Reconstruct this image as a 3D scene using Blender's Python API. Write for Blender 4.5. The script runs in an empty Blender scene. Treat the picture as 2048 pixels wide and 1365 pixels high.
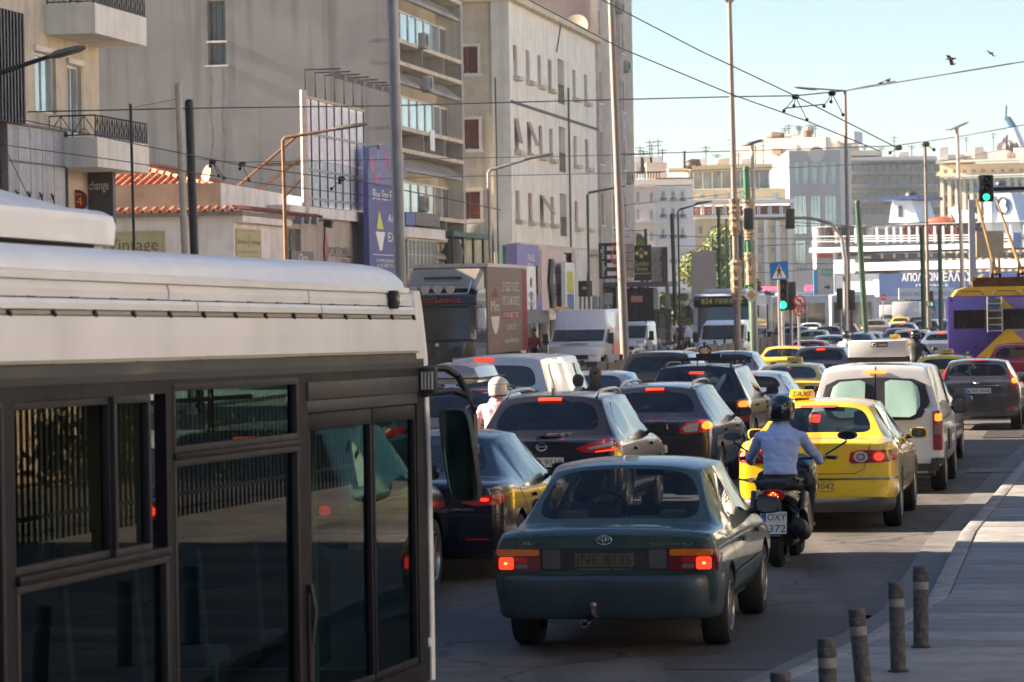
import bpy,bmesh,math,random
from mathutils import Vector,Matrix
from mathutils.bvhtree import BVHTree
R=math.radians
rnd=random.Random(7)
SC=bpy.context.scene
COL=SC.collection

# ---------------------------------------------------------------- camera, sky, sun, exposure
F=6600.0                       # focal length in photograph pixels (2048 wide)
HC=2.6                         # eye height
ROLL,PITCH=R(1.0),70.5/F
AL=R(10.27)                    # the avenue runs this far to the right of the view axis
_r0,_u0,FWD=Vector((1,0,0)),Vector((0,math.sin(PITCH),math.cos(PITCH))),Vector((0,math.cos(PITCH),-math.sin(PITCH)))
CR=_r0 *math.cos(ROLL) -_u0 *math.sin(ROLL)
CU=_r0 *math.sin(ROLL) +_u0 *math.cos(ROLL)
CAM=Vector((0,0,HC))
cd=bpy.data.cameras.new('camera');cam=bpy.data.objects.new('camera',cd);COL.objects.link(cam)
cam.matrix_world=Matrix(((CR.x,CU.x,-FWD.x,0),(CR.y,CU.y,-FWD.y,0),(CR.z,CU.z,-FWD.z,HC),(0,0,0,1)))
cd.sensor_width=36;cd.lens=36 *F/2048;cd.clip_end=6000;cd.clip_start=.5
cd.dof.use_dof=True;cd.dof.focus_distance=35;cd.dof.aperture_fstop=7.1
SC.camera=cam

SUN_EL=24
w=bpy.data.worlds.new('World');SC.world=w;w.use_nodes=True
nt=w.node_tree;nt.nodes.clear()
sky=nt.nodes.new('ShaderNodeTexSky');sky.sky_type='NISHITA';sky.sun_disc=False
sky.sun_elevation=R(SUN_EL);sky.sun_rotation=R(-81);sky.air_density=1.0;sky.dust_density=.25;sky.ozone_density=3.6
bg=nt.nodes.new('ShaderNodeBackground');bg.inputs[1].default_value=.05 *.8
wo=nt.nodes.new('ShaderNodeOutputWorld')
nt.links.new(sky.outputs[0],bg.inputs[0]);nt.links.new(bg.outputs[0],wo.inputs[0])
sd=bpy.data.lights.new('sun','SUN');sd.energy=5.0;sd.angle=R(.53);sd.color=(1,.82,.62)
sun=bpy.data.objects.new('sun',sd);COL.objects.link(sun)
_sv=Vector((-math.cos(R(SUN_EL)),.15,math.sin(R(SUN_EL))))       # towards the sun: from the left, a little ahead of the camera
sun.rotation_euler=_sv.to_track_quat('Z','Y').to_euler()
vs=SC.view_settings;vs.view_transform='Standard';vs.look='None';vs.gamma=1;vs.use_curve_mapping=False;vs.exposure=2.3
try:
    SC.cycles.max_bounces=6;SC.cycles.transparent_max_bounces=16;SC.cycles.glossy_bounces=3;SC.cycles.diffuse_bounces=3
    SC.cycles.caustics_reflective=False;SC.cycles.caustics_refractive=False
except Exception: pass

# ---------------------------------------------------------------- where things stand
SD=Vector((math.sin(AL),math.cos(AL),0));ST=Vector((math.cos(AL),-math.sin(AL),0))   # along / across the avenue
def T(s,t,z=0): return SD *s +ST *t +Vector((0,0,z))
def ray(px,py): return FWD +CR *((px -1024)/F) +CU *((682.5 -py)/F)
def plane(px,py,p0,n):
    d=ray(px,py);return CAM +d *((Vector(p0) -CAM).dot(n)/d.dot(n))
def at(px,py,Y):
    d=ray(px,py);return CAM +d *(Y/d.y)
def gnd(px,py,z=0): return plane(px,py,(0,0,z),Vector((0,0,1)))
def tos(p): return (p.dot(SD),p.dot(ST))
def fs(px,py,t):                # pixel on a wall that runs along the avenue -> (s, z)
    p=plane(px,py,ST *t,ST);return (p.dot(SD),p.z)
def fa(px,py,s):                # pixel on a wall across the avenue -> (t, z)
    p=plane(px,py,SD *s,SD);return (p.dot(ST),p.z)

# ---------------------------------------------------------------- materials
MATS={}
def _n(nt,t,**k):
    n=nt.nodes.new(t)
    for a,b in k.items(): setattr(n,a,b)
    return n
def M(name,col,rough=.6,metal=0.,coat=0.,var=.12,scale=2.5,bump=0.,bscale=30.,streak=0.,spec=.5,emit=0.,ecol=None,dirt=None,dirt_amt=.0,flake=0.):
    if name in MATS: return MATS[name]
    m=bpy.data.materials.new(name);m.use_nodes=True;nt=m.node_tree;b=nt.nodes['Principled BSDF'];L=nt.links
    b.inputs['Base Color'].default_value=(*col,1);b.inputs['Roughness'].default_value=rough;b.inputs['Metallic'].default_value=metal
    b.inputs['Coat Weight'].default_value=coat;b.inputs['Coat Roughness'].default_value=.04;b.inputs['Specular IOR Level'].default_value=spec
    tc=_n(nt,'ShaderNodeTexCoord')
    if var>0:
        nz=_n(nt,'ShaderNodeTexNoise');nz.inputs['Scale'].default_value=scale;nz.inputs['Detail'].default_value=6;nz.inputs['Roughness'].default_value=.62
        L.new(tc.outputs['Object'],nz.inputs['Vector'])
        cr=_n(nt,'ShaderNodeMapRange');cr.inputs[1].default_value=.3;cr.inputs[2].default_value=.7;cr.inputs[3].default_value=1 -var;cr.inputs[4].default_value=1 +var
        L.new(nz.outputs[0],cr.inputs[0])
        mx=_n(nt,'ShaderNodeMix',data_type='RGBA',blend_type='MULTIPLY');mx.inputs[0].default_value=1;mx.inputs[6].default_value=(*col,1)
        L.new(cr.outputs[0],mx.inputs[7]);out=mx.outputs[2]
        if streak>0:
            mp=_n(nt,'ShaderNodeMapping');mp.inputs['Scale'].default_value=(1.6,1.6,.09);L.new(tc.outputs['Object'],mp.inputs[0])
            n2=_n(nt,'ShaderNodeTexNoise');n2.inputs['Scale'].default_value=1.3;n2.inputs['Detail'].default_value=5;L.new(mp.outputs[0],n2.inputs['Vector'])
            c2=_n(nt,'ShaderNodeMapRange');c2.inputs[1].default_value=.5;c2.inputs[2].default_value=.72;c2.inputs[3].default_value=1;c2.inputs[4].default_value=1 -streak
            L.new(n2.outputs[0],c2.inputs[0])
            m2=_n(nt,'ShaderNodeMix',data_type='RGBA',blend_type='MULTIPLY');m2.inputs[0].default_value=1;L.new(out,m2.inputs[6]);L.new(c2.outputs[0],m2.inputs[7]);out=m2.outputs[2]
        if dirt:
            n3=_n(nt,'ShaderNodeTexNoise');n3.inputs['Scale'].default_value=scale *2.3;n3.inputs['Detail'].default_value=8;L.new(tc.outputs['Object'],n3.inputs['Vector'])
            c3=_n(nt,'ShaderNodeMapRange');c3.inputs[1].default_value=.45;c3.inputs[2].default_value=.7;c3.inputs[3].default_value=0;c3.inputs[4].default_value=dirt_amt;L.new(n3.outputs[0],c3.inputs[0])
            m3=_n(nt,'ShaderNodeMix',data_type='RGBA');L.new(c3.outputs[0],m3.inputs[0]);L.new(out,m3.inputs[6]);m3.inputs[7].default_value=(*dirt,1);out=m3.outputs[2]
        L.new(out,b.inputs['Base Color'])
        rr=_n(nt,'ShaderNodeMapRange');rr.inputs[1].default_value=.3;rr.inputs[2].default_value=.7;rr.inputs[3].default_value=max(.03,rough *.85);rr.inputs[4].default_value=min(1,rough *1.2)
        L.new(nz.outputs[0],rr.inputs[0]);L.new(rr.outputs[0],b.inputs['Roughness'])
    if bump>0:
        nb=_n(nt,'ShaderNodeTexNoise');nb.inputs['Scale'].default_value=bscale;nb.inputs['Detail'].default_value=5;L.new(tc.outputs['Object'],nb.inputs['Vector'])
        bp=_n(nt,'ShaderNodeBump');bp.inputs['Strength'].default_value=bump;bp.inputs['Distance'].default_value=.02;L.new(nb.outputs[0],bp.inputs['Height']);L.new(bp.outputs[0],b.inputs['Normal'])
    if emit>0:
        b.inputs['Emission Color'].default_value=(*(ecol or col),1);b.inputs['Emission Strength'].default_value=emit
    MATS[name]=m;return m
def glass(name,tint,refl=.045,rough=.01,gmax=1.):
    if name in MATS: return MATS[name]
    m=bpy.data.materials.new(name);m.use_nodes=True;nt=m.node_tree;L=nt.links
    for n in list(nt.nodes):
        if n.type=='BSDF_PRINCIPLED': nt.nodes.remove(n)
    o=nt.nodes['Material Output']
    tr=_n(nt,'ShaderNodeBsdfTransparent');tr.inputs[0].default_value=(*tint,1)
    gl=_n(nt,'ShaderNodeBsdfAnisotropic');gl.inputs['Roughness'].default_value=rough;gl.inputs[0].default_value=(1,1,1,1)
    fr=_n(nt,'ShaderNodeFresnel');fr.inputs[0].default_value=1.5
    # the back of a pane must not turn mirror: use |facing|
    lw=_n(nt,'ShaderNodeLayerWeight');lw.inputs[0].default_value=.5
    pw=_n(nt,'ShaderNodeMath',operation='POWER');pw.inputs[1].default_value=4.6;L.new(lw.outputs['Facing'],pw.inputs[0])
    mr=_n(nt,'ShaderNodeMapRange');mr.inputs[3].default_value=refl *.6;mr.inputs[4].default_value=gmax;L.new(pw.outputs[0],mr.inputs[0])
    mx=_n(nt,'ShaderNodeMixShader');L.new(mr.outputs[0],mx.inputs[0]);L.new(tr.outputs[0],mx.inputs[1]);L.new(gl.outputs[0],mx.inputs[2]);L.new(mx.outputs[0],o.inputs[0])
    nt.nodes.remove(fr)
    MATS[name]=m;return m
BLACK=M('black_rubber',(.018,.018,.02),.55,var=.2)
CHROME=M('chrome',(.62,.62,.62),.12,1,var=.05)
GREYMETAL=M('galvanised',(.22,.24,.27),.42,.6,var=.25,scale=4)
DARKGL=M('dark_window',(.012,.014,.018),.06,0,.6,var=0)

# ---------------------------------------------------------------- mesh builder
class MB:
    def __init__(s,mtx=None): s.v=[];s.f=[];s.m=[];s.mt=mtx;s.cm=0
    def add(s,vs,fs_,m=None):
        o=len(s.v)
        s.v += [tuple((s.mt @ Vector(p)) if s.mt else p) for p in vs]
        for f in fs_: s.f.append(tuple(i +o for i in f));s.m.append(s.cm if m is None else m)
        return s
    def box(s,x0,x1,y0,y1,z0,z1,m=None):
        if x0>x1: x0,x1=x1,x0
        if y0>y1: y0,y1=y1,y0
        if z0>z1: z0,z1=z1,z0
        return s.add([(x0,y0,z0),(x1,y0,z0),(x1,y1,z0),(x0,y1,z0),(x0,y0,z1),(x1,y0,z1),(x1,y1,z1),(x0,y1,z1)],
                     [(0,3,2,1),(4,5,6,7),(0,1,5,4),(1,2,6,5),(2,3,7,6),(3,0,4,7)],m)
    def quad(s,a,b,c,d,m=None): return s.add([a,b,c,d],[(0,1,2,3)],m)
    def loft(s,rings,cap=True,closed=True,m=None):
        n=len(rings[0]);vs=[p for r in rings for p in r];fs_=[]
        for i in range(len(rings) -1):
            for j in range(n if closed else n -1):
                a=i *n +j;b=i *n +(j +1) % n
                fs_.append((a,b,b +n,a +n))
        if cap and closed: fs_.append(tuple(range(n -1,-1,-1)));fs_.append(tuple(range((len(rings) -1) *n,len(rings) *n)))
        return s.add(vs,fs_,m)
    def tube(s,pts,r,n=8,m=None,cap=True):
        pts=[Vector(p) for p in pts];rs=r if isinstance(r,(list,tuple)) else [r] *len(pts);rings=[]
        for i,p in enumerate(pts):
            d=(pts[min(i +1,len(pts) -1)] -pts[max(i -1,0)]).normalized()
            u=d.cross(Vector((0,0,1)) if abs(d.z)<.9 else Vector((0,1,0))).normalized();v=d.cross(u)
            rings.append([p +(u *math.cos(k *2 *math.pi/n) +v *math.sin(k *2 *math.pi/n)) *rs[i] for k in range(n)])
        return s.loft(rings,cap,True,m)
    def lathe(s,c,axis,prof,n=20,m=None):       # prof: (radius, distance along axis)
        c=Vector(c);d=Vector(axis).normalized();u=d.cross(Vector((0,0,1)) if abs(d.z)<.9 else Vector((1,0,0))).normalized();v=d.cross(u)
        return s.loft([[c +d *h +(u *math.cos(k *2 *math.pi/n) +v *math.sin(k *2 *math.pi/n)) *max(r,1e-4) for k in range(n)] for r,h in prof],False,True,m)
    def prism(s,poly,f0,f1,m=None):             # poly 2d points; f0/f1 map them to the two 3d ends
        n=len(poly);a=[f0(*p) for p in poly];b=[f1(*p) for p in poly]
        return s.add(a +b,[tuple(range(n)),tuple(range(2 *n -1,n -1,-1))] +[(i,i +n,(i +1) % n +n,(i +1) % n) for i in range(n)],m)
    def ellipsoid(s,c,r,n=12,k=8,m=None):
        c=Vector(c);rings=[]
        for i in range(1,k):
            a=math.pi *i/k
            rings.append([(c.x +r[0] *math.sin(a) *math.cos(2 *math.pi *j/n),c.y +r[1] *math.sin(a) *math.sin(2 *math.pi *j/n),c.z -r[2] *math.cos(a)) for j in range(n)])
        return s.loft(rings,True,True,m)
    def build(s,name,mat,parent=None,smooth=False,bevel=0,ang=35,loc=None):
        me=bpy.data.meshes.new(name);me.from_pydata([tuple(p) for p in s.v],[],s.f)
        ms=mat if isinstance(mat,(list,tuple)) else [mat]
        for x in ms: me.materials.append(x)
        if len(ms)>1: me.polygons.foreach_set('material_index',s.m)
        bm=bmesh.new();bm.from_mesh(me);bmesh.ops.recalc_face_normals(bm,faces=bm.faces)
        if bevel:
            es=[e for e in bm.edges if len(e.link_faces)==2 and e.calc_face_angle(0)>R(30)]
            bmesh.ops.bevel(bm,geom=es,offset=bevel,segments=2,affect='EDGES',profile=.5,clamp_overlap=True)
        bm.to_mesh(me);bm.free()
        if smooth or bevel:
            me.polygons.foreach_set('use_smooth',[True] *len(me.polygons));me.set_sharp_from_angle(angle=R(ang))
        me.update()
        return link(name,me,parent,loc)
def link(name,me,parent=None,loc=None):
    o=bpy.data.objects.new(name,me);COL.objects.link(o)
    if parent: o.parent=parent
    if loc is not None: o.location=loc
    return o
def tag(o,label=None,cat=None,group=None,kind=None):
    for k,v in (('label',label),('category',cat),('group',group),('kind',kind)):
        if v: o[k]=v
    return o
def thing(name,label,cat,loc=(0,0,0),rz=0,group=None):
    o=bpy.data.objects.new(name,None);COL.objects.link(o);o.empty_display_size=.2;o.location=loc;o.rotation_euler=(0,0,rz)
    return tag(o,label,cat,group)
def rr_poly(x0,x1,z0,z1,r,n=4):
    P=[]
    for cx,cz,a0 in ((x1 -r,z1 -r,0),(x0 +r,z1 -r,90),(x0 +r,z0 +r,180),(x1 -r,z0 +r,270)):
        for i in range(n +1):
            a=R(a0 +90 *i/n);P.append((cx +r *math.cos(a),cz +r *math.sin(a)))
    return P
def ell(cx,cz,rx,rz,n=24): return [(cx +rx *math.cos(2 *math.pi *i/n),cz +rz *math.sin(2 *math.pi *i/n)) for i in range(n)]

# ---------------------------------------------------------------- writing
_tc={}
def text_mesh(s,italic=0.):
    if (s,italic) in _tc: return _tc[(s,italic)]
    cu=bpy.data.curves.new('t','FONT');cu.body=s;cu.size=1;cu.resolution_u=2;cu.shear=italic
    o=bpy.data.objects.new('t',cu);COL.objects.link(o);bpy.context.view_layer.update()
    me=bpy.data.meshes.new_from_object(o.evaluated_get(bpy.context.evaluated_depsgraph_get()))
    V=[v.co.copy() for v in me.vertices];Fc=[tuple(p.vertices) for p in me.polygons]
    bpy.data.objects.remove(o);bpy.data.curves.remove(cu);bpy.data.meshes.remove(me)
    _tc[(s,italic)]=(V,Fc);return V,Fc
def text(s,Fr,u0,u1,z0,z1,mat,parent,off=.012,depth=.01,name='lettering',italic=0.):
    """lettering stretched to the box u0..u1, z0..z1 of the frame Fr(u, z, out)"""
    V,Fc=text_mesh(s,italic)
    if not V: return None
    x0=min(v.x for v in V);x1=max(v.x for v in V);y0=min(v.y for v in V);y1=max(v.y for v in V)
    g=lambda v,o: Fr(u0 +(v.x -x0)/(x1 -x0) *(u1 -u0),z0 +(v.y -y0)/max(1e-6,y1 -y0) *(z1 -z0),o)
    mb=MB();mb.add([g(v,off) for v in V],Fc)
    return mb.build(name,mat,parent)
def Frear(y=0.,cx=0.): return lambda u,z,o=0: Vector((cx +u,y -o,z))          # faces the viewer behind (-Y)
def Fright(x=0.): return lambda u,z,o=0: Vector((x +o,u,z))                     # faces +X

def plate_box(mb,Fr,poly,o0,o1,m=None):
    return mb.prism(poly,lambda u,z: Fr(u,z,o0),lambda u,z: Fr(u,z,o1),m)
def panel(name,Fr,u0,u1,z0,z1,th,mat,parent,off=0.):
    mb=MB();plate_box(mb,Fr,[(u0,z0),(u1,z0),(u1,z1),(u0,z1)],off,off +th);return mb.build(name,mat,parent)
# ---------------------------------------------------------------- ground, avenue, pavement
def asphalt():
    m=M('asphalt',(.096,.086,.082),.8,var=.22,scale=1.1,bump=.55,bscale=55,dirt=(.13,.12,.11),dirt_amt=.55)
    nt=m.node_tree;L=nt.links;b=nt.nodes['Principled BSDF'];src=b.inputs['Base Color'].links[0].from_socket
    tc=_n(nt,'ShaderNodeTexCoord');mp=_n(nt,'ShaderNodeMapping');mp.inputs['Rotation'].default_value=(0,0,AL);mp.inputs['Scale'].default_value=(1.5,.045,1);L.new(tc.outputs['Object'],mp.inputs[0])
    nz=_n(nt,'ShaderNodeTexNoise');nz.inputs['Scale'].default_value=1.2;nz.inputs['Detail'].default_value=6;L.new(mp.outputs[0],nz.inputs['Vector'])
    r1=_n(nt,'ShaderNodeMapRange');r1.inputs[1].default_value=.35;r1.inputs[2].default_value=.68;r1.inputs[3].default_value=1.12;r1.inputs[4].default_value=.62;L.new(nz.outputs[0],r1.inputs[0])
    m1=_n(nt,'ShaderNodeMix',data_type='RGBA',blend_type='MULTIPLY');m1.inputs[0].default_value=1;L.new(src,m1.inputs[6]);L.new(r1.outputs[0],m1.inputs[7])
    n2=_n(nt,'ShaderNodeTexNoise');n2.inputs['Scale'].default_value=1.5;n2.inputs['Detail'].default_value=4;L.new(tc.outputs['Object'],n2.inputs['Vector'])
    ad=_n(nt,'ShaderNodeMix',data_type='RGBA');ad.inputs[0].default_value=.35;L.new(tc.outputs['Object'],ad.inputs[6]);L.new(n2.outputs[1],ad.inputs[7])
    sp=_n(nt,'ShaderNodeTexNoise');sp.inputs['Scale'].default_value=75;sp.inputs['Detail'].default_value=3;L.new(tc.outputs['Object'],sp.inputs['Vector']);rs_=_n(nt,'ShaderNodeMapRange');rs_.inputs[1].default_value=.35;rs_.inputs[2].default_value=.65;rs_.inputs[3].default_value=.72;rs_.inputs[4].default_value=1.3;L.new(sp.outputs[0],rs_.inputs[0])
    m0=_n(nt,'ShaderNodeMix',data_type='RGBA',blend_type='MULTIPLY');m0.inputs[0].default_value=1;L.new(m1.outputs[2],m0.inputs[6]);L.new(rs_.outputs[0],m0.inputs[7]);m1=m0
    vo=_n(nt,'ShaderNodeTexVoronoi',feature='DISTANCE_TO_EDGE');vo.inputs['Scale'].default_value=.75;L.new(ad.outputs[2],vo.inputs['Vector'])
    r2=_n(nt,'ShaderNodeMapRange');r2.inputs[1].default_value=.004;r2.inputs[2].default_value=.016;r2.inputs[3].default_value=.45;r2.inputs[4].default_value=1;L.new(vo.outputs[0],r2.inputs[0])
    m2=_n(nt,'ShaderNodeMix',data_type='RGBA',blend_type='MULTIPLY');m2.inputs[0].default_value=1;L.new(m1.outputs[2],m2.inputs[6]);L.new(r2.outputs[0],m2.inputs[7])
    n3=_n(nt,'ShaderNodeTexNoise');n3.inputs['Scale'].default_value=.9;n3.inputs['Detail'].default_value=2;L.new(tc.outputs['Object'],n3.inputs['Vector'])
    r3=_n(nt,'ShaderNodeMapRange');r3.inputs[1].default_value=.62;r3.inputs[2].default_value=.72;r3.inputs[3].default_value=1;r3.inputs[4].default_value=.55;L.new(n3.outputs[0],r3.inputs[0])
    m3=_n(nt,'ShaderNodeMix',data_type='RGBA',blend_type='MULTIPLY');m3.inputs[0].default_value=1;L.new(m2.outputs[2],m3.inputs[6]);L.new(r3.outputs[0],m3.inputs[7]);L.new(m3.outputs[2],b.inputs['Base Color'])
    return m
ASPH=asphalt()
def sheet(name,pts,z,mat,th=0):
    mb=MB()
    if th: mb.prism(pts,lambda x,y: (x,y,z -th),lambda x,y: (x,y,z))
    else: mb.add([(x,y,z) for x,y in pts],[tuple(range(len(pts)))])
    return tag(mb.build(name,mat),kind='structure')
sheet('ground',[(-2500,-400),(2500,-400),(2500,4000),(-2500,4000)],-.03,M('earth',(.07,.068,.066),.9,scale=.05))
def XY(s,t): p=T(s,t);return (p.x,p.y)
sheet('road',[XY(-300,-24.2),XY(-300,9),XY(330,9),XY(330,-60),XY(190,-60),XY(190,-24.2)],0,ASPH)
# kerb line of the near pavement, seen at these pixels
KPX=[(1520,1400),(1600,1365),(1735,1300),(1858,1222),(1922,1086),(1985,1010),(2048,934)]
K=[tos(gnd(*p)) for p in KPX]
K=[(-60,K[0][1] -.3),(K[0][0] -6,K[0][1] -.1)] +K +[(K[-1][0] +12,-1.05),(100,-.9),(330,-.9)]
CONC=M('pavement_concrete',(.22,.215,.21),.8,var=.2,scale=1.1,bump=.3,bscale=50,dirt=(.13,.12,.115),dirt_amt=.75)
pv=sheet('pavement',[XY(s,t +.16) for s,t in K] +[XY(330,12),XY(-60,12)],.105,CONC,.2)
mbk=MB();KERB=M('kerb_stone',(.26,.25,.245),.75,var=.25,scale=3,bump=.3,dirt=(.10,.10,.10),dirt_amt=.6)
mbg=MB()
for i in range(len(K) -1):
    (s0,t0),(s1,t1)=K[i],K[i +1]
    L_=math.hypot(s1 -s0,t1 -t0);n=max(1,int(L_/1.0)) if s0<70 else 8
    for j in range(n):
        a,b=j/n,(j +1)/n -.008/max(L_,.1)
        p=lambda f,o: T(s0 +(s1 -s0) *f,t0 +(t1 -t0) *f +o)
        q=[p(a,0),p(b,0),p(b,.155),p(a,.155)]
        k_=MB();k_.prism([0,1,2,3] and [(0,0),(1,0),(2,0),(3,0)],lambda i_,_: (q[i_].x,q[i_].y,-.02),lambda i_,_: (q[i_].x,q[i_].y,.118))
        if 0<s0 +(s1 -s0) *a<75: k_.build('kerb_stone',KERB,pv,bevel=.008)
# slabs of the near pavement: long narrow strips laid across it
SL=[M('slab_%s' % c,v,.75,var=.15,scale=2.2,bump=.35,bscale=45,dirt=(.13,.125,.12),dirt_amt=.5,streak=0) for c,v in (('a',(.24,.235,.235)),('b',(.20,.195,.195)),('c',(.28,.27,.265)))]
def kt(s):
    for (s0,t0),(s1,t1) in zip(K,K[1:]):
        if s0 <= s <= s1: return t0 +(t1 -t0) *(s -s0)/(s1 -s0)
    return -1
s_=19.5;row=0
while s_<62:
    dl=(.50,.62,.50,.46)[row % 4]
    for (ta,tb) in ((kt(s_) +.17,.22 +.1 *math.sin(s_ *.35)),(.25 +.1 *math.sin(s_ *.35),1.9),(1.93,3.4)):
        if tb -ta<.15: continue
        if ta>1.5 and s_>30: continue
        g=.007;zz=.110 +rnd.uniform(0,.006)
        mb=MB();c=[T(s_ +g,ta),T(s_ +g,tb -g),T(s_ +dl -g,tb -g),T(s_ +dl -g,ta)]
        mb.prism([(0,0),(1,0),(2,0),(3,0)],lambda i_,_: (c[i_].x,c[i_].y,.08),lambda i_,_: (c[i_].x,c[i_].y,zz))
        mb.build('paving_slab',SL[rnd.randrange(3)],pv,bevel=.004)
    s_ += dl;row += 1
# concrete gutter strip and drains
GUT=M('gutter',(.14,.135,.13),.8,var=.3,scale=2,bump=.4)
mb=MB()
for i in range(2,len(K) -3):
    a,b=T(K[i][0],K[i][1] -.38),T(K[i +1][0],K[i +1][1] -.38);c,d=T(K[i +1][0],K[i +1][1] -.005),T(K[i][0],K[i][1] -.005)
    mb.quad((a.x,a.y,.009),(b.x,b.y,.009),(c.x,c.y,.009),(d.x,d.y,.009))
tag(mb.build('gutter',GUT),kind='structure')
def drain(px,py,wd,ln,lab):
    p=gnd(px,py);t=thing('drain_grate',lab,'drain',(p.x,p.y,.004),-AL,'drain grates in the road')
    mb=MB();mb.box(-wd/2,wd/2,-ln/2,ln/2,0,.006);mb.build('drain_frame',M('drain_iron',(.05,.05,.05),.6,.5),t)
    n=int(ln/.09);me=None
    for i in range(n):
        y=-ln/2 +(i +.5) *ln/n
        if me is None:
            b_=MB();b_.box(-wd/2 +.03,wd/2 -.03,-.02,.02,.006,.016);o=b_.build('grate_bar',M('drain_bar',(.22,.20,.18),.5,.6),t,loc=(0,y,0));me=o.data
        else: link('grate_bar',me,t,(0,y,0))
drain(2010,870,.75,3.2,'long sunlit iron drain grate in the road beside the grey hatchback')
drain(1988,943,.8,1.1,'small shaded iron drain grate at the kerb beyond the white van')
# shallow repair patches in the asphalt and a painted lane line
for (px,py,wd,ln) in ((1900,915,1.6,6),(1700,1240,1.1,5),(1330,1340,1.5,4)):
    p=gnd(px,py);s0,t0=tos(p)
    sheet('road_patch',[XY(s0,t0),XY(s0,t0 +wd),XY(s0 +ln,t0 +wd +.1),XY(s0 +ln,t0 +.05)],.004,M('patch',(.065,.06,.058),.75,var=.25,bump=.5,bscale=70))
mb=MB();WL=M('road_paint',(.5,.5,.48),.7,var=.35,scale=6,dirt=(.07,.07,.07),dirt_amt=.9)
for s0 in range(103,240,9):
    for t in (-5.2,-8.4):
        a,b,c,d=T(s0,t),T(s0 +3,t),T(s0 +3,t +.12),T(s0,t +.12)
        mb.quad((a.x,a.y,.005),(b.x,b.y,.005),(c.x,c.y,.005),(d.x,d.y,.005))
tag(mb.build('lane_markings',WL),kind='structure')
sheet('far_pavement',[XY(-300,-50),XY(-300,-24.2),XY(188,-24.2),XY(188,-50)],.10,CONC,.12)
sheet('quay',[XY(335,-160),XY(335,30),XY(420,40),XY(420,-160)],.05,M('quay_concrete',(.3,.28,.25),.8),.3)
sheet('water',[XY(421,-400),XY(421,400),XY(900,400),XY(900,-400)],-.01,M('sea',(.02,.06,.08),.1))

# ---------------------------------------------------------------- facades
class Bld:
    """a building in avenue coordinates; F(u=s) faces the avenue, A(u=t) faces the viewer"""
    def __init__(b,name,label,cat,s0,t0):
        b.s0,b.t0=s0,t0;b.o=thing(name,label,cat,T(s0,t0),-AL)
    def F(b,t): return lambda u,z,o=0: Vector((t -b.t0 +o,u -b.s0,z))
    def A(b,s): return lambda u,z,o=0: Vector((u -b.t0,s -b.s0 -o,z))
def wall(Fr,u0,u1,z0,z1,holes,depth,mat,parent,name='wall',mb=None,bld=True):
    mb=mb or MB()
    us=sorted({u0,u1,*[h[0] for h in holes if u0<h[0]<u1],*[h[1] for h in holes if u0<h[1]<u1]})
    zs=sorted({z0,z1,*[h[2] for h in holes if z0<h[2]<z1],*[h[3] for h in holes if z0<h[3]<z1]})
    for a,b in zip(us,us[1:]):
        run=None
        for c,d in zip(zs,zs[1:]):
            mu,mz=(a +b)/2,(c +d)/2
            if any(h[0]<mu<h[1] and h[2]<mz<h[3] for h in holes):
                if run: mb.quad(Fr(a,run[0],0),Fr(b,run[0],0),Fr(b,run[1],0),Fr(a,run[1],0));run=None
            else: run=(run[0],d) if run else (c,d)
        if run: mb.quad(Fr(a,run[0],0),Fr(b,run[0],0),Fr(b,run[1],0),Fr(a,run[1],0))
    for a,b,c,d in holes:
        P=[(a,c),(b,c),(b,d),(a,d)]
        for i in range(4):
            p,q=P[i],P[(i +1) % 4];mb.quad(Fr(*p,0),Fr(*q,0),Fr(*q,-depth),Fr(*p,-depth))
    return mb.build(name,mat,parent) if bld else mb
_wc={}
def window(Fr,a,b,c,d,depth,fm,gm,parent,nx=2,nz=1,fw=.05,name='window',sill=None):
    """frame with mullions (part) and pane (sub-part), set back in its opening; alike ones share mesh data"""
    o0=Fr(a,c,-depth);e=Fr(a +1,c,-depth) -o0
    ori='F' if abs(e.y)>.5 else 'A'
    key=(ori,round(b -a,2),round(d -c,2),nx,nz,fm.name,gm.name,round(fw,3),sill.name if sill else '')
    if key not in _wc:
        G=(lambda u,z,o=0: Vector((o,u,z))) if ori=='F' else (lambda u,z,o=0: Vector((u,-o,z)))
        w_,h_=b -a,d -c;mb=MB()
        def bar(u0,u1,z0,z1,dd=.05): plate_box(mb,G,[(u0,z0),(u1,z0),(u1,z1),(u0,z1)],0,dd)
        bar(0,fw,0,h_);bar(w_ -fw,w_,0,h_);bar(fw,w_ -fw,0,fw);bar(fw,w_ -fw,h_ -fw,h_)
        for i in range(1,nx): bar(w_ *i/nx -fw *.4,w_ *i/nx +fw *.4,fw,h_ -fw,.045)
        for i in range(1,nz): bar(fw,w_ -fw,h_ *i/nz -fw *.4,h_ *i/nz +fw *.4,.04)
        if sill: bar(-.08,w_ +.08,-.08,-.002,depth +.12)
        f=mb.build('window',fm,parent);p=MB();p.quad(G(0,0,.012),G(w_,0,.012),G(w_,h_,.012),G(0,h_,.012));q=p.build('pane',gm,f)
        _wc[key]=(f.data,q.data)
    else:
        f=link('window',_wc[key][0],parent);link('pane',_wc[key][1],f)
    f.location=o0;f.name=name
    return f
SKYGL=M('window_sky_glass',(.50,.60,.64),.08,.75,var=.25,scale=.9)
DKGL=M('window_dark_glass',(.03,.035,.04),.08,.0,.5,var=.3)
ALU=M('aluminium_frame',(.55,.53,.50),.5,.3)
WHF=M('white_frame',(.72,.72,.70),.5)
CREAM=M('cream_plaster',(.62,.53,.40),.85,var=.10,scale=.8,streak=.35,bump=.25,bscale=12,dirt=(.40,.33,.25),dirt_amt=.5)
CREAM2=M('pale_plaster',(.80,.75,.66),.85,var=.08,scale=.6,streak=.22,bump=.2,bscale=12,dirt=(.55,.48,.39),dirt_amt=.35)
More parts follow.
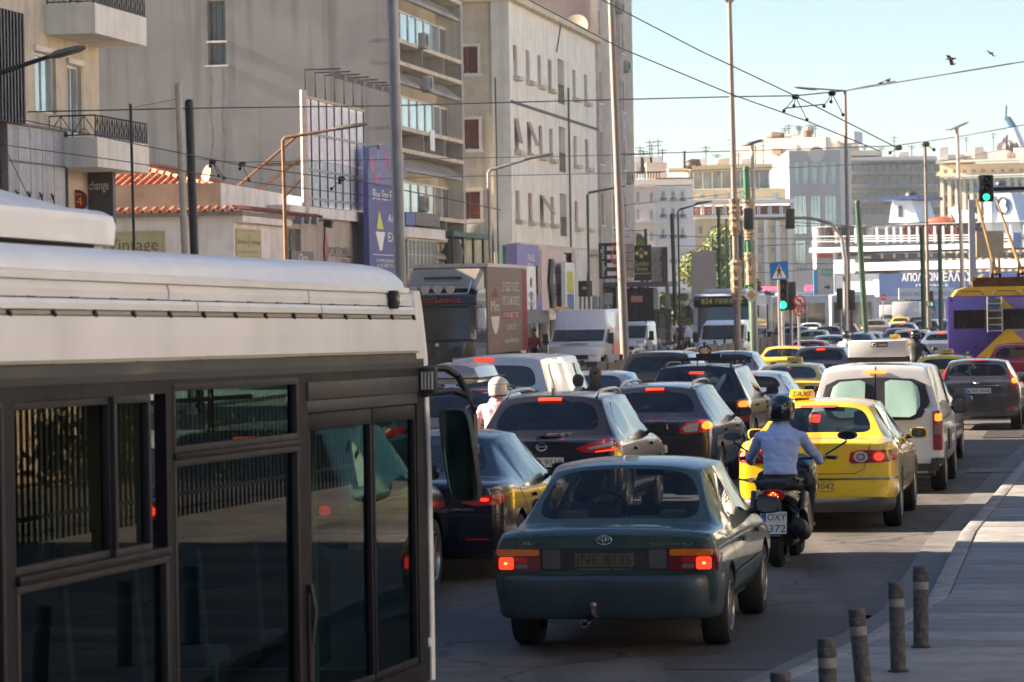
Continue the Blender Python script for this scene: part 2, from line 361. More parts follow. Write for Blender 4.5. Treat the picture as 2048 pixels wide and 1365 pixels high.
GREYP=M('grey_plaster',(.265,.25,.225),.88,var=.13,scale=.25,streak=.38,bump=.25,bscale=9,dirt=(.18,.17,.165),dirt_amt=.6)
CONCR=M('grey_concrete',(.36,.335,.30),.85,var=.15,scale=.7,streak=.35,bump=.3,bscale=10,dirt=(.22,.20,.17),dirt_amt=.5)
WHP=M('white_plaster',(.74,.69,.66),.85,var=.08,scale=.8,streak=.22,dirt=(.40,.36,.32),dirt_amt=.4)
IRON=M('black_iron',(.02,.022,.025),.5,.4)
STAIN=M('dark_stain_metal',(.10,.10,.11),.7,.2,var=.3)
TF=-27.0      # facade line on the far side of the avenue
def svals(px,py,t=TF): return fs(px,py,t)[0]
# ---- two unseen blocks added left of the frame to cast shade bands on the road
def plain_block(lab,s0,s1,t0,t1,h,name='added_apartment_block',mt=None):
    B=Bld(name,lab,'building',s0,t0);mt=mt or CREAM
    hs=[(s,s +1.5,z,z +1.7) for s in [s0 +2 +3.2 *i for i in range(int((s1 -s0 -3)/3.2))] for z in [4.2 +3.2 *k for k in range(int((h -5)/3.2))]]
    wall(B.F(t0),s0,s1,0,h,hs,.2,mt,B.o)
    for a,b,c,d in hs: window(B.F(t0),a,b,c,d,.15,WHF,DKGL,B.o)
    mb=MB();F_=B.F(t0)
    for P in (((s0,0),(s1,0)),):
        mb.quad(F_(s0,0,0),F_(s0,0,t1 -t0),F_(s0,h,t1 -t0),F_(s0,h,0));mb.quad(F_(s1,0,0),F_(s1,0,t1 -t0),F_(s1,h,t1 -t0),F_(s1,h,0))
        mb.quad(F_(s0,0,t1 -t0),F_(s1,0,t1 -t0),F_(s1,h,t1 -t0),F_(s0,h,t1 -t0));mb.quad(F_(s0,h,0),F_(s1,h,0),F_(s1,h,t1 -t0),F_(s0,h,t1 -t0))
    mb.build('side_walls',mt,B.o);return B
plain_block('unseen cream apartment block added left of view to shade the foreground road',-25,33.3,-25,-40,17)
plain_block('unseen pale office block added left of view to shade the road beyond the first',45.4,60.4,-25.5,-40,16.5,'added_office_block',CREAM2)

plain_block('unseen cream apartment row added behind the viewer to darken reflections',-150,-27,-25,-40,20)  # unseen blocks added behind the viewer to darken what the cars reflect
plain_block('unseen grey block added far behind the viewer to hide the bright horizon',-190,-165,20,-50,20,'added_apartment_block',GREYP)
# ================= A: cream corner building with balconies (far left)
sA1=svals(200,240);sA0=70
A=Bld('balcony_building','cream building at the far left with projecting balconies and iron railings','building',sA0,TF)
hA=26
FA=A.F(TF)
w1=(*[fs(70,150,TF)[0],fs(112,150,TF)[0]],fs(90,226,TF)[1],fs(90,108,TF)[1])
d1=(fs(136,200,TF)[0],fs(163,200,TF)[0],fs(150,270,TF)[1],fs(150,132,TF)[1])
holesA=[w1,d1] +[(a,b,c +3.5 *k,d +3.5 *k) for k in (1,2,3) for a,b,c,d in (w1,d1)]
holesA += [(w1[0] -5 *j,w1[1] -5 *j,w1[2] +3.5 *k,w1[3] +3.5 *k) for k in (0,1,2) for j in (1,2)]
wall(FA,sA0,sA1,0,hA,holesA,.22,CREAM,A.o)
mb=MB();mb.quad(FA(sA0,0),FA(sA0,0,-14),FA(sA0,hA,-14),FA(sA0,hA));mb.quad(FA(sA1,0),FA(sA1,0,-14),FA(sA1,hA,-14),FA(sA1,hA));mb.quad(FA(sA0,hA),FA(sA1,hA),FA(sA1,hA,-14),FA(sA0,hA,-14))
mb.build('side_wall',CREAM,A.o)
for h in holesA:
    window(FA,*h,.16,WHF,SKYGL,A.o,nx=2,fw=.07)
    mb=MB();plate_box(mb,FA,[(h[0] -.1,h[3] +.02),(h[1] +.1,h[3] +.02),(h[1] +.1,h[3] +.16),(h[0] -.1,h[3] +.16)],0,.08);mb.build('lintel',CREAM2,A.o)
def balcony(zb,zt,ztop):
    s0,s1=sA1 -4.6,sA1 +.05
    mb=MB();mb.box(0,1.35,s0 -sA0,s1 -sA0,zb,zb +.16);mb.box(1.25,1.35,s0 -sA0,s1 -sA0,zb +.16,zt);mb.box(0,1.25,s0 -sA0,s0 -sA0 +.1,zb +.16,zt);mb.box(0,1.25,s1 -sA0 -.1,s1 -sA0,zb +.16,zt)
    b=mb.build('balcony',CREAM2,A.o);r=MB()
    def rail(a,c):
        a,c=Vector(a),Vector(c);L_=(c -a).length;n=max(2,int(L_/.42))
        r.tube([a +Vector((0,0,ztop)),c +Vector((0,0,ztop))],.022,6);r.tube([a +Vector((0,0,zt +.06)),c +Vector((0,0,zt +.06))],.018,6)
        for i in range(n +1):
            p=a.lerp(c,i/n);r.tube([p +Vector((0,0,zt)),p +Vector((0,0,ztop))],.014,5)
            if i<n:
                q=a.lerp(c,(i +1)/n);m_=(p +q)/2;h=ztop -zt -.06
                for k in (-1,0,1):
                    r.tube([p +Vector((0,0,zt +.06)),p.lerp(m_,.45) +Vector((0,0,zt +.06 +h *.5)),m_ +Vector((0,0,ztop))] if k<0 else [q +Vector((0,0,zt +.06)),q.lerp(m_,.45) +Vector((0,0,zt +.06 +h *.5)),m_ +Vector((0,0,ztop))],.011,4)
                    if k==0: r.tube([m_ +Vector((0,0,zt +.06)),m_ +Vector((0,0,ztop))],.011,4)
                for f in (.25,.75): r.tube([p.lerp(q,f) +Vector((0,0,zt +.06)),m_ +Vector((0,0,zt +.5 *h))],.01,4)
    x=1.3;rail((x,s0 -sA0,0),(x,s1 -sA0,0));rail((.05,s0 -sA0 +.05,0),(x,s0 -sA0 +.05,0))
    r.build('balcony_railing',IRON,b)
tb=TF +1.3
zb=fs(280,345,tb)[1];zt=fs(280,288,tb)[1];zr=fs(272,245,tb)[1]
balcony(zb,zt,zr);balcony(zb +3.45,zt +3.45,zr +3.45);balcony(zb +6.9,zt +6.9,zr +6.9)
# black ribbed sign and the pale empty sign frame below it
p0,p1=fs(-30,130,TF +.6),fs(48,130,TF +.6)
z0,z1=fs(25,246,TF +.6)[1],fs(25,22,TF +.6)[1]
sg=thing('black_sign','tall black ribbed sign box on the cream balcony building, cut by the left edge','sign',T(p0[0],TF +.6),-AL)
mb=MB();mb.box(-.5,0,0,p1[0] -p0[0],z0,z1);mb.build('box',M('sign_black',(.012,.012,.016),.6),sg)
mb=MB();n=12
for i in range(n): y=(i +.5) *(p1[0] -p0[0])/n;mb.box(.0,.05,y -.05,y +.05,z0 +.02,z1 -.02)
mb.build('ribs',M('sign_black2',(.02,.02,.028),.5),sg)
t2=TF +.45
p0,p1=fs(12,300,t2),fs(130,300,t2);za,zb_=fs(70,402,t2)[1] -.6,fs(70,256,t2)[1]
fr=thing('empty_sign_frame','pale grey empty sign frame with eight sheet panels under the black sign','sign frame',T(p0[0],t2),-AL)
FP=M('pale_sheet',(.42,.43,.47),.6,.2,var=.15,dirt=(.25,.22,.2),dirt_amt=.4,streak=.3);Ls=p1[0] -p0[0]
mb=MB();mb.box(-.1,.06,-.06,0,za,zb_);mb.box(-.1,.06,Ls,Ls +.06,za,zb_);mb.box(-.1,.06,-.06,Ls +.06,zb_,zb_ +.06);mb.box(-.02,.05,0,Ls,(za +zb_)/2 +.3,(za +zb_)/2 +.34);mb.build('frame',M('frame_grey',(.12,.12,.13),.6),fr)
for i in range(5):
    mb=MB();mb.box(-.05,0,i *Ls/5 +.02,(i +1) *Ls/5 -.02,za,zb_);mb.build('sheet_panel',FP,fr)
    mb=MB();y=(i +.7) *Ls/5
    if i<4: mb.tube([(.04,y -.1,(za +zb_)/2 -.4),(.08,y,(za +zb_)/2 -.6),(.05,y +.05,(za +zb_)/2 -1.0)],.02,5);mb.tube([(.04,y +.12,(za +zb_)/2 -.45),(.07,y -.05,(za +zb_)/2 -.55)],.025,5);mb.build('hanging_cable',IRON,fr)
# exchange sign, across the pavement, facing the viewer
sE=sA1 -1.2
(ta,z0),(tb_,z1)=fa(128,404,sE),fa(225,342,sE)
ex=thing('exchange_sign','dark grey exchange shop sign board under the lower balcony','sign',T(sE,ta),-AL)
mb=MB();mb.box(0,tb_ -ta,0,.25,z0 -.6,z1);mb.build('board',M('sign_grey',(.075,.075,.075),.6),ex)
Fx=lambda u,z,o=0: Vector((u,-o,z))
Wt=tb_ -ta
text('iXchange',Fx,Wt *.38,Wt *.92,z0 +.22,z0 +.55,M('letter_white',(.75,.75,.72),.5,var=0),ex,italic=0)
text('X',Fx,Wt *.40,Wt *.54,z0 +.1,z0 +.75,M('letter_red',(.6,.03,.03),.5,var=0),ex,off=.02)
text('money',Fx,Wt *.05,Wt *.2,z0 +.3,z0 +.42,M('letter_white',(.7,) *3),ex)
(tc,zc)=fa(156,402,sE -1)
rs=thing('round_sign','round red and yellow sign reading 24 beside the exchange board','sign',T(sE -1,tc),-AL)
mb=MB();mb.lathe((0,0,zc),(0,-1,0),[(0,0),(.27,0),(.27,.12),(.24,.13),(0,.13)],28);mb.build('disc',M('sign_red',(.35,.01,.02),.4,var=.1),rs)
mb=MB();mb.lathe((0,0,zc),(0,-1,0),[(.27,.02),(.29,.02),(.29,.14),(.25,.14)],28);mb.build('rim',M('sign_rim',(.04,.02,.06),.4),rs)
mb=MB();mb.box(-.03,.03,.02,1.1,zc -.03,zc +.03);mb.build('bracket',IRON,rs)
text('24',lambda u,z,o=0: Vector((u,-.13 -o,z)),-.16,.16,zc -.13,zc +.1,M('letter_yellow',(.85,.42,.02),.5,var=0),rs)
text('ANOIXTA',lambda u,z,o=0: Vector((u,-.13 -o,z)),-.14,.14,zc +.14,zc +.19,M('letter_white',(.7,) *3),rs)

# ================= B: low white house with terracotta tiles
sB=svals(467,430);sB1=svals(566,430)
B=Bld('tiled_house','low white corner house with terracotta roof tiles and vintage shop signs','house',sB,TF)
FB,AB=B.F(TF),B.A(sB);zE=fa(440,432,sB)[1];zP=fa(300,368,sB)[1];tW=TF -12
wall(AB,tW,TF,0,zE,[],0,WHP,B.o)
wall(FB,sB,sB1 +.0,0,zE,[],0,WHP,B.o)
OCH=M('ochre_plaster',(.46,.31,.22),.9,var=.18,scale=1.2,dirt=(.28,.2,.15),dirt_amt=.6,bump=.3)
sP=sB +.55;tP=TF -.55
zP2=fs(590,392,tP)[1]
wall(B.A(sP),tW,tP,zE,zP,[],0,OCH,B.o,'parapet_wall');
mb=MB();FF=B.F(tP);mb.quad(FF(sP,zE),FF(sP +11,zE),FF(sP +11,zP -.15),FF(sP,zP));mb.quad(FF(sP,zP),FF(sP,zP,-12),FF(sP +11,zP -.15,-12),FF(sP +11,zP -.15));mb.build('parapet_wall',WHP,B.o)
TERR=[M('terracotta_' +c,v,.85,var=.3,scale=6,bump=.3,dirt=(.16,.09,.06),dirt_amt=.5) for c,v in (('a',(.52,.17,.07)),('b',(.42,.14,.07)),('c',(.58,.26,.13)),('d',(.30,.10,.06)))]
def tile_mesh(ln=.42,r=.10):
    mb=MB();n=5;P=[[(r *(1 -.12 *k) *math.cos(math.pi *i/n),k *ln,r *(1 -.12 *k) *math.sin(math.pi *i/n)) for i in range(n +1)] for k in (0,1)]
    Q=[[(.85 *x,y,.85 *z) for x,y,z in ring] for ring in P]
    mb.loft([P[0],P[1]],False,False);mb.loft([Q[0],Q[1]],False,False);mb.loft([P[0],Q[0]],False,False)
    return mb
TM={}
def tile(parent,loc,rot,k):
    if k not in TM:
        o=tile_mesh().build('roof_tile',TERR[k],parent,smooth=True);TM[k]=o.data
    else: o=link('roof_tile',TM[k],parent)
    o.location=loc;o.rotation_euler=rot;return o
# eave slab + one row of tiles along both streets
mb=MB();mb.box(-12,.35,-.35,.55,zE,zE +.12);mb.box(-.5,.35,.55,sB1 -sB +1.2,zE,zE +.12);mb.build('eave',M('eave_dirty',(.22,.19,.16),.9,var=.3,scale=3),B.o)
mb=MB();mb.box(.02,.30,-.02,sB1 -sB,zE -.22,zE -.003);mb.build('cornice',WHP,B.o)
i=0;x=-11.5
while x<.2: tile(B.o,(x,-.45,zE +.13),(R(18),0,rnd.uniform(-.05,.05)),rnd.choice([0,1,2,3]));tile(B.o,(x +.14,-.42,zE +.24),(R(18),R(180),rnd.uniform(-.05,.05)),rnd.choice([0,2,2]));x += .29
y=-.3
while y<10.2: tile(B.o,(.45,y,zE +.13),(R(18),0,R(90) +rnd.uniform(-.06,.06)),rnd.choice([3,1,3]));y += .27
# hip roof behind the parapet
s2=sP +.7;(tR,zR)=fa(262,337,s2 +3)
zb2=fa(300,380,s2)[1];tEnd=fa(430,376,s2)[0]
slope=math.atan2(zR -zb2,3.0);rows=8
FH=B.o
hip=MB();hip.quad((tW -TF,s2 -sB,zb2 -.05),(tEnd -TF,s2 -sB,zb2 -.05),(tR -TF,s2 +3 -sB,zR -.05),(tW -TF,s2 +3 -sB,zR -.05));hip.quad((tEnd -TF,s2 -sB,zb2 -.05),(tEnd -TF,s2 +7 -sB,zb2 -.05),(tR -TF,s2 +4 -sB,zR -.05),(tR -TF,s2 +3 -sB,zR -.05));hip.build('roof',TERR[1],B.o)
cnt=0
for r_ in range(rows):
    f=r_/rows;zz=zb2 +(zR -zb2) *f;yy=s2 +3 *f -sB;x=(tW -TF) +4.5;xe=(tEnd -TF) +((tR -TF) -(tEnd -TF)) *f
    while x<xe:
        if cnt<200: tile(B.o,(x,yy,zz),(slope,0,0),rnd.choice([0,0,1,2]));cnt += 1
        x += .26
n=12
for i in range(n):
    f=i/n;tile(B.o,((tEnd -TF) +((tR -TF) -(tEnd -TF)) *f,s2 +3 *f -sB -.05,zb2 +(zR -zb2) *f +.06),(slope *.8,0,R(40)),2)
for r_ in range(5):
    for j in range(9):
        f=r_/5;tile(B.o,((tEnd -TF) -(3.0) *f +.1,s2 -sB +.4 +3 *f *.6 +j *.33,zb2 +(zR -zb2) *f),(R(28),0,R(90)),rnd.choice([0,1]))
# painted signs on the walls
OLV=M('sign_olive',(.40,.37,.20),.7,var=.1);OLD=M('letter_brown',(.12,.09,.04),.7,var=0);OLL=M('sign_line',(.28,.24,.12),.7,var=0)
def wallsign(Fr,x0,x1,z0,z1,lab,name='wall_sign'):
    t=thing(name,lab,'sign',B.o.location,-AL);panel('board',Fr,x0,x1,z0,z1,.03,OLV,t,.003)
    m=.07
    for a,b,c,d in ((x0 +m,x1 -m,z1 -m -.02,z1 -m),(x0 +m,x1 -m,z0 +m,z0 +m +.02),(x0 +m,x0 +m +.02,z0 +m +.02,z1 -m -.02),(x1 -m -.02,x1 -m,z0 +m +.02,z1 -m -.02)): panel('border',Fr,a,b,c,d,.004,OLL,t,.034)
    return t
(a0,z0),(a1,z1)=fa(205,513,sB),fa(330,462,sB)
sg=wallsign(AB,a0,a1,z0 -.25,z1,'olive sign reading Vintage on the house wall facing the viewer')
text('Vintage',AB,a0 +.18,a1 -.22,z0 +.02,z1 -.22,OLD,sg,off=.04)
(b0,z0),(b1,z1)=fs(462,518,TF),fs(520,460,TF)
b0=max(b0,sB +.15)
sg=wallsign(FB,b0,b1,z0,z1,'pale olive Boutique Vintage sign on the house wall facing the avenue')
wd=b1 -b0;hh=z1 -z0
text('Boutique',FB,b0 +wd *.05,b0 +wd *.42,z0 +hh *.45,z0 +hh *.66,OLD,sg,off=.04);text('Vintage',FB,b0 +wd *.60,b0 +wd *.95,z0 +hh *.45,z0 +hh *.66,OLD,sg,off=.04)
text('B',FB,b0 +wd *.46,b0 +wd *.56,z0 +hh *.38,z0 +hh *.78,OLL,sg,off=.04);text('Vintage Props & Special Moments',FB,b0 +wd *.1,b0 +wd *.9,z0 +hh *.2,z0 +hh *.28,OLD,sg,off=.04)
# satellite dish on the roof
(td,zd)=fa(412,352,sP +1.2)
ds=thing('satellite_dish','cream satellite dish on the tiled house roof','satellite dish',T(sP +1.2,td),-AL)
mb=MB();mb.lathe((0,0,zd),(-.75,-.6,.25),[(0,-.10),(.2,-.07),(.36,0),(.36,.015),(.2,-.05),(0,-.08)],24);mb.build('dish',M('dish_cream',(.26,.23,.18),.7),ds,smooth=True)
mb=MB();mb.tube([(0.05,.05,zP -.1),(.05,.05,zd)],.03);mb.tube([(0,0,zd -.2),(-.5,-.4,zd)],.015);mb.build('mount',GREYMETAL,ds)

# ================= grill shop, portion with flat roof and the lattice billboard
sG0,sG1=sB1,svals(742,480)
G=Bld('grill_shop','low flat roofed grill shop between the tiled house and the tall grey block','shop',sG0,TF);FG=G.F(TF)
zG=fs(660,440,TF)[1]
h1=(fs(575,500,TF)[0],fs(602,500,TF)[0],fs(590,505,TF)[1],fs(590,458,TF)[1])
wall(FG,sG0,sG1,0,zG,[h1],.5,M('shop_plaster',(.45,.38,.33),.85,var=.1,dirt=(.3,.24,.18),dirt_amt=.5,streak=.3),G.o)
panel('recess_panel',FG,h1[0],h1[1],h1[2],h1[3],.02,M('recess_green',(.10,.12,.09),.8),G.o,-.48)
mb=MB();mb.box(-12,.25,0,sG1 -sG0,zG,zG +.35);mb.build('roof_edge',WHP,G.o)
mb=MB();mb.quad((0,0,0),(-12,0,0),(-12,0,zG),(0,0,zG));mb.quad((0,sG1 -sG0,0),(-12,sG1 -sG0,0),(-12,sG1 -sG0,zG),(0,sG1 -sG0,zG));mb.build('side_wall',WHP,G.o)
def on_shop(name,lab,cat): return thing(name,lab,cat,G.o.location,-AL)
u0,u1=fs(655,510,TF)[0],fs(702,510,TF)[0];z0,z1=fs(680,522,TF)[1],fs(680,495,TF)[1]
sg=on_shop('grill_shop_sign','dark lettering with a maroon flame on the grill shop wall','sign')
text('PORTOBELL',FG,u0 +.1,u1,z0 +.12,z1,M('letter_dark',(.035,.03,.035),.5,var=0),sg,depth=.05)
text('GRILL',FG,u1 -1.6,u1 -.6,z0 -.12,z0 +.05,M('letter_maroon',(.25,.02,.06),.5,var=0),sg)
fl=[(0,0),(.35,-.02),(.42,.35),(.28,.8),(.05,1.25),(-.02,.8),(-.1,.4)]
mb=MB();plate_box(mb,FG,[(u0 -.55 +a *1.1,z0 -.1 +b *(z1 -z0 +.9) *.75) for a,b in fl],.01,.06);mb.build('flame',M('letter_maroon',(.25,.02,.06)),sg)
for i,(px,py) in enumerate(((655,448),(724,452),(596,441),(611,440),(626,441))):
    s,z=fs(px,py,TF +.4);t=thing('flood_lamp','small black floodlight on the grill shop roof edge, number %s from the left' % ['four','five','one','two','three'][i] if 0 else ['black floodlight above the grill shop lettering','black floodlight at the far end of the grill shop wall','grey floodlight nearest the tiled house','grey floodlight in the middle of the close trio','grey floodlight farthest along the close trio'][i],'floodlight',T(s,TF +.4,z),-AL,'floodlights under the lattice billboard')
    mb=MB();mb.prism([(-.12,-.1),(.14,-.16),(.18,.1),(-.1,.14)],lambda a,b: (a,-.16,b),lambda a,b: (a,.16,b));mb.build('lamp_housing',IRON if i<2 else GREYMETAL,t);mb=MB();mb.tube([(-.4,0,.1),(-.05,0,.12)],.02,6);mb.build('bracket',IRON,t)
# AC unit in recess and round sign below
t=on_shop('air_conditioner','air conditioner in the green recess of the grill shop','air conditioner')
cu,cz=(h1[0] +h1[1])/2,(h1[2] +h1[3])/2
panel('casing',FG,cu -.5,cu +.5,cz -.45,cz +.45,.3,M('ac_grey',(.16,.16,.15),.6),t,-.4)
mb=MB();mb.lathe(FG(cu,cz,-.095),(1,0,0),[(.36,0),(.38,.03),(.3,.02),(0,.01)],20);mb.build('fan',IRON,t)
t=on_shop('bakery_sign','small grey shop sign with white emblem under the air conditioner','sign')
a,b=fs(577,512,TF)[0],fs(622,512,TF)[0];c,d=fs(600,530,TF)[1],fs(600,503,TF)[1]
panel('board',FG,a,b,c,d,.1,M('sign_grey2',(.10,.10,.10),.5),t,.003);text('Oro',FG,a +(b -a) *.3,a +(b -a) *.7,c +.1,d -.08,M('letter_white',(.7,) *3),t,off=.115,italic=.3)
# lattice billboard
tb=TF +.15;s0,s1=fs(607,300,tb)[0],fs(728,300,tb)[0];z0=zG +.4;z1=fs(607,190,tb)[1]
bb=thing('lattice_billboard','bare lattice billboard with pale sheets and a row of floodlights over the grill shop','billboard',T(s0,tb),-AL);Lb=s1 -s0
RUST=M('rusty_steel',(.14,.07,.04),.8,.3,var=.4,scale=5);PIPE=M('pale_pipe',(.50,.42,.36),.6,.2,var=.3)
PS=M('pale_backing',(.78,.76,.80),.65,var=.08,dirt=(.35,.35,.40),dirt_amt=.4,streak=.2);PS2=M('blue_backing',(.52,.58,.66),.6,var=.2,dirt=(.22,.25,.28),dirt_amt=.6,streak=.4)
zm=z0 +(z1 -z0) *.42;n=8
for i in range(n):
    for (a,b,m_) in ((z0,zm,PS2),(zm +.02,z1 -.1,PS)):
        mb=MB();mb.box(-.05,-.02,i *Lb/n +.03,(i +1) *Lb/n -.03,a,b);mb.build('backing_sheet',m_,bb)
    for k in ([0,1] if i else [0]):
        pass
    mb=MB();y=(i +1) *Lb/n;mb.box(-.015,.015,y -.05,y +.05,z0,z1);mb.build('upright',IRON,bb)
for z in (z0 +.25,z0 +(z1 -z0) *.33,z0 +(z1 -z0) *.66,z1 -.05):
    mb=MB();mb.box(.02,.05,0,Lb,z -.035,z +.035);mb.build('rail',GREYMETAL if z<z1 -.1 else M('cap_rail',(.5,.42,.3),.8),bb)
mb=MB();mb.tube([(.05,-.06,z0 -.3),(.05,-.06,z1 +.15)],.13,10);mb.build('corner_post',PIPE,bb,smooth=True)
for (a,b) in (((-3.2,.0,z0),(-.1,0,z0 +(z1 -z0) *.65)),((-2.4,.0,z0),(-.1,0,z0 +(z1 -z0) *.42)),((-1.6,0,z0 +1.4),(-.1,0,z0 +1.4)),((-1.0,0,z0),(-.1,0,z0 +.9))):
    mb=MB();mb.tube([a,b],.06,6);mb.build('rear_strut',RUST,bb)
for i in range(7):
    y=.2 +i *(Lb -.6)/6;mb=MB();mb.tube([(.05,y,z1),(.05,y,z1 +.85),(1.3,y,z1 +.85)],.03,6);a_=mb.build('lamp_arm',IRON,bb)
    mb=MB();mb.prism([(1.0,z1 +.78),(1.5,z1 +.62),(1.45,z1 +.42),(.95,z1 +.66)],lambda a,b: (a,y -.2,b),lambda a,b: (a,y +.2,b));mb.build('flood_lamp',M('lamp_grey',(.14,.13,.12),.6),a_)

# ferry advertisement banner on the grey block corner
# ================= D: tall grey block
sD0,sD1=svals(800,300),svals(929,250);hD=34
D=Bld('grey_office_block','tall grey office block with blank side wall and louvred concrete facade','building',sD0,TF)
AD,FD=D.A(sD0),D.F(TF)
c0,c1=fa(415,60,sD0)[0],fa(451,60,sD0)[0];z_=lambda py: fa(430,py,sD0)[1]
hs=[(c0,c1,z_(131),z_(86)),(c0,c1,z_(82),z_(2)),(c0,c1,z_(-40),z_(-120))]
wall(AD,TF -34,TF,0,hD,hs,.5,GREYP,D.o,'blank_wall')
for h in hs: window(AD,*h,.4,M('frame_dark',(.12,.11,.10),.7),DKGL,D.o,nx=3,nz=1,fw=.05)
panel('sill',AD,c0 -.1,c1 +.1,z_(134),z_(131),.12,WHP,D.o);panel('sill',AD,c0 -.05,c1 +.05,z_(86) ,z_(82),.06,WHP,D.o)
mb=MB();mb.quad(FD(sD1,0),FD(sD1,0,-20),FD(sD1,hD,-20),FD(sD1,hD));mb.quad(FD(sD0,hD),FD(sD1,hD),FD(sD1,hD,-30),FD(sD0,hD,-30));mb.build('back_wall',GREYP,D.o)
zf=lambda py: fs(803,py,TF)[1]
per=zf(79) -zf(252);base=zf(252)          # top of the ledge at y=252
sa,sb=sD0 +.15,sD1 -.55
dep=1.1
# back plane behind the louvres, side fins, edge pilasters
mb=MB();mb.box(-.01,.0,0,.15,0,hD);mb.build('edge_pilaster',CONCR,D.o)
panel('end_fin',FD,sD1 -.5,sD1,0,hD,dep,CONCR,D.o,-dep)
for k in range(-2,8):
    L0=base +k *per                         # ledge top of this storey
    if L0>hD -1: break
    wz0,wz1=L0 +.0,L0 +(zf(182) -zf(249)) *1.0 +.05
    bz0,bz1=L0 -.12 -(zf(88) -zf(126)),L0 -.14
    if k >= -1:
        hl=[(sa +.05,sb -.05,wz0 +.06,wz1)]
        # recessed wall with window band
        wall(lambda u,z,o=0: FD(u,z,o -dep),sa -.1,sD1 -.5,L0 -per +.0 if k>-1 else L0 -.2,L0 +per *.62,[] if 0 else hl,.15,CONCR,D.o,'recessed_wall') if 0 else None
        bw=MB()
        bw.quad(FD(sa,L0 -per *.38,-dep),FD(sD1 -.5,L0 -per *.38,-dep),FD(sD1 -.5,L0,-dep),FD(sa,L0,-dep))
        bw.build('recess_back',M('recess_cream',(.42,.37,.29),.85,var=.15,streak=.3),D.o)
        n=8;ww=(sb -sa)/n
        for i in range(n -1):
            window(lambda u,z,o=0: FD(u,z,o),sa +i *ww,sa +(i +1) *ww -.01,wz0,wz1,dep -.45,ALU,SKYGL if not (k==-1 and i>3) else M('window_warm_glass',(.42,.40,.36),.1,.6,var=.5,scale=.8),D.o,nx=1,fw=.06)
        window(lambda u,z,o=0: FD(u,z,o),sa +(n -1) *ww,sb,wz0,wz1,dep -.45,ALU,M('window_grey_glass',(.16,.16,.15),.2,.3),D.o,nx=1,fw=.08)
    mb=MB();F_=FD
    plate_box(mb,F_,[(sa -.15,L0 -.16),(sD1 -.5,L0 -.16),(sD1 -.5,L0),(sa -.15,L0)],-dep,.04);mb.build('ledge',CREAM,D.o)
    mb=MB();plate_box(mb,F_,[(sa -.15,bz0 -.16),(sD1 -.5,bz0 -.16),(sD1 -.5,bz0),(sa -.15,bz0)],-dep,.04);mb.build('ledge',CREAM,D.o)
    for i in range(4):
        u=sa +.0 +(sb +.5 -sa) *i/3;mb=MB();plate_box(mb,F_,[(u -.06,bz0),(u +.06,bz0),(u +.06,bz1 +.0),(u -.06,bz1 +.0)],-dep,.02);mb.build('divider',CONCR,D.o)
    # sloping awning slab above the window below
    zt_,zb__=bz0 -.17,bz0 -.17 -(zf(138) -zf(182)) *.8
    mb=MB();mb.prism([(-dep +.1,zt_),(-.75,zt_),(-.02,zb__ +.12),(-.02,zb__),(-.25,zb__)],lambda a,b: Vector((a,sa -.1 -sD0,b)),lambda a,b: Vector((a,sb -.1 -sD0,b)));mb.build('awning_slab',CONCR,D.o)
# first floor and street level of the grey block
z2=base -2 *per -.9
wall(lambda u,z,o=0: FD(u,z,o -.3),sD0,sD1,0,base -per *1.3,[],0,CREAM,D.o,'wall')
def awn_ac(u,z,lab,o_=.35):
    t=thing('air_conditioner',lab,'air conditioner',T(u,TF,z),-AL,'air conditioners on the facades')
    mb=MB();mb.box(o_ -.3,o_,-.42,.42,-.3,.3);mb.build('casing',M('ac_white',(.38,.37,.34),.6,dirt=(.2,.18,.15),dirt_amt=.5),t,bevel=.02)
    mb=MB();mb.lathe((o_,-.12,0),(1,0,0),[(.24,0),(.25,.02),(.05,.02),(0,.03)],16);mb.build('fan_grille',IRON,t)
    mb=MB();mb.box(o_ -.3,o_ -.28,-.4,.4,-.38,-.302);mb.tube([(0,-.3,-.33),(o_,-.3,-.33)],.02,4);mb.build('bracket',STAIN,t)
for px,py,lab in ((838,83,'air conditioner on the top visible window ledge of the grey block'),(846,168,'air conditioner hanging under an awning slab of the grey block'),(838,408,'air conditioner low on the grey block beside the blue shop sign')):
    s,z=fs(px,py,TF);awn_ac(s,z,lab)
s,z=fs(862,280,TF)
t=thing('white_notice','white paper notice stuck on the ledge of the grey block','notice',T(s,TF,z),-AL)
mb=MB();mb.box(.05,.07,-.45,.45,-.45,.4);mb.build('paper',WHF,t)
for cx_,wd_,z0_,z1_ in ((c0 +.1,.10,.25,.99),(c1 -.15,.14,.15,.985),(c1 +3.5,.2,.5,.8),(c0 -4.2,.16,.3,.62)):
    zz=fa(430,131,sD0)[1];mb=MB();n=16
    P_=[(cx_ +.06 *math.sin(i *1.7),zz *(z1_ -(z1_ -z0_) *i/n),wd_ *(.4 +.6 *abs(math.sin(i *.9 +cx_)))) for i in range(n +1)]
    for a_,b_ in zip(P_,P_[1:]): mb.quad(AD(a_[0] -a_[2]/2,a_[1],.004),AD(a_[0] +a_[2]/2,a_[1],.004),AD(b_[0] +b_[2]/2,b_[1],.004),AD(b_[0] -b_[2]/2,b_[1],.004))
    mb.build('water_stain',M('stain_grey',(.19,.175,.165),.95,var=.3,scale=2),D.o)
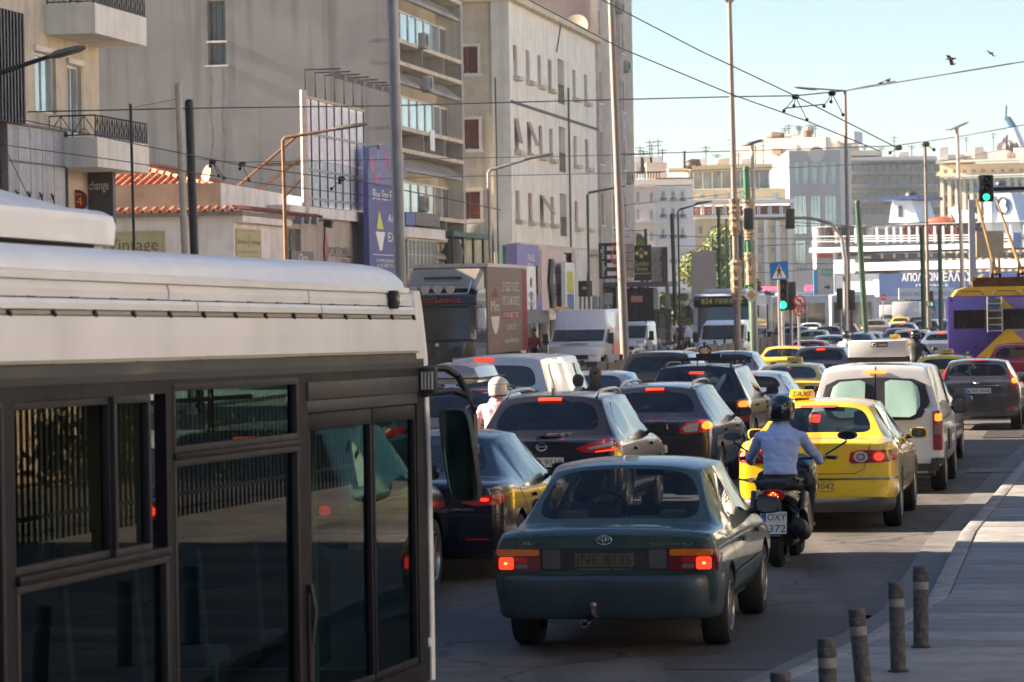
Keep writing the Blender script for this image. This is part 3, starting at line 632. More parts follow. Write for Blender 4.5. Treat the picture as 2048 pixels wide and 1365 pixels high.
# shop signs on grey block
def fsign(px0,px1,py0,py1,name,lab,mat,t=TF +.5,th=.15,cat='sign',group=None):
    (s0,_),(s1,_)=fs(px0,(py0 +py1)/2,t),fs(px1,(py0 +py1)/2,t);z0=fs(px0,py1,t)[1];z1=fs(px0,py0,t)[1]
    o=thing(name,lab,cat,T(s0,t),-AL,group);Fr=lambda u,z,o_=0: Vector((o_,u,z))
    panel('board',Fr,0,s1 -s0,z0,z1,th,mat,o,-th);return o,Fr,s1 -s0,z0,z1
NAVY=M('sign_navy',(.02,.06,.25),.5)
o,Fr,W_,z0,z1=fsign(812,830,424,450,'blue_shop_sign','blue end panel of the shop sign at the foot of the grey block',NAVY)
o,Fr,W_,z0,z1=fsign(831,880,424,450,'brown_shop_sign','brown shop sign with small gold letters on the grey block',M('sign_brown',(.13,.11,.11),.6))
text('CAFE',Fr,W_ *.3,W_ *.7,z0 +.22,z1 -.2,M('letter_gold',(.5,.25,.06),.5,var=0),o)
u0,u1=svals(812,500),svals(872,500);z0,z1=fs(812,540,TF)[1],fs(812,478,TF)[1]
for i in range(4):
    w_=(u1 -u0)/4;window(FD,u0 +i *w_,u0 +(i +1) *w_ -.02,z0 -.6,z1,-.02,ALU,M('glass_brick',(.10,.10,.09),.3,var=.4,scale=4),D.o,nx=2,nz=3,fw=.04)
panel('fascia',FD,sD0,u1 +.5,z1 +.05,z1 +.45,.3,WHP,D.o,.0)
# ferry banner
sN=sD0 -.3
(t0,zb0),(t1,zt0)=fs(730,530,TF +.9),(0,0)
s0,s1=fs(737,400,TF +.7)[0],fs(804,400,TF +.7)[0];z0,z1=fs(770,560,TF +.7)[1],fs(737,290,TF +.7)[1]
bn=thing('ferry_banner','tall purple ferry ticket banner with a painted face on the corner of the grey block','banner',T(s0,TF +.7),-AL)
Fr=lambda u,z,o=0: Vector((o,u,z));W_=s1 -s0;H_=z1 -z0
PUR=M('banner_purple',(.07,.075,.25),.6,var=.15)
panel('board',Fr,0,W_,z0,z0 +H_ *.72,.2,PUR,bn,-.2)
top=[(0,H_ *.72 +.01),(W_,H_ *.72 +.01),(W_ *1.15,H_ *.85),(W_ *1.1,H_ *.98),(W_ *.75,H_ *1.0),(W_ *.45,H_ *1.03),(W_ *.05,H_ *.98)]
mb=MB();plate_box(mb,Fr,[(a,z0 +b) for a,b in top],-.2,0);mb.build('painted_panel',M('paint_violet',(.17,.12,.24),.6,var=.4,scale=2,dirt=(.06,.30,.55),dirt_amt=.9),bn)
def blob(cx,cz,rx,rz,col,nm,off=.006):
    mb=MB();mb.add([Fr(a,b,off) for a,b in ell(W_ *cx,z0 +H_ *cz,rx,rz)],[tuple(range(24))]);mb.build('painted_shape',M(nm,col,.6,var=.3,scale=4),bn)
blob(.85,.80,.7,.55,(.08,.42,.62),'paint_cyan',.004);blob(.9,.92,.5,.4,(.08,.36,.60),'paint_cyan',.005);blob(.4,.87,.95,.75,(.17,.15,.30),'paint_greyviolet',.006)
blob(.55,.9,.22,.35,(.55,.10,.16),'paint_pink',.008);blob(.12,.86,.25,.3,(.55,.10,.16),'paint_pink',.008);blob(.25,.765,.35,.16,(.5,.08,.14),'paint_pink',.008);blob(.56,.885,.07,.18,(.01,.01,.02),'banner_black',.011);blob(.3,1.0,.3,.1,(.01,.01,.02),'banner_black',.010);blob(.3,.93,.15,.12,(.10,.35,.55),'banner_blue',.009);blob(.7,.82,.14,.1,(.10,.35,.55),'banner_blue',.009);blob(.33,.8,.12,.1,(.10,.35,.55),'banner_blue',.009)
WL_=M('letter_white',(.7,) *3)
text('Blue Star Ferries',Fr,W_ *.12,W_ *.98,z0 +H_ *.60,z0 +H_ *.68,WL_,bn)
panel('stripe',Fr,0,W_ *.1,z0 +H_ *.55,z0 +H_ *.72,.003,NAVY,bn,.002)
mb=MB();mb.add([Fr(a,b,.01) for a,b in ((W_ *.22,z0 +H_ *.38),(W_ *.42,z0 +H_ *.38),(W_ *.30,z0 +H_ *.52))],[(0,1,2)]);mb.build('sail',M('banner_yellow',(.6,.6,.05),.6),bn)
mb=MB();mb.add([Fr(a,b,.01) for a,b in ((W_ *.18,z0 +H_ *.36),(W_ *.46,z0 +H_ *.36),(W_ *.36,z0 +H_ *.22),(W_ *.30,z0 +H_ *.22))],[(0,1,2,3)]);mb.build('hull',WL_,bn)
for tx,a,b,c,d in (('AFRO',.55,.98,.44,.50),('EXCL',.55,.98,.29,.36),('SYMPOSION',.2,.7,.13,.155),('A SECRET FLIGHT',.2,.9,.095,.12),('visa',.75,.95,.02,.05)): text(tx,Fr,W_ *a,W_ *b,z0 +H_ *c,z0 +H_ *d,WL_,bn)
panel('stripe',Fr,W_ *.1,W_,z0 +H_ *.185,z0 +H_ *.19,.003,WL_,bn,.002)
# dark green terrace shelter at the far foot of the grey block
s0,s1=svals(905,500,TF +.5),svals(985,500,TF +.5)
sh=thing('cafe_shelter','dark green first floor shelter with rolled canopy between the grey and cream buildings','shelter',T(s0,TF +.5),-AL)
GRN=M('shelter_green',(.03,.10,.07),.6);z0=fs(930,530,TF)[1] -1.2;z1=fs(930,468,TF)[1]
mb=MB();mb.box(-2,.05,0,s1 -s0,z1 -.2,z1);mb.build('canopy',GRN,sh)
for i in range(5): mb=MB();mb.tube([(.0,(s1 -s0) *i/4,z0),(0,(s1 -s0) *i/4,z1 -.2)],.06,6);mb.build('post',IRON,sh)
mb=MB();mb.box(-2,-1.9,0,s1 -s0,z0 -2,z1 -.2);mb.build('rear_panel',M('shelter_dark',(.03,.03,.03),.7),sh)
mb=MB();mb.lathe((-.3,1.6,z1 -1.5),(0,0,1),[(0,0),(.35,.0),(.45,.7),(.25,1.2),(0,1.2)],12);mb.build('covered_heater',M('shelter_grey',(.10,.10,.10),.8),sh,smooth=True)

# ================= E: cream building with narrow windows
sE0,sE1=svals(1022,250),svals(1193,250)
E=Bld('cream_office_building','cream building with narrow brown shuttered windows in rows and a roof cornice','building',sE0,TF)
FE,AE=E.F(TF),E.A(sE0);hE=fs(1012,0,TF)[1]
rows=[]
for (pt,pb) in ((93,155),(238,302),(382,440)): rows.append((fs(1035,pb,TF)[1],fs(1035,pt,TF)[1]))
cols=[svals(x,300) for x in (1033,1058,1081,1102,1150,1173)]
slot=(svals(1118,300),svals(1131,300))
holes=[];
for (zb_,zt_) in rows:
    for c in cols: holes.append((c -.45,c +.6,zb_,zt_))
    holes.append((slot[0],slot[1],zb_ -.55,zt_ +.25))
zg=fs(1035,478,TF)[1]
wall(FE,sE0,sE1,0,hE,holes,.3,CREAM2,E.o)
SHUT=M('brown_shutter',(.20,.07,.045),.7,var=.25,scale=5);SHP=M('faded_shutter',(.34,.22,.17),.75,var=.2);REV=M('slot_shade',(.30,.29,.27),.9,var=.2)
k=0;tilted={(1,0),(1,1),(2,2)}
for ri,(zb_,zt_) in enumerate(rows):
    for ci,c in enumerate(cols):
        wn=window(FE,c -.45,c +.6,zb_,zt_,.24,M('frame_brown',(.20,.13,.09),.7),DKGL,E.o,nx=2,fw=.06,sill=WHP)
        pl=MB();plate_box(pl,FE,[(c -.55,zb_ -.2),(c +.7,zb_ -.2),(c +.7,zb_ -.02),(c -.55,zb_ -.02)],0,.32);pl.build('flower_ledge',CREAM,E.o)
        mb=MB();sm_=SHP if (ri +ci) % 3 else SHUT
        if (ri,ci) in tilted:
            ln=zt_ -zb_;out=.22 +.2 *((ri *3 +ci) % 3)
            a=FE(c -.42,zt_,-.02);b=FE(c +.57,zt_,-.02);d_=Vector((out,0,-math.sqrt(ln *ln -out *out) *.8))
            n=9
            for i in range(n):
                f0,f1=i/n,(i +.86)/n;mb.add([a +d_ *f0,b +d_ *f0,b +d_ *f1,a +d_ *f1,a +d_ *f0 +Vector((.03,0,.0)),b +d_ *f0 +Vector((.03,0,0)),b +d_ *f1 +Vector((.03,0,0)),a +d_ *f1 +Vector((.03,0,0))],[(0,1,2,3),(4,5,6,7),(0,1,5,4),(3,2,6,7),(0,3,7,4),(1,2,6,5)])
            mb.build('tilted_shutter',SHP,E.o)
        else:
            frac=.45 +.5 *(((ri *7 +ci *5) % 4)/3);z=zt_ -(zt_ -zb_) *frac
            while z<zt_ -.02: plate_box(mb,FE,[(c -.4,z),(c +.55,z),(c +.55,z +.11),(c -.4,z +.11)],-.14,-.11);z += .125
            mb.build('roller_shutter',sm_,E.o)
    panel('slot_back',FE,slot[0],slot[1],zb_ -.55,zt_ +.25,.02,REV,E.o,-.29)
    mb=MB()
    for j in range(7): u=slot[0] +.05 +j *(slot[1] -slot[0] -.1)/6;mb.tube([FE(u,zb_ -.5,-.03),FE(u,zb_ +.4,-.03)],.015,4)
    mb.tube([FE(slot[0],zb_ +.42,-.03),FE(slot[1],zb_ +.42,-.03)],.025,4);mb.build('slot_railing',IRON,E.o)
    zl=zb_ -.9
for py in (203,):
    z=fs(1020,py,TF)[1];panel('string_course',FE,sE0,sE1,z -.06,z +.06,.08,STAIN,E.o)
panel('cornice',FE,sE0 -.3,sE1 +.1,hE,hE +.35,.5,CREAM,E.o,-.1);panel('lower_cornice',FE,sE0,sE1 +3,zg -.5,zg -.2,.35,CREAM,E.o)
mb=MB();mb.tube([FE(slot[1] +.6,4,.1),FE(slot[1] +.6,hE -3,.1)],.05,6);mb.tube([FE(slot[0] -0,hE,.2),FE(slot[0] -.8,rows[0][1] +.5,.1)],.04,5);mb.build('rain_pipe',STAIN,E.o)
# wall facing the viewer with big brown shutters
ax0,ax1=fa(925,200,sE0)[0] -.3,fa(957,200,sE0)[0]
hs=[]
for (pt,pb) in ((93,148),(239,300),(384,440),(-60,0)): hs.append((ax0,ax1,fa(940,pb,sE0)[1],fa(940,pt,sE0)[1]))
wall(AE,TF -25,TF,0,hE,hs,.25,CREAM,E.o,'end_wall')
for h in hs:
    n=int((h[3] -h[2])/.1);mb=MB()
    for i in range(n): z=h[2] +i *(h[3] -h[2])/n +(.25 if i==0 else 0);plate_box(mb,AE,[(h[0],z),(h[1],z),(h[1],z +.085),(h[0],z +.085)],-.18,-.15)
    mb.build('roller_shutter',SHUT,E.o);window(AE,*h,.24,WHF,DKGL,E.o,nx=2)
    for (a,b,c,d) in ((h[0] -.1,h[1] +.14,h[3],h[3] +.12),(h[1],h[1] +.12,h[2],h[3]),(h[0] -.1,h[1] +.2,h[2] -.12,h[2])): panel('window_surround',AE,a,b,c,d,.07,CREAM2,E.o)
mb=MB();mb.tube([AE(fa(992,200,sE0)[0],3,.08),AE(fa(992,200,sE0)[0],hE -3.5,.08)],.06,6);mb.build('rain_pipe',STAIN,E.o)
panel('corner_pilaster',AE,TF -.85,TF,0,hE,.12,CREAM2,E.o);panel('end_cornice',AE,TF -25,TF,hE,hE +.35,.4,CREAM,E.o,-.1)
mb=MB();mb.quad(FE(sE0,hE),FE(sE1,hE),FE(sE1,hE,-20),FE(sE0,hE,-20));mb.quad(FE(sE1,0),FE(sE1,0,-20),FE(sE1,hE,-20),FE(sE1,hE));mb.build('roof',CREAM,E.o)
s,z=fs(948,455,TF);
t=thing('air_conditioner','pale air conditioner on the end wall of the cream building','air conditioner',T(sE0,fa(950,455,sE0)[0],z),-AL,'air conditioners on the facades')
mb=MB();mb.box(-.45,.45,-.35,-.02,-.35,.35);mb.build('casing',M('ac_white',(.38,) *3),t,bevel=.02)
# shopfronts below: pieces hung on the cream building
o,Fr,W_,z0,z1=fsign(1034,1078,488,530,'travel_sign','purple travel shop sign on the cream building',M('sign_violet',(.20,.17,.38),.55),TF +.9,.5)
text('TRAVEL',Fr,W_ *.45,W_ *.8,z1 -.75,z1 -.45,WL_,o);text('TH',Fr,W_ *.45,W_ *.7,z1 -1.15,z1 -.85,WL_,o)
o,Fr,W_,z0,z1=fsign(1084,1128,497,630,'beige_sign_panel','large beige panel with black lettering on the cream building',M('panel_beige',(.60,.48,.44),.7),TF +.4,.2)
z=(z0 +z1)/2;BK=M('letter_black',(.015,) *3,.5)
mb=MB();plate_box(mb,Fr,[(W_ *.32,z -1.3),(W_ *.42,z -1.3),(W_ *.36,z),(W_ *.42,z +1.1),(W_ *.3,z +1.1),(W_ *.22,z)],.02,.15);mb.build('emblem',BK,o)
for a,b in ((.2,.95),(-.95,-.1)):
    text('alpha' if a>0 else 'space',Fr,W_ *.45,W_ *.9,z +a,z +b,BK,o,depth=.1)
o,Fr,W_,z0,z1=fsign(1131,1150,525,625,'picture_sign','white framed sign with yellow and blue pictures',WHF,TF +.9,.2)
for i,c in enumerate(((.55,.50,.05),(.06,.12,.35),(.05,.05,.06))): panel('picture',Fr,W_ *.15,W_ *.85,z1 -.4 -(i +1) *1.1,z1 -.45 -i *1.1,.01,M('picture_%d' % i,c,.5,var=.6,scale=3),o)
o,Fr,W_,z0,z1=fsign(1152,1176,500,632,'white_sign_panel','white shop panel with two dark slots between the picture sign and the lamp pole',WHP,TF +.5,.2)
for f in (.25,.6): panel('dark_slot',Fr,W_ *f,W_ *(f +.15),z1 -3.2,z1 -1.6,.02,BK,o)
o,Fr,W_,z0,z1=fsign(1052,1072,532,620,'service_sign','white vertical sign with four dark round symbols beside the truck',WHF,TF +1.2,.2)
for i,c in enumerate(((.07,.03,.08),(.03,.12,.25),(.07,.03,.08),(.03,.25,.30))):
    mb=MB();mb.lathe(Fr(W_ *.5,z1 -.75 -i *.62),(1,0,0),[(0,.02),(.24,.02),(.24,0)],16);mb.build('symbol',M('symbol_%d' % i,c,.4),o)
text('EXPRESS',Fr,W_ *.2,W_ *.8,z0 +.2,z0 +.35,BK,o);text('CARGO',Fr,W_ *.2,W_ *.8,z0 +.6,z0 +.75,BK,o)
o,Fr,W_,z0,z1=fsign(1074,1083,590,625,'violet_sign','small violet vertical sign below the travel sign',M('sign_violet',(.2,.17,.38)),TF +1.2,.1)
text('K',Fr,W_ *.2,W_ *.8,z0 +.4,z1 -.4,WL_,o)
o,Fr,W_,z0,z1=fsign(1050,1098,622,648,'shop_canopy','grey shop canopy behind the truck',M('canopy_grey',(.16,.16,.17),.7),TF +1.6,1.5,'canopy')
o,Fr,W_,z0,z1=fsign(1100,1168,628,640,'shop_awning','cream awning over the shops behind the white van',CREAM2,TF +1.6,1.5,'awning')
panel('green_shop_panel',FE,sE0 -2.2,sE0 +.0,zg -2.4,zg -.35,.3,GRN,E.o,-.1)
mb=MB()
for i in range(7): u=sE0 +3 +i *3.4;plate_box(mb,FE,[(u,.1),(u +2.3,.1),(u +2.3,3.0),(u,3.0)],.0,.06)
mb.build('shop_window',M('shop_dark',(.02,.02,.022),.15),E.o)
s,z=fs(1113,612,TF +1.6)
o,Fr,W_,z0,z1=fsign(1112,1138,614,622,'yellow_shop_sign','small yellow sign with dark letters above the awning',M('sign_yellow',(.45,.30,.04),.6),TF +2.2,.1)
text('VODAFONE',Fr,W_ *.05,W_ *.95,z0 +.08,z1 -.08,BK,o)

# ================= F: tall grey-mauve block with pilasters
sF0,sF1=sE1 +.2,svals(1262,250)
Fb=Bld('pilastered_tower_block','tall mauve grey block with vertical pilasters beyond the cream building','building',sF0,TF)
MAUVE=M('mauve_plaster',(.52,.46,.43),.85,var=.15,scale=.8,streak=.3,dirt=(.27,.22,.2),dirt_amt=.5)
FFb=Fb.F(TF -.2);hF=34
ncol=3;cw=(sF1 -sF0)/ncol
per=fs(1195,265,TF)[1] -fs(1195,388,TF)[1];z00=fs(1195,325,TF)[1]
hs=[]
for i in range(ncol):
    for k in range(-3,7):
        z=z00 +(k) *per
        if 3.2<z<hF -2.5: hs.append((sF0 +i *cw +cw *.22,sF0 +i *cw +cw *.72,z,z +1.75))
wall(FFb,sF0,sF1,0,hF,hs,.25,MAUVE,Fb.o)
for h in hs:
    window(FFb,*h,.2,WHF,DKGL,Fb.o,nx=2,fw=.07,sill=CREAM2)
    mb=MB();z=h[2] +.5
    while z<h[3]: plate_box(mb,FFb,[(h[0] +.05,z),(h[1] -.05,z),(h[1] -.05,z +.1),(h[0] +.05,z +.1)],-.13,-.1);z += .125
    mb.build('roller_shutter',SHP,Fb.o)
for i in range(ncol +1):
    for dlt in ((0,) if i in (0,ncol) else (-.35,.0)): panel('pilaster',FFb,sF0 +i *cw +dlt -.1,sF0 +i *cw +dlt +.1,0,hF,.35,CREAM2 if i % 2 else MAUVE,Fb.o)
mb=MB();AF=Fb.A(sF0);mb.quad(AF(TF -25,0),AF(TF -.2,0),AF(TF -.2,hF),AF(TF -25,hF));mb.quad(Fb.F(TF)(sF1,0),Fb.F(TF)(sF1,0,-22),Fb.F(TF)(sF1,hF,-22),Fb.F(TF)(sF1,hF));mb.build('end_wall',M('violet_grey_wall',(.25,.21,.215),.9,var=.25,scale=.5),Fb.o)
for px,py,lab in ((1250,135,'air conditioner high on the tall pilastered block'),(1256,358,'air conditioner on the outer edge of the pilastered block'),(1237,18,'air conditioner near the top of the pilastered block')):
    s,z=fs(px,py,TF);awn_ac(s -.5,z,lab)
# roof bits of the cream building
for px,py,sz,lab,nm in ((1150,55,.9,'large cream satellite dish at the front of the cream building roof','satellite_dish'),):
    s,z=fs(px,py,TF -1);t=thing(nm,lab,'satellite dish',T(s,TF -1),-AL)
    mb=MB();mb.lathe((0,0,z),(-.2,-.9,.35),[(0,-.2),(.4,-.14),(.75,0),(.75,.02),(.4,-.1),(0,-.16)],24);mb.build('dish',M('dish_cream',(.5,.45,.36)),t,smooth=True);mb=MB();mb.tube([(0,0,hE),(0,0,z)],.05);mb.build('mount',GREYMETAL,t)
t=thing('roof_pipes','three thin vent pipes on the cream building roof','vent pipes',T(svals(1085,20),TF -1.5),-AL)
for i in range(3): mb=MB();mb.tube([(0,i *1.6,hE),(0,i *1.6,hE +2.2)],.09,8);mb.lathe((0,i *1.6,hE +2.2),(0,0,1),[(.16,0),(.16,.15),(0,.25)],10);mb.build('pipe',STAIN,t)

# ================= low shops past the tower: black advert boards and canopy, crossing the pavement
def asign(px0,px1,py0,py1,s,name,lab,mat,th=.2,cat='sign'):
    (t0,z0),(t1,z1)=fa(px0,py1,s),fa(px1,py0,s)
    o=thing(name,lab,cat,T(s,t0),-AL);Fr=lambda u,z,o_=0: Vector((u,-o_,z));panel('board',Fr,0,t1 -t0,z0,z1,th,mat,o,-th);return o,Fr,t1 -t0,z0,z1
o,Fr,W_,z0,z1=asign(1198,1241,486,558,172,'flamingo_board','black and white striped coffee sign board with a pink flamingo',BK)
H_=z1 -z0
for i in range(4): panel('white_stripe',Fr,W_ *.38,W_ -.03,z0 +H_ *(.08 +i *.235),z0 +H_ *(.2 +i *.235),.01,WHF,o)
V,Fc=text_mesh('coffee stage',.2);x0=min(v.x for v in V);x1=max(v.x for v in V);y0=min(v.y for v in V);y1=max(v.y for v in V)
mb=MB();mb.add([Fr(W_ *.06 +(1 -(v.y -y0)/(y1 -y0)) *-W_ *.24 +W_ *.26,z0 +H_ *.06 +(v.x -x0)/(x1 -x0) *H_ *.86,.02) for v in V],Fc);mb.build('lettering',WHF,o)
PK=M('flamingo_pink',(.65,.07,.10),.6)
mb=MB();fx=lambda a,b: Fr(W_ *a,z0 +H_ *b,.04)
mb.tube([fx(.62,.93),fx(.56,.86),fx(.60,.98 -.04),fx(.74,.93),fx(.74,.82),fx(.60,.68),fx(.58,.55),fx(.72,.50)],.045,6);mb.tube([fx(.80,.42),fx(.82,.25),fx(.80,.10)],.02,5)
mb.ellipsoid(fx(.8,.48),(.27,.05,.16));mb.build('flamingo',PK,o)
o,Fr,W_,z0,z1=asign(1242,1267,488,556,174,'worn_picture_board','worn faded advertising board between the flamingo board and the black one',M('worn_board',(.34,.31,.29),.8,var=.5,scale=2,dirt=(.5,.42,.25),dirt_amt=.7))
for f in (.25,.5,.75): panel('slat_line',Fr,.02,W_ -.02,z0 +(z1 -z0) *f -.02,z0 +(z1 -z0) *f +.02,.01,STAIN,o)
o,Fr,W_,z0,z1=asign(1268,1302,491,562,176,'golden_street_board','black sign board with gold emblem and gold lettering',BK)
H_=z1 -z0;GO=M('gold_letter',(.55,.50,.18),.5,var=0)
text('Golden',Fr,W_ *.05,W_ *.85,z0 +H_ *.42,z0 +H_ *.56,GO,o);text('Street',Fr,W_ *.15,W_ *.8,z0 +H_ *.28,z0 +H_ *.40,GO,o)
for a,b in ((.2,.78),(.45,.70),(.7,.78)): mb=MB();mb.lathe(Fr(W_ *a,z0 +H_ *b,.02),(0,-1,0),[(0,.01),(.11,.01),(.11,0)],14);mb.tube([Fr(W_ *a,z0 +H_ *b,.02),Fr(W_ *.45,z0 +H_ *.93,.02)],.012,4);mb.build('emblem',GO,o)
panel('gold_line',Fr,.05,W_ -.05,z0 +H_ *.19,z0 +H_ *.21,.01,GO,o)
o,Fr,W_,z0,z1=asign(1303,1334,494,565,182,'grey_board','weathered grey board with a bent frame on its right side',M('worn_grey',(.36,.33,.30),.85,var=.3,scale=1.5,dirt=(.22,.2,.18),dirt_amt=.7))
mb=MB();
for u in (W_ *.75,W_ *.88,W_): mb.tube([Fr(u,z0,.1),Fr(u,z1,.1)],.04,5)
mb.tube([Fr(W_ *.6,z0 +1.2,.15),Fr(W_ *.85,z1 -.2,.15)],.05,5);mb.build('bent_frame',RUST,o)
o,Fr,W_,z0,z1=asign(1178,1336,563,576,176,'pavilion_canopy','long dark grey canopy roof under the advertising boards',M('canopy_dark',(.10,.10,.12),.6),4,'canopy')
for f,c in ((.12,0),(.3,1),(.52,1),(.62,1),(.97,0)): mb=MB();mb.box(W_ *f -.1,W_ *f +.1,.5,.7,0,z0);mb.build('post',IRON if c else GREYMETAL,o)
mb=MB();mb.box(W_ *.35,W_ *.75,2,3.5,0,z0 -.05);mb.build('kiosk_body',M('kiosk_dark',(.04,.04,.045),.5),o)
o,Fr,W_,z0,z1=asign(1262,1284,592,605,174,'pink_sign','small faded pink sign under the pavilion canopy',M('sign_pink',(.5,.22,.2),.6),.1)
o,Fr,W_,z0,z1=asign(1157,1183,562,594,160,'black_square_sign','black square sign with white emblem beside the dark lamp pole',BK)
text('moda',Fr,W_ *.3,W_ *.8,z0 +.35,z0 +.55,WHF,o)
o,Fr,W_,z0,z1=asign(1281,1318,580,625,200,'poster_wall','white poster wall with blue headings behind the railings',WHP,.2)
panel('blue_heading',Fr,.1,W_ -.1,z1 -.45,z1 -.12,.02,M('heading_blue',(.05,.25,.5),.5),o);text('ΕΛΛΑΔΑ',Fr,.3,W_ -.3,z1 -1.0,z1 -.7,BK,o);panel('blue_heading',Fr,W_ *.5,W_ -.1,z0 +.2,z0 +.42,.02,M('heading_blue',(.05,.25,.5)),o)
plain_block('low cream building behind the pavilion and railings',sF1 +4,sF1 +26,-31,-45,5.2,'low_building',CREAM2)
# ================================================================ vehicles
PAINT={}
def paint(name,col,metal=.35,rough=.28,coat=1.,dirt=.12):
    if sum(col)<.1: metal *= .2;dirt *= .3;coat *= .55
    return M('paint_' +name,col,rough,metal,coat,var=.06,scale=1.2,dirt=(.20,.18,.155),dirt_amt=dirt,bump=0)
TRIM=M('black_trim',(.02,.02,.023),.5,var=.15)
INT=M('interior_grey',(.045,.048,.055),.9,var=.2)
SEATF=M('seat_fabric',(.06,.065,.075),.95,var=.2)
TYRE=M('tyre',(.016,.016,.017),.8,var=.3,bump=.3)
RIM=M('rim_silver',(.34,.34,.35),.35,.8,var=.2)
REDL=M('tail_red',(.42,.012,.015),.22,0,.8,var=.1);REDON=M('tail_lit',(.9,.05,.02),.3,var=0,emit=.42,ecol=(1,.035,.012))
HOTL=M('lamp_core',(1,.3,.1),.3,var=0,emit=1.1,ecol=(1,.24,.05));AMB=M('amber_lens',(.55,.14,.01),.25,0,.8);AMBON=M('amber_lit',(1,.4,.05),.3,var=0,emit=.35,ecol=(1,.26,.02));CLRL=M('clear_lens',(.45,.42,.42),.15,.2,.8)
PLW=M('plate_white',(.62,.63,.60),.5,var=.08,dirt=(.3,.28,.25),dirt_amt=.3);PLT=M('plate_ink',(.02,.02,.025),.5,var=0);EUB=M('plate_blue',(.03,.10,.42),.5,var=0)
GL_D=glass('glass_dark_tint',(.10,.11,.12),.10);GL_M=glass('glass_mid_tint',(.34,.40,.40),.09);GL_L=glass('glass_light_tint',(.52,.60,.58),.08)

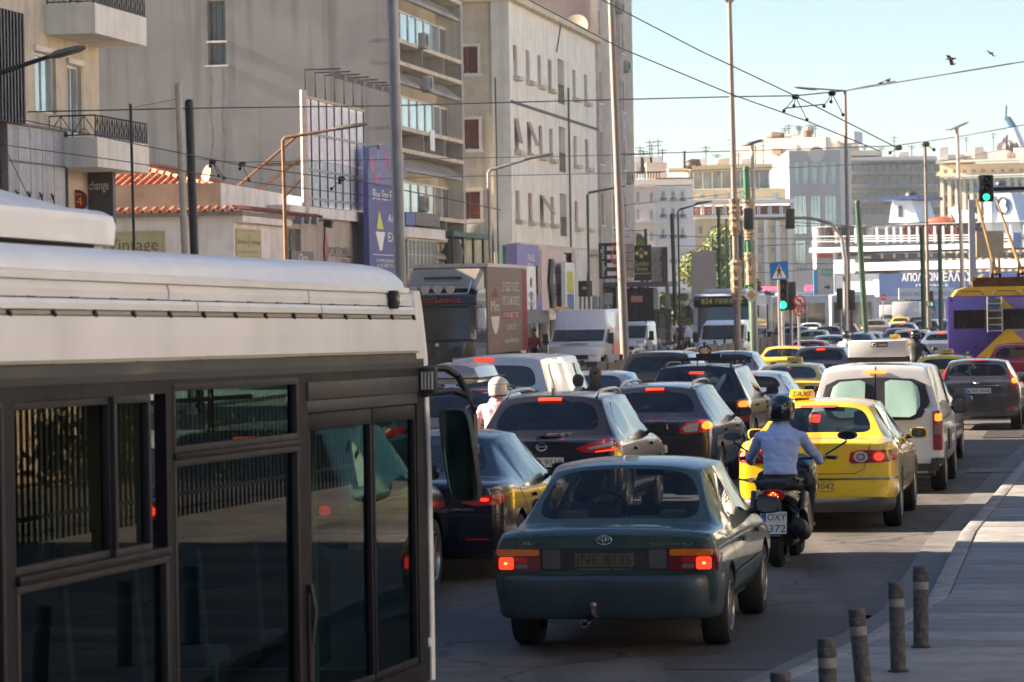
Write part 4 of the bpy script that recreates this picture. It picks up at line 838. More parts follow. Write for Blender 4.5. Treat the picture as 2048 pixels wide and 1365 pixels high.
def car_shell(P):
    L,W,H=P['L'],P['W']/2,P['H'];zb,zd,zh=P['belt'],P['deck'],P['hood'];low=P.get('low',.22)
    yA,yB,yC,yD=P['yA'],P['yB'],P['yC'],P['yD'];rw=P['rw']/2;yP1,yP2=P.get('pil',(yB +(yC -yB) *.45,None));tb=P.get('tail',.10);rz=P.get('rear_drop',.03)
    wr=P.get('wrear',.93);fz=P.get('nose',.62)
    def deck(y,w,z,lo=low,zs=None,cr=.018,in_=.80):
        zs=zs or z -.10
        return (y,[(0,lo),(w *.86,lo),(w *.99,lo +.14),(w,.58),(w *.985,zs),(w *.93,z -.025),(w *in_,z),(w *in_ *.5,z +cr),(0,z +cr *1.25)])
    def roof(y,w,z,rwid,zbelt):
        return (y,[(0,low),(w *.86,low),(w *.99,low +.14),(w,.58),(w *.985,zbelt -.07),(w *.95,zbelt),(rwid,z -.055),(rwid *.62,z -.008),(0,z)])
    S=[]
    S.append(deck(0,W *wr,zd -.03,low +.05));S.append(deck(tb,W *(wr +1)/2 +.01,zd -.004,low))
    ym=(tb +yA)/2
    if yA -tb>.25: S.append(deck(ym,W,zd,low))
    S.append(deck(yA,W,zd +.0,low,in_=P.get('gin',.84)))
    S.append(roof(yB,W,H -rz,rw *P.get('rtap',.93),zb));S.append(roof(yB +.12,W,H -rz *.5,rw *.97,zb))
    S.append(roof(yP1,W,H,rw,zb));S.append(roof(yC -.12,W,H -.02,rw *.98,zb -.01));S.append(roof(yC,W,H -.05,rw *.95,zb -.02))
    S.append(deck(yD,W,zh,low,in_=.86,zs=zh -.08));yn=(yD +L)/2
    S.append(deck(yn,W,zh -.06,low));S.append(deck(L -.22,W *.97,zh -.16,low));S.append(deck(L -.03,W *.86,fz +.02,low +.03,zs=.50));S.append(deck(L,W *.8,fz -.04,low +.06,zs=.48))
    # half rings -> full rings
    vs,n=[],16
    for y,p in S:
        ring=[(p[i][0],y,p[i][1]) for i in range(9)] +[(-p[i][0],y,p[i][1]) for i in range(7,0,-1)]
        vs += ring
    bm=bmesh.new();V=[bm.verts.new(v) for v in vs];fmap={}
    for i in range(len(S) -1):
        for j in range(n):
            k=(j +1) % n;f=bm.faces.new((V[i *n +j],V[i *n +n +j],V[i *n +n +k],V[i *n +k]));fmap[(i,j)]=f
    def cap(i,y,bulge,flip):
        p=S[i][1];o=i *n
        cen=[bm.verts.new((0,y +bulge,p[q][1])) for q in range(1,7)]        # rows 1..6
        R_=lambda q: V[o +q];L__=lambda q: V[o +16 -q]
        for q in range(1,6):
            a=(R_(q),cen[q -1],cen[q],R_(q +1));b=(L__(q),L__(q +1),cen[q],cen[q -1])
            for f in (a,b): bm.faces.new(f if not flip else f[::-1])
        fs1=(R_(0),cen[0],R_(1)),(R_(0),L__(1),cen[0]),(R_(6),cen[5],R_(7)),(cen[5],L__(6),L__(7)),(cen[5],R_(8),R_(7)),(cen[5],L__(7),R_(8))
        for f in fs1: bm.faces.new(f if not flip else f[::-1])
    cap(0,0,-P.get('bulge',.05),False);cap(len(S) -1,L,.10,True)
    bm.normal_update();bmesh.ops.recalc_face_normals(bm,faces=bm.faces)
    # which station index is what
    ys=[s[0] for s in S];iA=ys.index(yA);iB=iA +1;iC=len(S) -6;iD=iC +1
    gi={'rear': [[(iA,j) for j in (6,7,8,9)]],'front': [[(iC,j) for j in (6,7,8,9)]],'side': []}
    for j in (5,10):
        gi['side'] += [[(iB,j),(iB +1,j)],[(iB +2,j),(iC -1,j)] if P.get('join',True) else [(iB +2,j)],[(iC,j)]]
        if P.get('quarter'): gi['side'].append([(iA,j)])
    for e in bm.edges: pass
    cl=bm.edges.layers.float.get('crease_edge') or bm.edges.layers.float.new('crease_edge')
    def crease(v0,v1,c):
        e=bm.edges.get((v0,v1));
        if e: e[cl]=c
    for i in range(len(S) -1):
        for j,c in ((5,P.get('beltcrease',.45)),(4,.25),(6,P.get('roofedge',.55) if iB <= i <= iC -1 else (.6 if i in (iA,iC) else .15)),(1,.4)):
            crease(V[i *n +j],V[(i +1) *n +j],c);crease(V[i *n +(16 -j)],V[(i +1) *n +(16 -j)],c)
    for i,c in ((0,P.get('tailcrease',.45)),(1,.3),(iB,P.get('roofcrease',.6)),(iA,.55),(iC,.4),(iD,.5),(len(S) -1,.4)):
        for j in range(n): crease(V[i *n +j],V[i *n +(j +1) % n],c)
    fr=P.get('frame',.035)
    if P.get('nog'): gi['rear']=[];gi['side']=[]
    for kind,th in (('rear',P.get('rfr',.06)),('front',.05),('side',fr)):
        for grp in gi[kind]:
            fs_=[fmap[g] for g in grp if g in fmap and fmap[g].is_valid]
            if not fs_: continue
            bmesh.ops.inset_region(bm,faces=fs_,thickness=th,use_even_offset=True,use_boundary=True)
            r=bmesh.ops.inset_region(bm,faces=fs_,thickness=.018 if kind != 'rear' else .03,use_even_offset=True,use_boundary=True)
            for f in r['faces']: f.material_index=2
            for f in fs_: f.material_index={'rear': 3,'front': 4,'side': 5}[kind]
            es={e for f in fs_ for e in f.edges if len([g for g in e.link_faces if g in fs_])==1}
            for e in es: e[cl]=max(e[cl],.93)
    me=bpy.data.meshes.new('body');bm.to_mesh(me);bm.free();o=link('body',me)
    md=o.modifiers.new('s','SUBSURF');md.levels=md.render_levels=P.get('lev',2);md.subdivision_type='CATMULL_CLARK'
    for i in range(6): me.materials.append(None)
    # wheel arches
    rwh=P['wr'];cb=MB()
    for y in (P['wy'][0],P['wy'][1]):
        for sx in (-1,1):
            cb.cm=1;c=(sx *(W -.26),y,rwh +.01);rr=rwh +P.get('gap',.05)
            k=28;ringA=[(sx *(W -.27),y +rr *math.cos(2 *math.pi *i/k),rwh +rr *math.sin(2 *math.pi *i/k)) for i in range(k)];ringB=[(sx *(W +.15),p[1],p[2]) for p in ringA]
            cb.loft([ringA,ringB])
    co=cb.build('cut',[TRIM,TRIM]);b2=o.modifiers.new('b','BOOLEAN');b2.operation='DIFFERENCE';b2.object=co;b2.solver='EXACT'
    try: b2.material_mode='INDEX'
    except Exception: pass
    bpy.context.view_layer.update()
    ev=o.evaluated_get(bpy.context.evaluated_depsgraph_get());m2=bpy.data.meshes.new_from_object(ev)
    bpy.data.objects.remove(o);bpy.data.objects.remove(co);bpy.data.meshes.remove(me)
    # separate by material
    out={}
    bm=bmesh.new();bm.from_mesh(m2);bvh=BVHTree.FromBMesh(bm)
    for key,idx in (('body',(0,1,2)),('rear',(3,)),('front',(4,)),('side',(5,))):
        b=bm.copy();bmesh.ops.delete(b,geom=[f for f in b.faces if f.material_index not in idx],context='FACES')
        for f in b.faces: f.smooth=True
        if key=='side':
            parts=[]
            left=set(b.faces)
            while left:
                st=[left.pop()];comp=[st[0]]
                while st:
                    f=st.pop()
                    for e in f.edges:
                        for g in e.link_faces:
                            if g in left: left.discard(g);st.append(g);comp.append(g)
                parts.append([[v.co.copy() for v in f.verts] for f in comp])
            out['side']=parts;b.free();continue
        me2=bpy.data.meshes.new(key);b.to_mesh(me2);b.free();me2.set_sharp_from_angle(angle=R(38));out[key]=me2
    bm.free();out['bvh']=bvh
    return out

class Car:
    """keeps the shell and lets parts be laid on its surface"""
    def __init__(c,P,label,cat='car',name='parked_car',body=None,glass_m=GL_M,group=None,side_gl=None):
        c.P=P;c.t=thing(name,label,cat,group=group);c.W,c.L,c.H=P['W']/2,P['L'],P['H']
        key=P['key']
        if key not in SHELLS: SHELLS[key]=car_shell(P)
        S=c.S=SHELLS[key];c.bvh=S['bvh']
        me=S['body'].copy();me.materials.clear()
        for m in (body,TRIM,TRIM): me.materials.append(m)
        # materials slot mapping 0 body 1 arch 2 rubber
        c.body=link('body',me,c.t)
        for k,nm in (('rear','rear_window'),('front','windscreen')):
            g=S[k].copy();g.materials.clear();g.materials.append(glass_m)
            g.polygons.foreach_set('material_index',[0] *len(g.polygons));link(nm,g,c.t)
        for comp in S['side']:
            mb=MB()
            for f in comp: mb.add(f,[tuple(range(len(f)))])
            me3=bpy.data.meshes.new('side_window');me3.from_pydata(mb.v,[],mb.f);bmm=bmesh.new();bmm.from_mesh(me3);bmesh.ops.remove_doubles(bmm,verts=bmm.verts,dist=1e-5);bmesh.ops.recalc_face_normals(bmm,faces=bmm.faces);bmm.to_mesh(me3);bmm.free()
            me3.polygons.foreach_set('use_smooth',[True] *len(me3.polygons));me3.materials.append(side_gl or glass_m);link('side_window',me3,c.t)
    def hit(c,ax,a,b):
        """ax 'r' from behind: a=x,b=z; 's' from the right: a=y,b=z; 'l' left; 'f' from the front; 't' from the top: a=x,b=y"""
        O,D={'r': ((a,-3,b),(0,1,0)),'f': ((a,9,b),(0,-1,0)),'s': ((3,a,b),(-1,0,0)),'l': ((-3,a,b),(1,0,0)),'t': ((a,b,5),(0,0,-1))}[ax]
        h=c.bvh.ray_cast(Vector(O),Vector(D));return (h[0],h[1],Vector(D)) if h[0] is not None else (None,None,None)
    def patch(c,name,ax,poly,mat,off=.008,th=.02,cuts=2,parent=None,sm=True):
        bm=bmesh.new();V=[bm.verts.new((p[0],0,p[1])) for p in poly];f=bm.faces.new(V)
        bmesh.ops.triangulate(bm,faces=[f])
        if cuts: bmesh.ops.subdivide_edges(bm,edges=bm.edges,cuts=cuts,use_grid_fill=True)
        ok=0;last=None;fl={}
        for v in bm.verts:
            h,nrm,D=c.hit(ax,v.co.x,v.co.z)
            if h is None: fl[v]=None;continue
            if abs(nrm.dot(D))<.2: nn=-D
            else: nn=nrm
            v.co=h +nn *off -D *off *.5;fl[v]=1;ok += 1;last=v.co.copy()
        if ok==0: bm.free();return None
        bad=[v for v in bm.verts if fl[v] is None];bmesh.ops.delete(bm,geom=bad,context='VERTS')
        if not bm.faces: bm.free();return None
        bd=[e for e in bm.edges if e.is_boundary];D={'r': (0,1,0),'f': (0,-1,0),'s': (-1,0,0),'l': (1,0,0),'t': (0,0,-1)}[ax]
        r=bmesh.ops.extrude_edge_only(bm,edges=bd);bmesh.ops.translate(bm,verts=[v for v in r['geom'] if isinstance(v,bmesh.types.BMVert)],vec=Vector(D) *th)
        bmesh.ops.recalc_face_normals(bm,faces=bm.faces)
        me=bpy.data.meshes.new(name);bm.to_mesh(me);bm.free();me.materials.append(mat)
        if sm: me.polygons.foreach_set('use_smooth',[True] *len(me.polygons));me.set_sharp_from_angle(angle=R(40))
        return link(name,me,parent or c.t)
    def line(c,name,ax,pts,wd,mat,off=.003,parent=None,step=.04):
        """thin strip following a polyline on the surface (shut lines, trims)"""
        P=[]
        for (a,b) in zip(pts,pts[1:]):
            n=max(1,int(math.hypot(b[0] -a[0],b[1] -a[1])/step))
            P += [(a[0] +(b[0] -a[0]) *i/n,a[1] +(b[1] -a[1]) *i/n) for i in range(n)]
        P.append(pts[-1]);mb=MB();prev=None
        for i,p in enumerate(P):
            q=P[min(i +1,len(P) -1)];r=P[max(i -1,0)];dx,dz=q[0] -r[0],q[1] -r[1];l=math.hypot(dx,dz) or 1;nx,nz=-dz/l *wd/2,dx/l *wd/2
            A=[]
            for s in (1,-1):
                h,nn,D=c.hit(ax,p[0] +nx *s,p[1] +nz *s)
                if h is None: break
                A.append(h +(nn if abs(nn.dot(D))>.2 else -D) *off)
            if len(A)<2: prev=None;continue
            if prev: mb.quad(prev[0],A[0],A[1],prev[1])
            prev=A
        if mb.v: return mb.build(name,mat,parent or c.t)
    def wheels(c,spokes=7,cover=False,rimm=None):
        P=c.P;r=P['wr'];key=(r,spokes,cover,(rimm or RIM).name)
        for sx in (-1,1):
            for y in P['wy']:
                k2=key +(sx,)
                if k2 not in WHEELS:
                    mb=MB();a=(sx,0,0);rr=r *.66
                    mb.lathe((0,0,0),a,[(rr,.0),(r *.93,0),(r,-.03),(r,-.17),(r *.93,-.20),(rr,-.20),(rr,0)],36);ty=mb.build('tyre',TYRE,None,smooth=True)
                    m2=MB();m2.lathe((0,0,0),a,[(rr,-.005),(rr *.96,.004),(rr *.9,-.02),(rr *.88,-.09)],32)
                    if cover: m2.lathe((0,0,0),a,[(rr *.88,-.02),(rr *.6,.0),(rr *.25,-.005),(0,.0)],28)
                    else:
                        m2.lathe((0,0,0),a,[(rr *.2,-.01),(rr *.16,.0),(0,.0)],16)
                        for i in range(spokes):
                            t=2 *math.pi *i/spokes;d=Vector((0,math.cos(t),math.sin(t)));e=Vector((0,-math.sin(t),math.cos(t)));X=Vector((sx,0,0))
                            m2.loft([[d *rr *.12 +e *.03 +X *-.005,d *rr *.12 -e *.03 +X *-.005,d *rr *.12 -e *.03 +X *-.04,d *rr *.12 +e *.03 +X *-.04],[d *rr *.92 +e *.022 +X *-.012,d *rr *.92 -e *.022 +X *-.012,d *rr *.92 -e *.022 +X *-.05,d *rr *.92 +e *.022 +X *-.05]])
                    ri=m2.build('rim',rimm or RIM,None,smooth=True)
                    m3=MB();m3.lathe((0,0,0),a,[(rr *.9,-.09),(0,-.09)],20)
                    if cover:
                        for i in range(8): t=2 *math.pi *i/8;m3.lathe((sx *.001,rr *.66 *math.cos(t),rr *.66 *math.sin(t)),a,[(.028,0),(0,.002)],8)
                    br=m3.build('brake',TRIM,None)
                    for q in (ty,ri,br): bpy.data.objects.remove(q) if 0 else None
                    WHEELS[k2]=(ty.data,ri.data,br.data)
                    for q in (ty,ri,br): bpy.data.objects.remove(q)
                w_=link('wheel',WHEELS[k2][0],c.t,(sx *(c.W -.015),y,r));link('rim',WHEELS[k2][1],w_);link('brake_disc',WHEELS[k2][2],w_)
    def interior(c,seats=True,wheel=True,rear_head=True,m=None):
        P=c.P;W=c.W;z0=P['belt'] -.06;m=m or INT
        mb=MB();mb.box(-W +.14,W -.14,max(P['yA'] -.02,.14),P['yD'] -.12,.24,.32);mb.box(-W +.13,-W +.16,P['yB'] -.1,P['yD'] -.2,.32,z0);mb.box(W -.16,W -.13,P['yB'] -.1,P['yD'] -.2,.32,z0)
        mb.build('cabin_floor',m,c.t)
        ys=P['yA'] +.1
        mb=MB();mb.box(-W +.18,W -.18,P['yA'] +.02,P['yA'] +.5 if P['deck']<P['belt'] +.1 and P['yA']>.5 else P['yA'] +.12,z0 -.05,z0 -.02);mb.build('parcel_shelf',m,c.t)
        mb=MB();mb.box(-W +.16,W -.16,P['yD'] -.55,P['yD'] -.14,.6,P['hood'] -.02);mb.build('dashboard',m,c.t,bevel=.04)
        if seats:
            yb=P['yA'] +(.45 if P['yA']>.5 else .95);yf=yb +.95
            mb=MB();mb.prism([(yb,.5),(yb +.16,.5),(yb -.02 +.0,P['belt'] +.02),(yb -.14,P['belt'] +.02)],lambda a,b: (-W +.2,a,b),lambda a,b: (W -.2,a,b));bsh=mb.build('rear_bench',SEATF,c.t,bevel=.03)
            for sx in (-1,1):
                mb=MB();x=sx *W *.46
                mb.prism([(yf,.5),(yf +.14,.5),(yf -.10,P['belt'] +.16),(yf -.22,P['belt'] +.14)],lambda a,b: (x -.23,a,b),lambda a,b: (x +.23,a,b));s_=mb.build('front_seat',SEATF,c.t,bevel=.05)
                mb=MB();mb.box(x -.12,x +.12,yf -.24,yf -.12,P['belt'] +.20,P['belt'] +.38);mb.build('headrest',SEATF,s_,bevel=.04)
                if rear_head:
                    mb=MB();mb.box(x -.11,x +.11,yb -.15,yb -.05,P['belt'] +.04,P['belt'] +.14);mb.build('rear_headrest',SEATF,bsh,bevel=.03)
        if wheel:
            x=-W *.46;y=P['yD'] -.62;rg=[(x +.19 *math.cos(2 *math.pi *i/20),y +.07 *math.sin(2 *math.pi *i/20),P['belt'] +.0 +.18 *math.sin(2 *math.pi *i/20)) for i in range(21)]
            mb=MB();mb.tube(rg,.016,6);mb.build('steering_wheel',TRIM,c.t,smooth=True)
        mb=MB();mb.box(-.12,.12,P['yC'] -.02,P['yC'] +.01,P['H'] -.2,P['H'] -.13);mb.tube([(0,P['yC'],P['H'] -.14),(0,P['yC'] +.05,P['H'] -.07)],.01,4);mb.build('rear_view_mirror',TRIM,c.t,bevel=.01)
    def mirrors(c,mat,sz=(.20,.13),z=None,fold=1):
        P=c.P;z=z or P['belt'] +.06;q=lambda v: abs(v) ** .6 *(1 if v >= 0 else -1)
        for sx in (-1,1):
            h,nn,D=c.hit('s' if sx>0 else 'l',P['yD'] -.50,P['belt'] -.02);x0=(h.x if h else sx *c.W);y=P['yD'] -.5
            mb=MB();cx=x0 +sx *(sz[0]/2 +.03)
            mb.loft([[(cx +k *sz[0]/2 *cs *f,y +dy,z +sz[1]/2 *sn *f) for cs,sn in [(q(math.cos(2 *math.pi *i/20)),q(math.sin(2 *math.pi *i/20))) for i in range(20)] for k in (1,)] for dy,f in ((0,.92),(.015,1.06),(.08,.95),(.12,.5))])
            o=mb.build('door_mirror',mat,c.t,smooth=True)
            mb=MB();mb.tube([(x0 -sx *.02,y +.04,z -.05),(cx,y +.04,z -.03)],.03,6);mb.build('mirror_arm',TRIM,o)
            mb=MB();mb.add([(cx +sz[0]/2 *.86 *q(math.cos(2 *math.pi *i/20)),y -.004,z +sz[1]/2 *.86 *q(math.sin(2 *math.pi *i/20))) for i in range(20)],[tuple(range(20))]);mb.build('mirror_glass',M('mirror',(.16,.18,.21),.08,.9,var=0),o)
    def plate(c,s,x,z,w_=.50,h=.11,th=.0,eu=True,mat=None,sub=None,ax='r'):
        hh,nn,D=c.hit(ax,x,z);y=(hh.y if hh else 0)
        pts=[c.hit(ax,x +a,z +b)[0] for a in (-w_/2,0,w_/2) for b in (-h/2,h/2)];y=min([p.y for p in pts if p is not None] or [y]) -.012
        o=MB().prism(rr_poly(x -w_/2,x +w_/2,z -h/2,z +h/2,.012),lambda a,b: (a,y,b),lambda a,b: (a,y +.05,b)).build('number_plate',mat or PLW,c.t)
        Fr=Frear(y);g=x -w_/2 +(.05 if eu else .02)
        if eu: panel('plate_badge',Fr,x -w_/2 +.004,x -w_/2 +.04,z -h/2 +.004,z +h/2 -.004,.001,EUB,o,.001)
        text(s,Fr,g,x +w_/2 -.02,z -h *.32,z +h *.32,PLT,o,off=.002)
        mb=MB();
        for a,b,cc,d in ((x -w_/2,x +w_/2,z +h/2 -.006,z +h/2),(x -w_/2,x +w_/2,z -h/2,z -h/2 +.006)): plate_box(mb,Fr,[(a,cc),(b,cc),(b,d),(a,d)],.0005,.003)
        mb.build('plate_rim',TRIM,o);return o
    def rails(c,mat=None):
        P=c.P
        for sx in (-1,1):
            pts=[]
            for i,f in enumerate((0,.06,.2,.5,.8,.94,1)):
                y=P['yB'] +.08 +(P['yC'] -P['yB'] -.1) *f;h=c.hit('t',sx *(P['rw']/2 -.09),y)[0]
                pts.append((sx *(P['rw']/2 -.09),y,h.z +(.0 if i in (0,6) else .045 if i in (1,5) else .065)))
            mb=MB();mb.tube(pts,.022,8);mb.build('roof_rail',mat or RIM,c.t,smooth=True)
    def taxi_sign(c,y,s='TAXI',sc=.8,cx=0.):
        h=c.hit('t',cx,y)[0].z;w_=.23 *sc
        mb=MB();mb.prism([(-w_,0),(w_,0),(w_ *.86,.15 *sc),(-w_ *.86,.15 *sc)],lambda a,b: (cx +a,y -.05 +b *.15,h +.02 +b),lambda a,b: (cx +a,y +.09 -b *.15,h +.02 +b));o=mb.build('taxi_sign',TAXIY,c.t,bevel=.012)
        text(s,lambda u,z,o_=0: Vector((cx +u,y -.052 +(z -h -.02) *.15 -o_,z)),-w_ *.72,w_ *.72,h +.02 +.03 *sc,h +.02 +.12 *sc,PLT,o,off=.004,italic=.25)
        mb=MB();mb.box(cx -.08,cx +.08,y -.03,y +.06,h -.01,h +.02);mb.build('sign_foot',TRIM,o)
    def place(c,px,D,yroof=None,yaw=0.,lean=0.):
        """px = photograph column of the rear centre, D = distance"""
        p=at(px,700,D);c.t.location=(p.x,p.y,0);c.t.rotation_euler=(0,0,-AL +R(yaw))
        if yroof is not None:
            z=at(px,yroof,D +c.P['yB']).z;f=max(.86,min(1.12,z/c.P['H']));c.t.scale=(1,1,f)
        return c
SHELLS={};WHEELS={}
TAXIY=M('paint_taxi',(.85,.56,.012),.3,.0,1.,var=.04,dirt=(.35,.27,.12),dirt_amt=.15)

TYPES=dict(
 saloon90=dict(key='s90',L=4.27,W=1.685,H=1.40,belt=.88,deck=.93,hood=.86,low=.26,yA=.62,yB=1.18,yC=2.55,yD=3.25,rw=1.22,wr=.295,wy=(.88,3.345),rear_drop=.045,gin=.85,tail=.05,wrear=.97,quarter=False,lev=3,rfr=.004,bulge=.04,nose=.58,tailcrease=.92,beltcrease=.92,rtap=.93,roofedge=.75,roofcrease=.8),
 saloon=dict(key='sal',L=4.76,W=1.82,H=1.47,belt=.93,deck=1.04,hood=.92,low=.24,yA=.62,yB=1.30,yC=2.75,yD=3.55,rw=1.16,wr=.325,wy=(1.02,3.73),rear_drop=.05,gin=.80,tail=.12,wrear=.90,lev=3,rfr=.045,bulge=.09,rtap=.92,beltcrease=.4),
 alfa=dict(key='alf',L=4.43,W=1.745,H=1.42,belt=.89,deck=.98,hood=.88,low=.22,yA=.66,yB=1.30,yC=2.55,yD=3.3,rw=1.10,wr=.31,wy=(.92,3.52),rear_drop=.05,gin=.80,tail=.12,wrear=.88,lev=3,rfr=.04,bulge=.08,rtap=.9),
 suv=dict(key='suv',L=4.38,W=1.80,H=1.59,belt=1.03,deck=1.08,hood=1.02,low=.28,yA=.22,yB=.62,yC=2.62,yD=3.3,rw=1.24,wr=.345,wy=(.80,3.45),rear_drop=.03,gin=.86,tail=.08,wrear=.93,lev=3,rfr=.05,bulge=.08,quarter=False,rtap=.95),
 estate=dict(key='est',L=4.56,W=1.80,H=1.51,belt=.96,deck=1.02,hood=.95,low=.23,yA=.26,yB=.66,yC=2.75,yD=3.45,rw=1.16,wr=.32,wy=(.88,3.58),rear_drop=.05,gin=.86,tail=.10,wrear=.92,lev=3,rfr=.06,bulge=.08,rtap=.94),
 hatch=dict(key='hat',L=3.92,W=1.69,H=1.44,belt=.94,deck=1.00,hood=.94,low=.23,yA=.16,yB=.42,yC=2.1,yD=2.9,rw=1.14,wr=.30,wy=(.62,3.11),rear_drop=.04,gin=.88,tail=.06,wrear=.94,lev=2,rfr=.05,bulge=.07,rtap=.95),
 tall=dict(key='tal',L=4.5,W=1.80,H=1.66,belt=1.08,deck=1.10,hood=1.05,low=.30,yA=.18,yB=.40,yC=2.6,yD=3.3,rw=1.26,wr=.35,wy=(.85,3.5),rear_drop=.03,gin=.88,tail=.06,wrear=.95,lev=2,rfr=.06,bulge=.05,rtap=.96),
 van=dict(key='van',L=4.38,W=1.81,H=1.80,belt=1.12,deck=1.20,hood=1.10,low=.28,nog=True,yA=.10,yB=.22,yC=2.85,yD=3.55,rw=1.42,wr=.325,wy=(.86,3.6),rear_drop=.03,gin=.92,tail=.05,wrear=.97,lev=3,rfr=.03,bulge=.03,rtap=.97),
 vito=dict(key='vit',L=4.9,W=1.90,H=1.90,belt=1.15,deck=1.22,hood=1.12,low=.30,yA=.12,yB=.26,yC=3.5,yD=4.2,rw=1.48,wr=.34,wy=(.95,4.0),rear_drop=.04,gin=.92,tail=.05,wrear=.97,lev=2,rfr=.10,bulge=.03,rtap=.96),
)
# ---- shared detailing
def basic(c,mat,spokes=7,cover=False,mirror=None,handles=True,seats=True,bump=None):
    P=c.P;W=c.W
    c.wheels(spokes,cover);c.interior(seats)
    c.mirrors(mirror or mat)
    yb=P['wy'][0] +P['wr'] +.07;ym=P['yB'] +(P['yC'] -P['yB']) *.45 +.05;yf=P['wy'][1] -P['wr'] -.07
    for sd in ('s','l'):
        c.line('door_gap',sd,[(ym,P['belt'] -.01),(ym,.34)],.010,TRIM);c.line('door_gap',sd,[(yf -.02,P['belt'] -.05),(yf,.34)],.010,TRIM)
        c.line('door_gap',sd,[(P['wy'][0] +.02,P['belt'] -.02),(yb,.62),(yb +.02,.34)],.010,TRIM)
        if handles:
            for y in (ym -.18,yf -.25): c.patch('door_handle',sd,[(y -.08,P['belt'] -.15),(y +.08,P['belt'] -.15),(y +.08,P['belt'] -.115),(y -.08,P['belt'] -.115)],mat if P['key'] != 's90' else TRIM,.02,.02,0)
def blk(c,name,ax,x0,x1,z0,z1,mat,r=.015,**k): return c.patch(name,ax,rr_poly(x0,x1,z0,z1,r,2),mat,**k)

# ================= the old green saloon (nearest car)
GREEN=paint('dull_green',(.026,.060,.058),.30,.34,.6,.14)
c=Car(TYPES['saloon90'],'old dull green four door saloon with lit brake lights, nearest car',name='green_saloon',body=GREEN,glass_m=glass('glass_old',(.60,.66,.68),.05))
basic(c,GREEN,cover=True,mirror=TRIM)
W=c.W;P=c.P
SILP=M('grey_trim_panel',(.06,.06,.065),.6,var=.25)
blk(c,'tail_panel','r',-.80,.80,.635,.80,M('tail_panel_black',(.025,.025,.028),.4),off=.006,cuts=3)
for sx in (-1,1):
    tl=c.patch('tail_lamp','r',[(sx *a,b) for a,b in ((.475,.635),(.83,.635),(.845,.71),(.80,.80),(.475,.80))],M('lamp_dark_red',(.13,.01,.012),.2,0,.8),off=.016,cuts=3)
    blk(c,'indicator','r',min(sx *.485,sx *.80),max(sx *.485,sx *.80),.745,.793,AMB,off=.024,parent=tl)
    blk(c,'brake_lamp','r',min(sx *.68,sx *.79),max(sx *.68,sx *.79),.645,.735,REDON,off=.024,parent=tl)
    blk(c,'lamp_core','r',min(sx *.725,sx *.75),max(sx *.725,sx *.75),.68,.70,HOTL,off=.030,parent=tl)
    blk(c,'reflector','r',min(sx *.57,sx *.67),max(sx *.57,sx *.67),.695,.738,REDL,off=.022,parent=tl)
    blk(c,'reverse_lamp','r',min(sx *.575,sx *.665),max(sx *.575,sx *.665),.652,.685,M('reverse_grey',(.15,.12,.13),.3),off=.022,parent=tl)
    blk(c,'side_panel','r',min(sx *.33,sx *.465),max(sx *.33,sx *.465),.65,.79,SILP,off=.012)
    c.patch('side_lamp_wrap','s' if sx>0 else 'l',[(.02,.635),(.17,.64),(.13,.72),(.02,.80)],M('lamp_dark_red',(.13,.01,.012)),.006)
c.line('boot_gap','r',[(-.665,.80),(-.665,.895),(-.60,.925)],.008,TRIM);c.line('boot_gap','r',[(.665,.80),(.665,.895),(.60,.925)],.008,TRIM)
c.line('boot_gap','t',[(-.64,.05),(-.64,.57)],.008,TRIM);c.line('boot_gap','t',[(.64,.05),(.64,.57)],.008,TRIM)
c.plate('ΙΝΕ 8135',0,.715,.44,.115,eu=False,mat=M('plate_dirty',(.07,.065,.045),.6,var=.4,scale=9))
text('AUTO ANTALLAKTIKA   210 482 1177',Frear(-.055),-.2,.2,.642,.652,M('letter_dim',(.3,.3,.3),.5,var=0),c.t,off=.0)
y0=min(c.hit('r',x,.86)[0].y for x in (-.5,0,.5));FR=lambda xs: (lambda u,z,o=0: Vector((u,c.hit('r',u,z)[0].y -o,z)))
CH=M('badge_chrome',(.60,.62,.63),.25,.9,var=0)
text('TOYOTA',FR(0),.34,.45,.818,.835,CH,c.t,off=.006);text('COROLLA',FR(0),.465,.66,.818,.837,CH,c.t,off=.006);text('XLi',FR(0),-.62,-.53,.825,.848,CH,c.t,off=.006,italic=.2)
mb=MB()
for rx,rz,cz in ((.056,.033,.86),(.042,.011,.871),(.013,.031,.861)):
    E_=[FR(0)(rx *math.cos(2 *math.pi *i/24),cz +rz *math.sin(2 *math.pi *i/24),.012) for i in range(25)];mb.tube(E_,.0042,5)
mb.build('badge',CH,c.t,smooth=True)
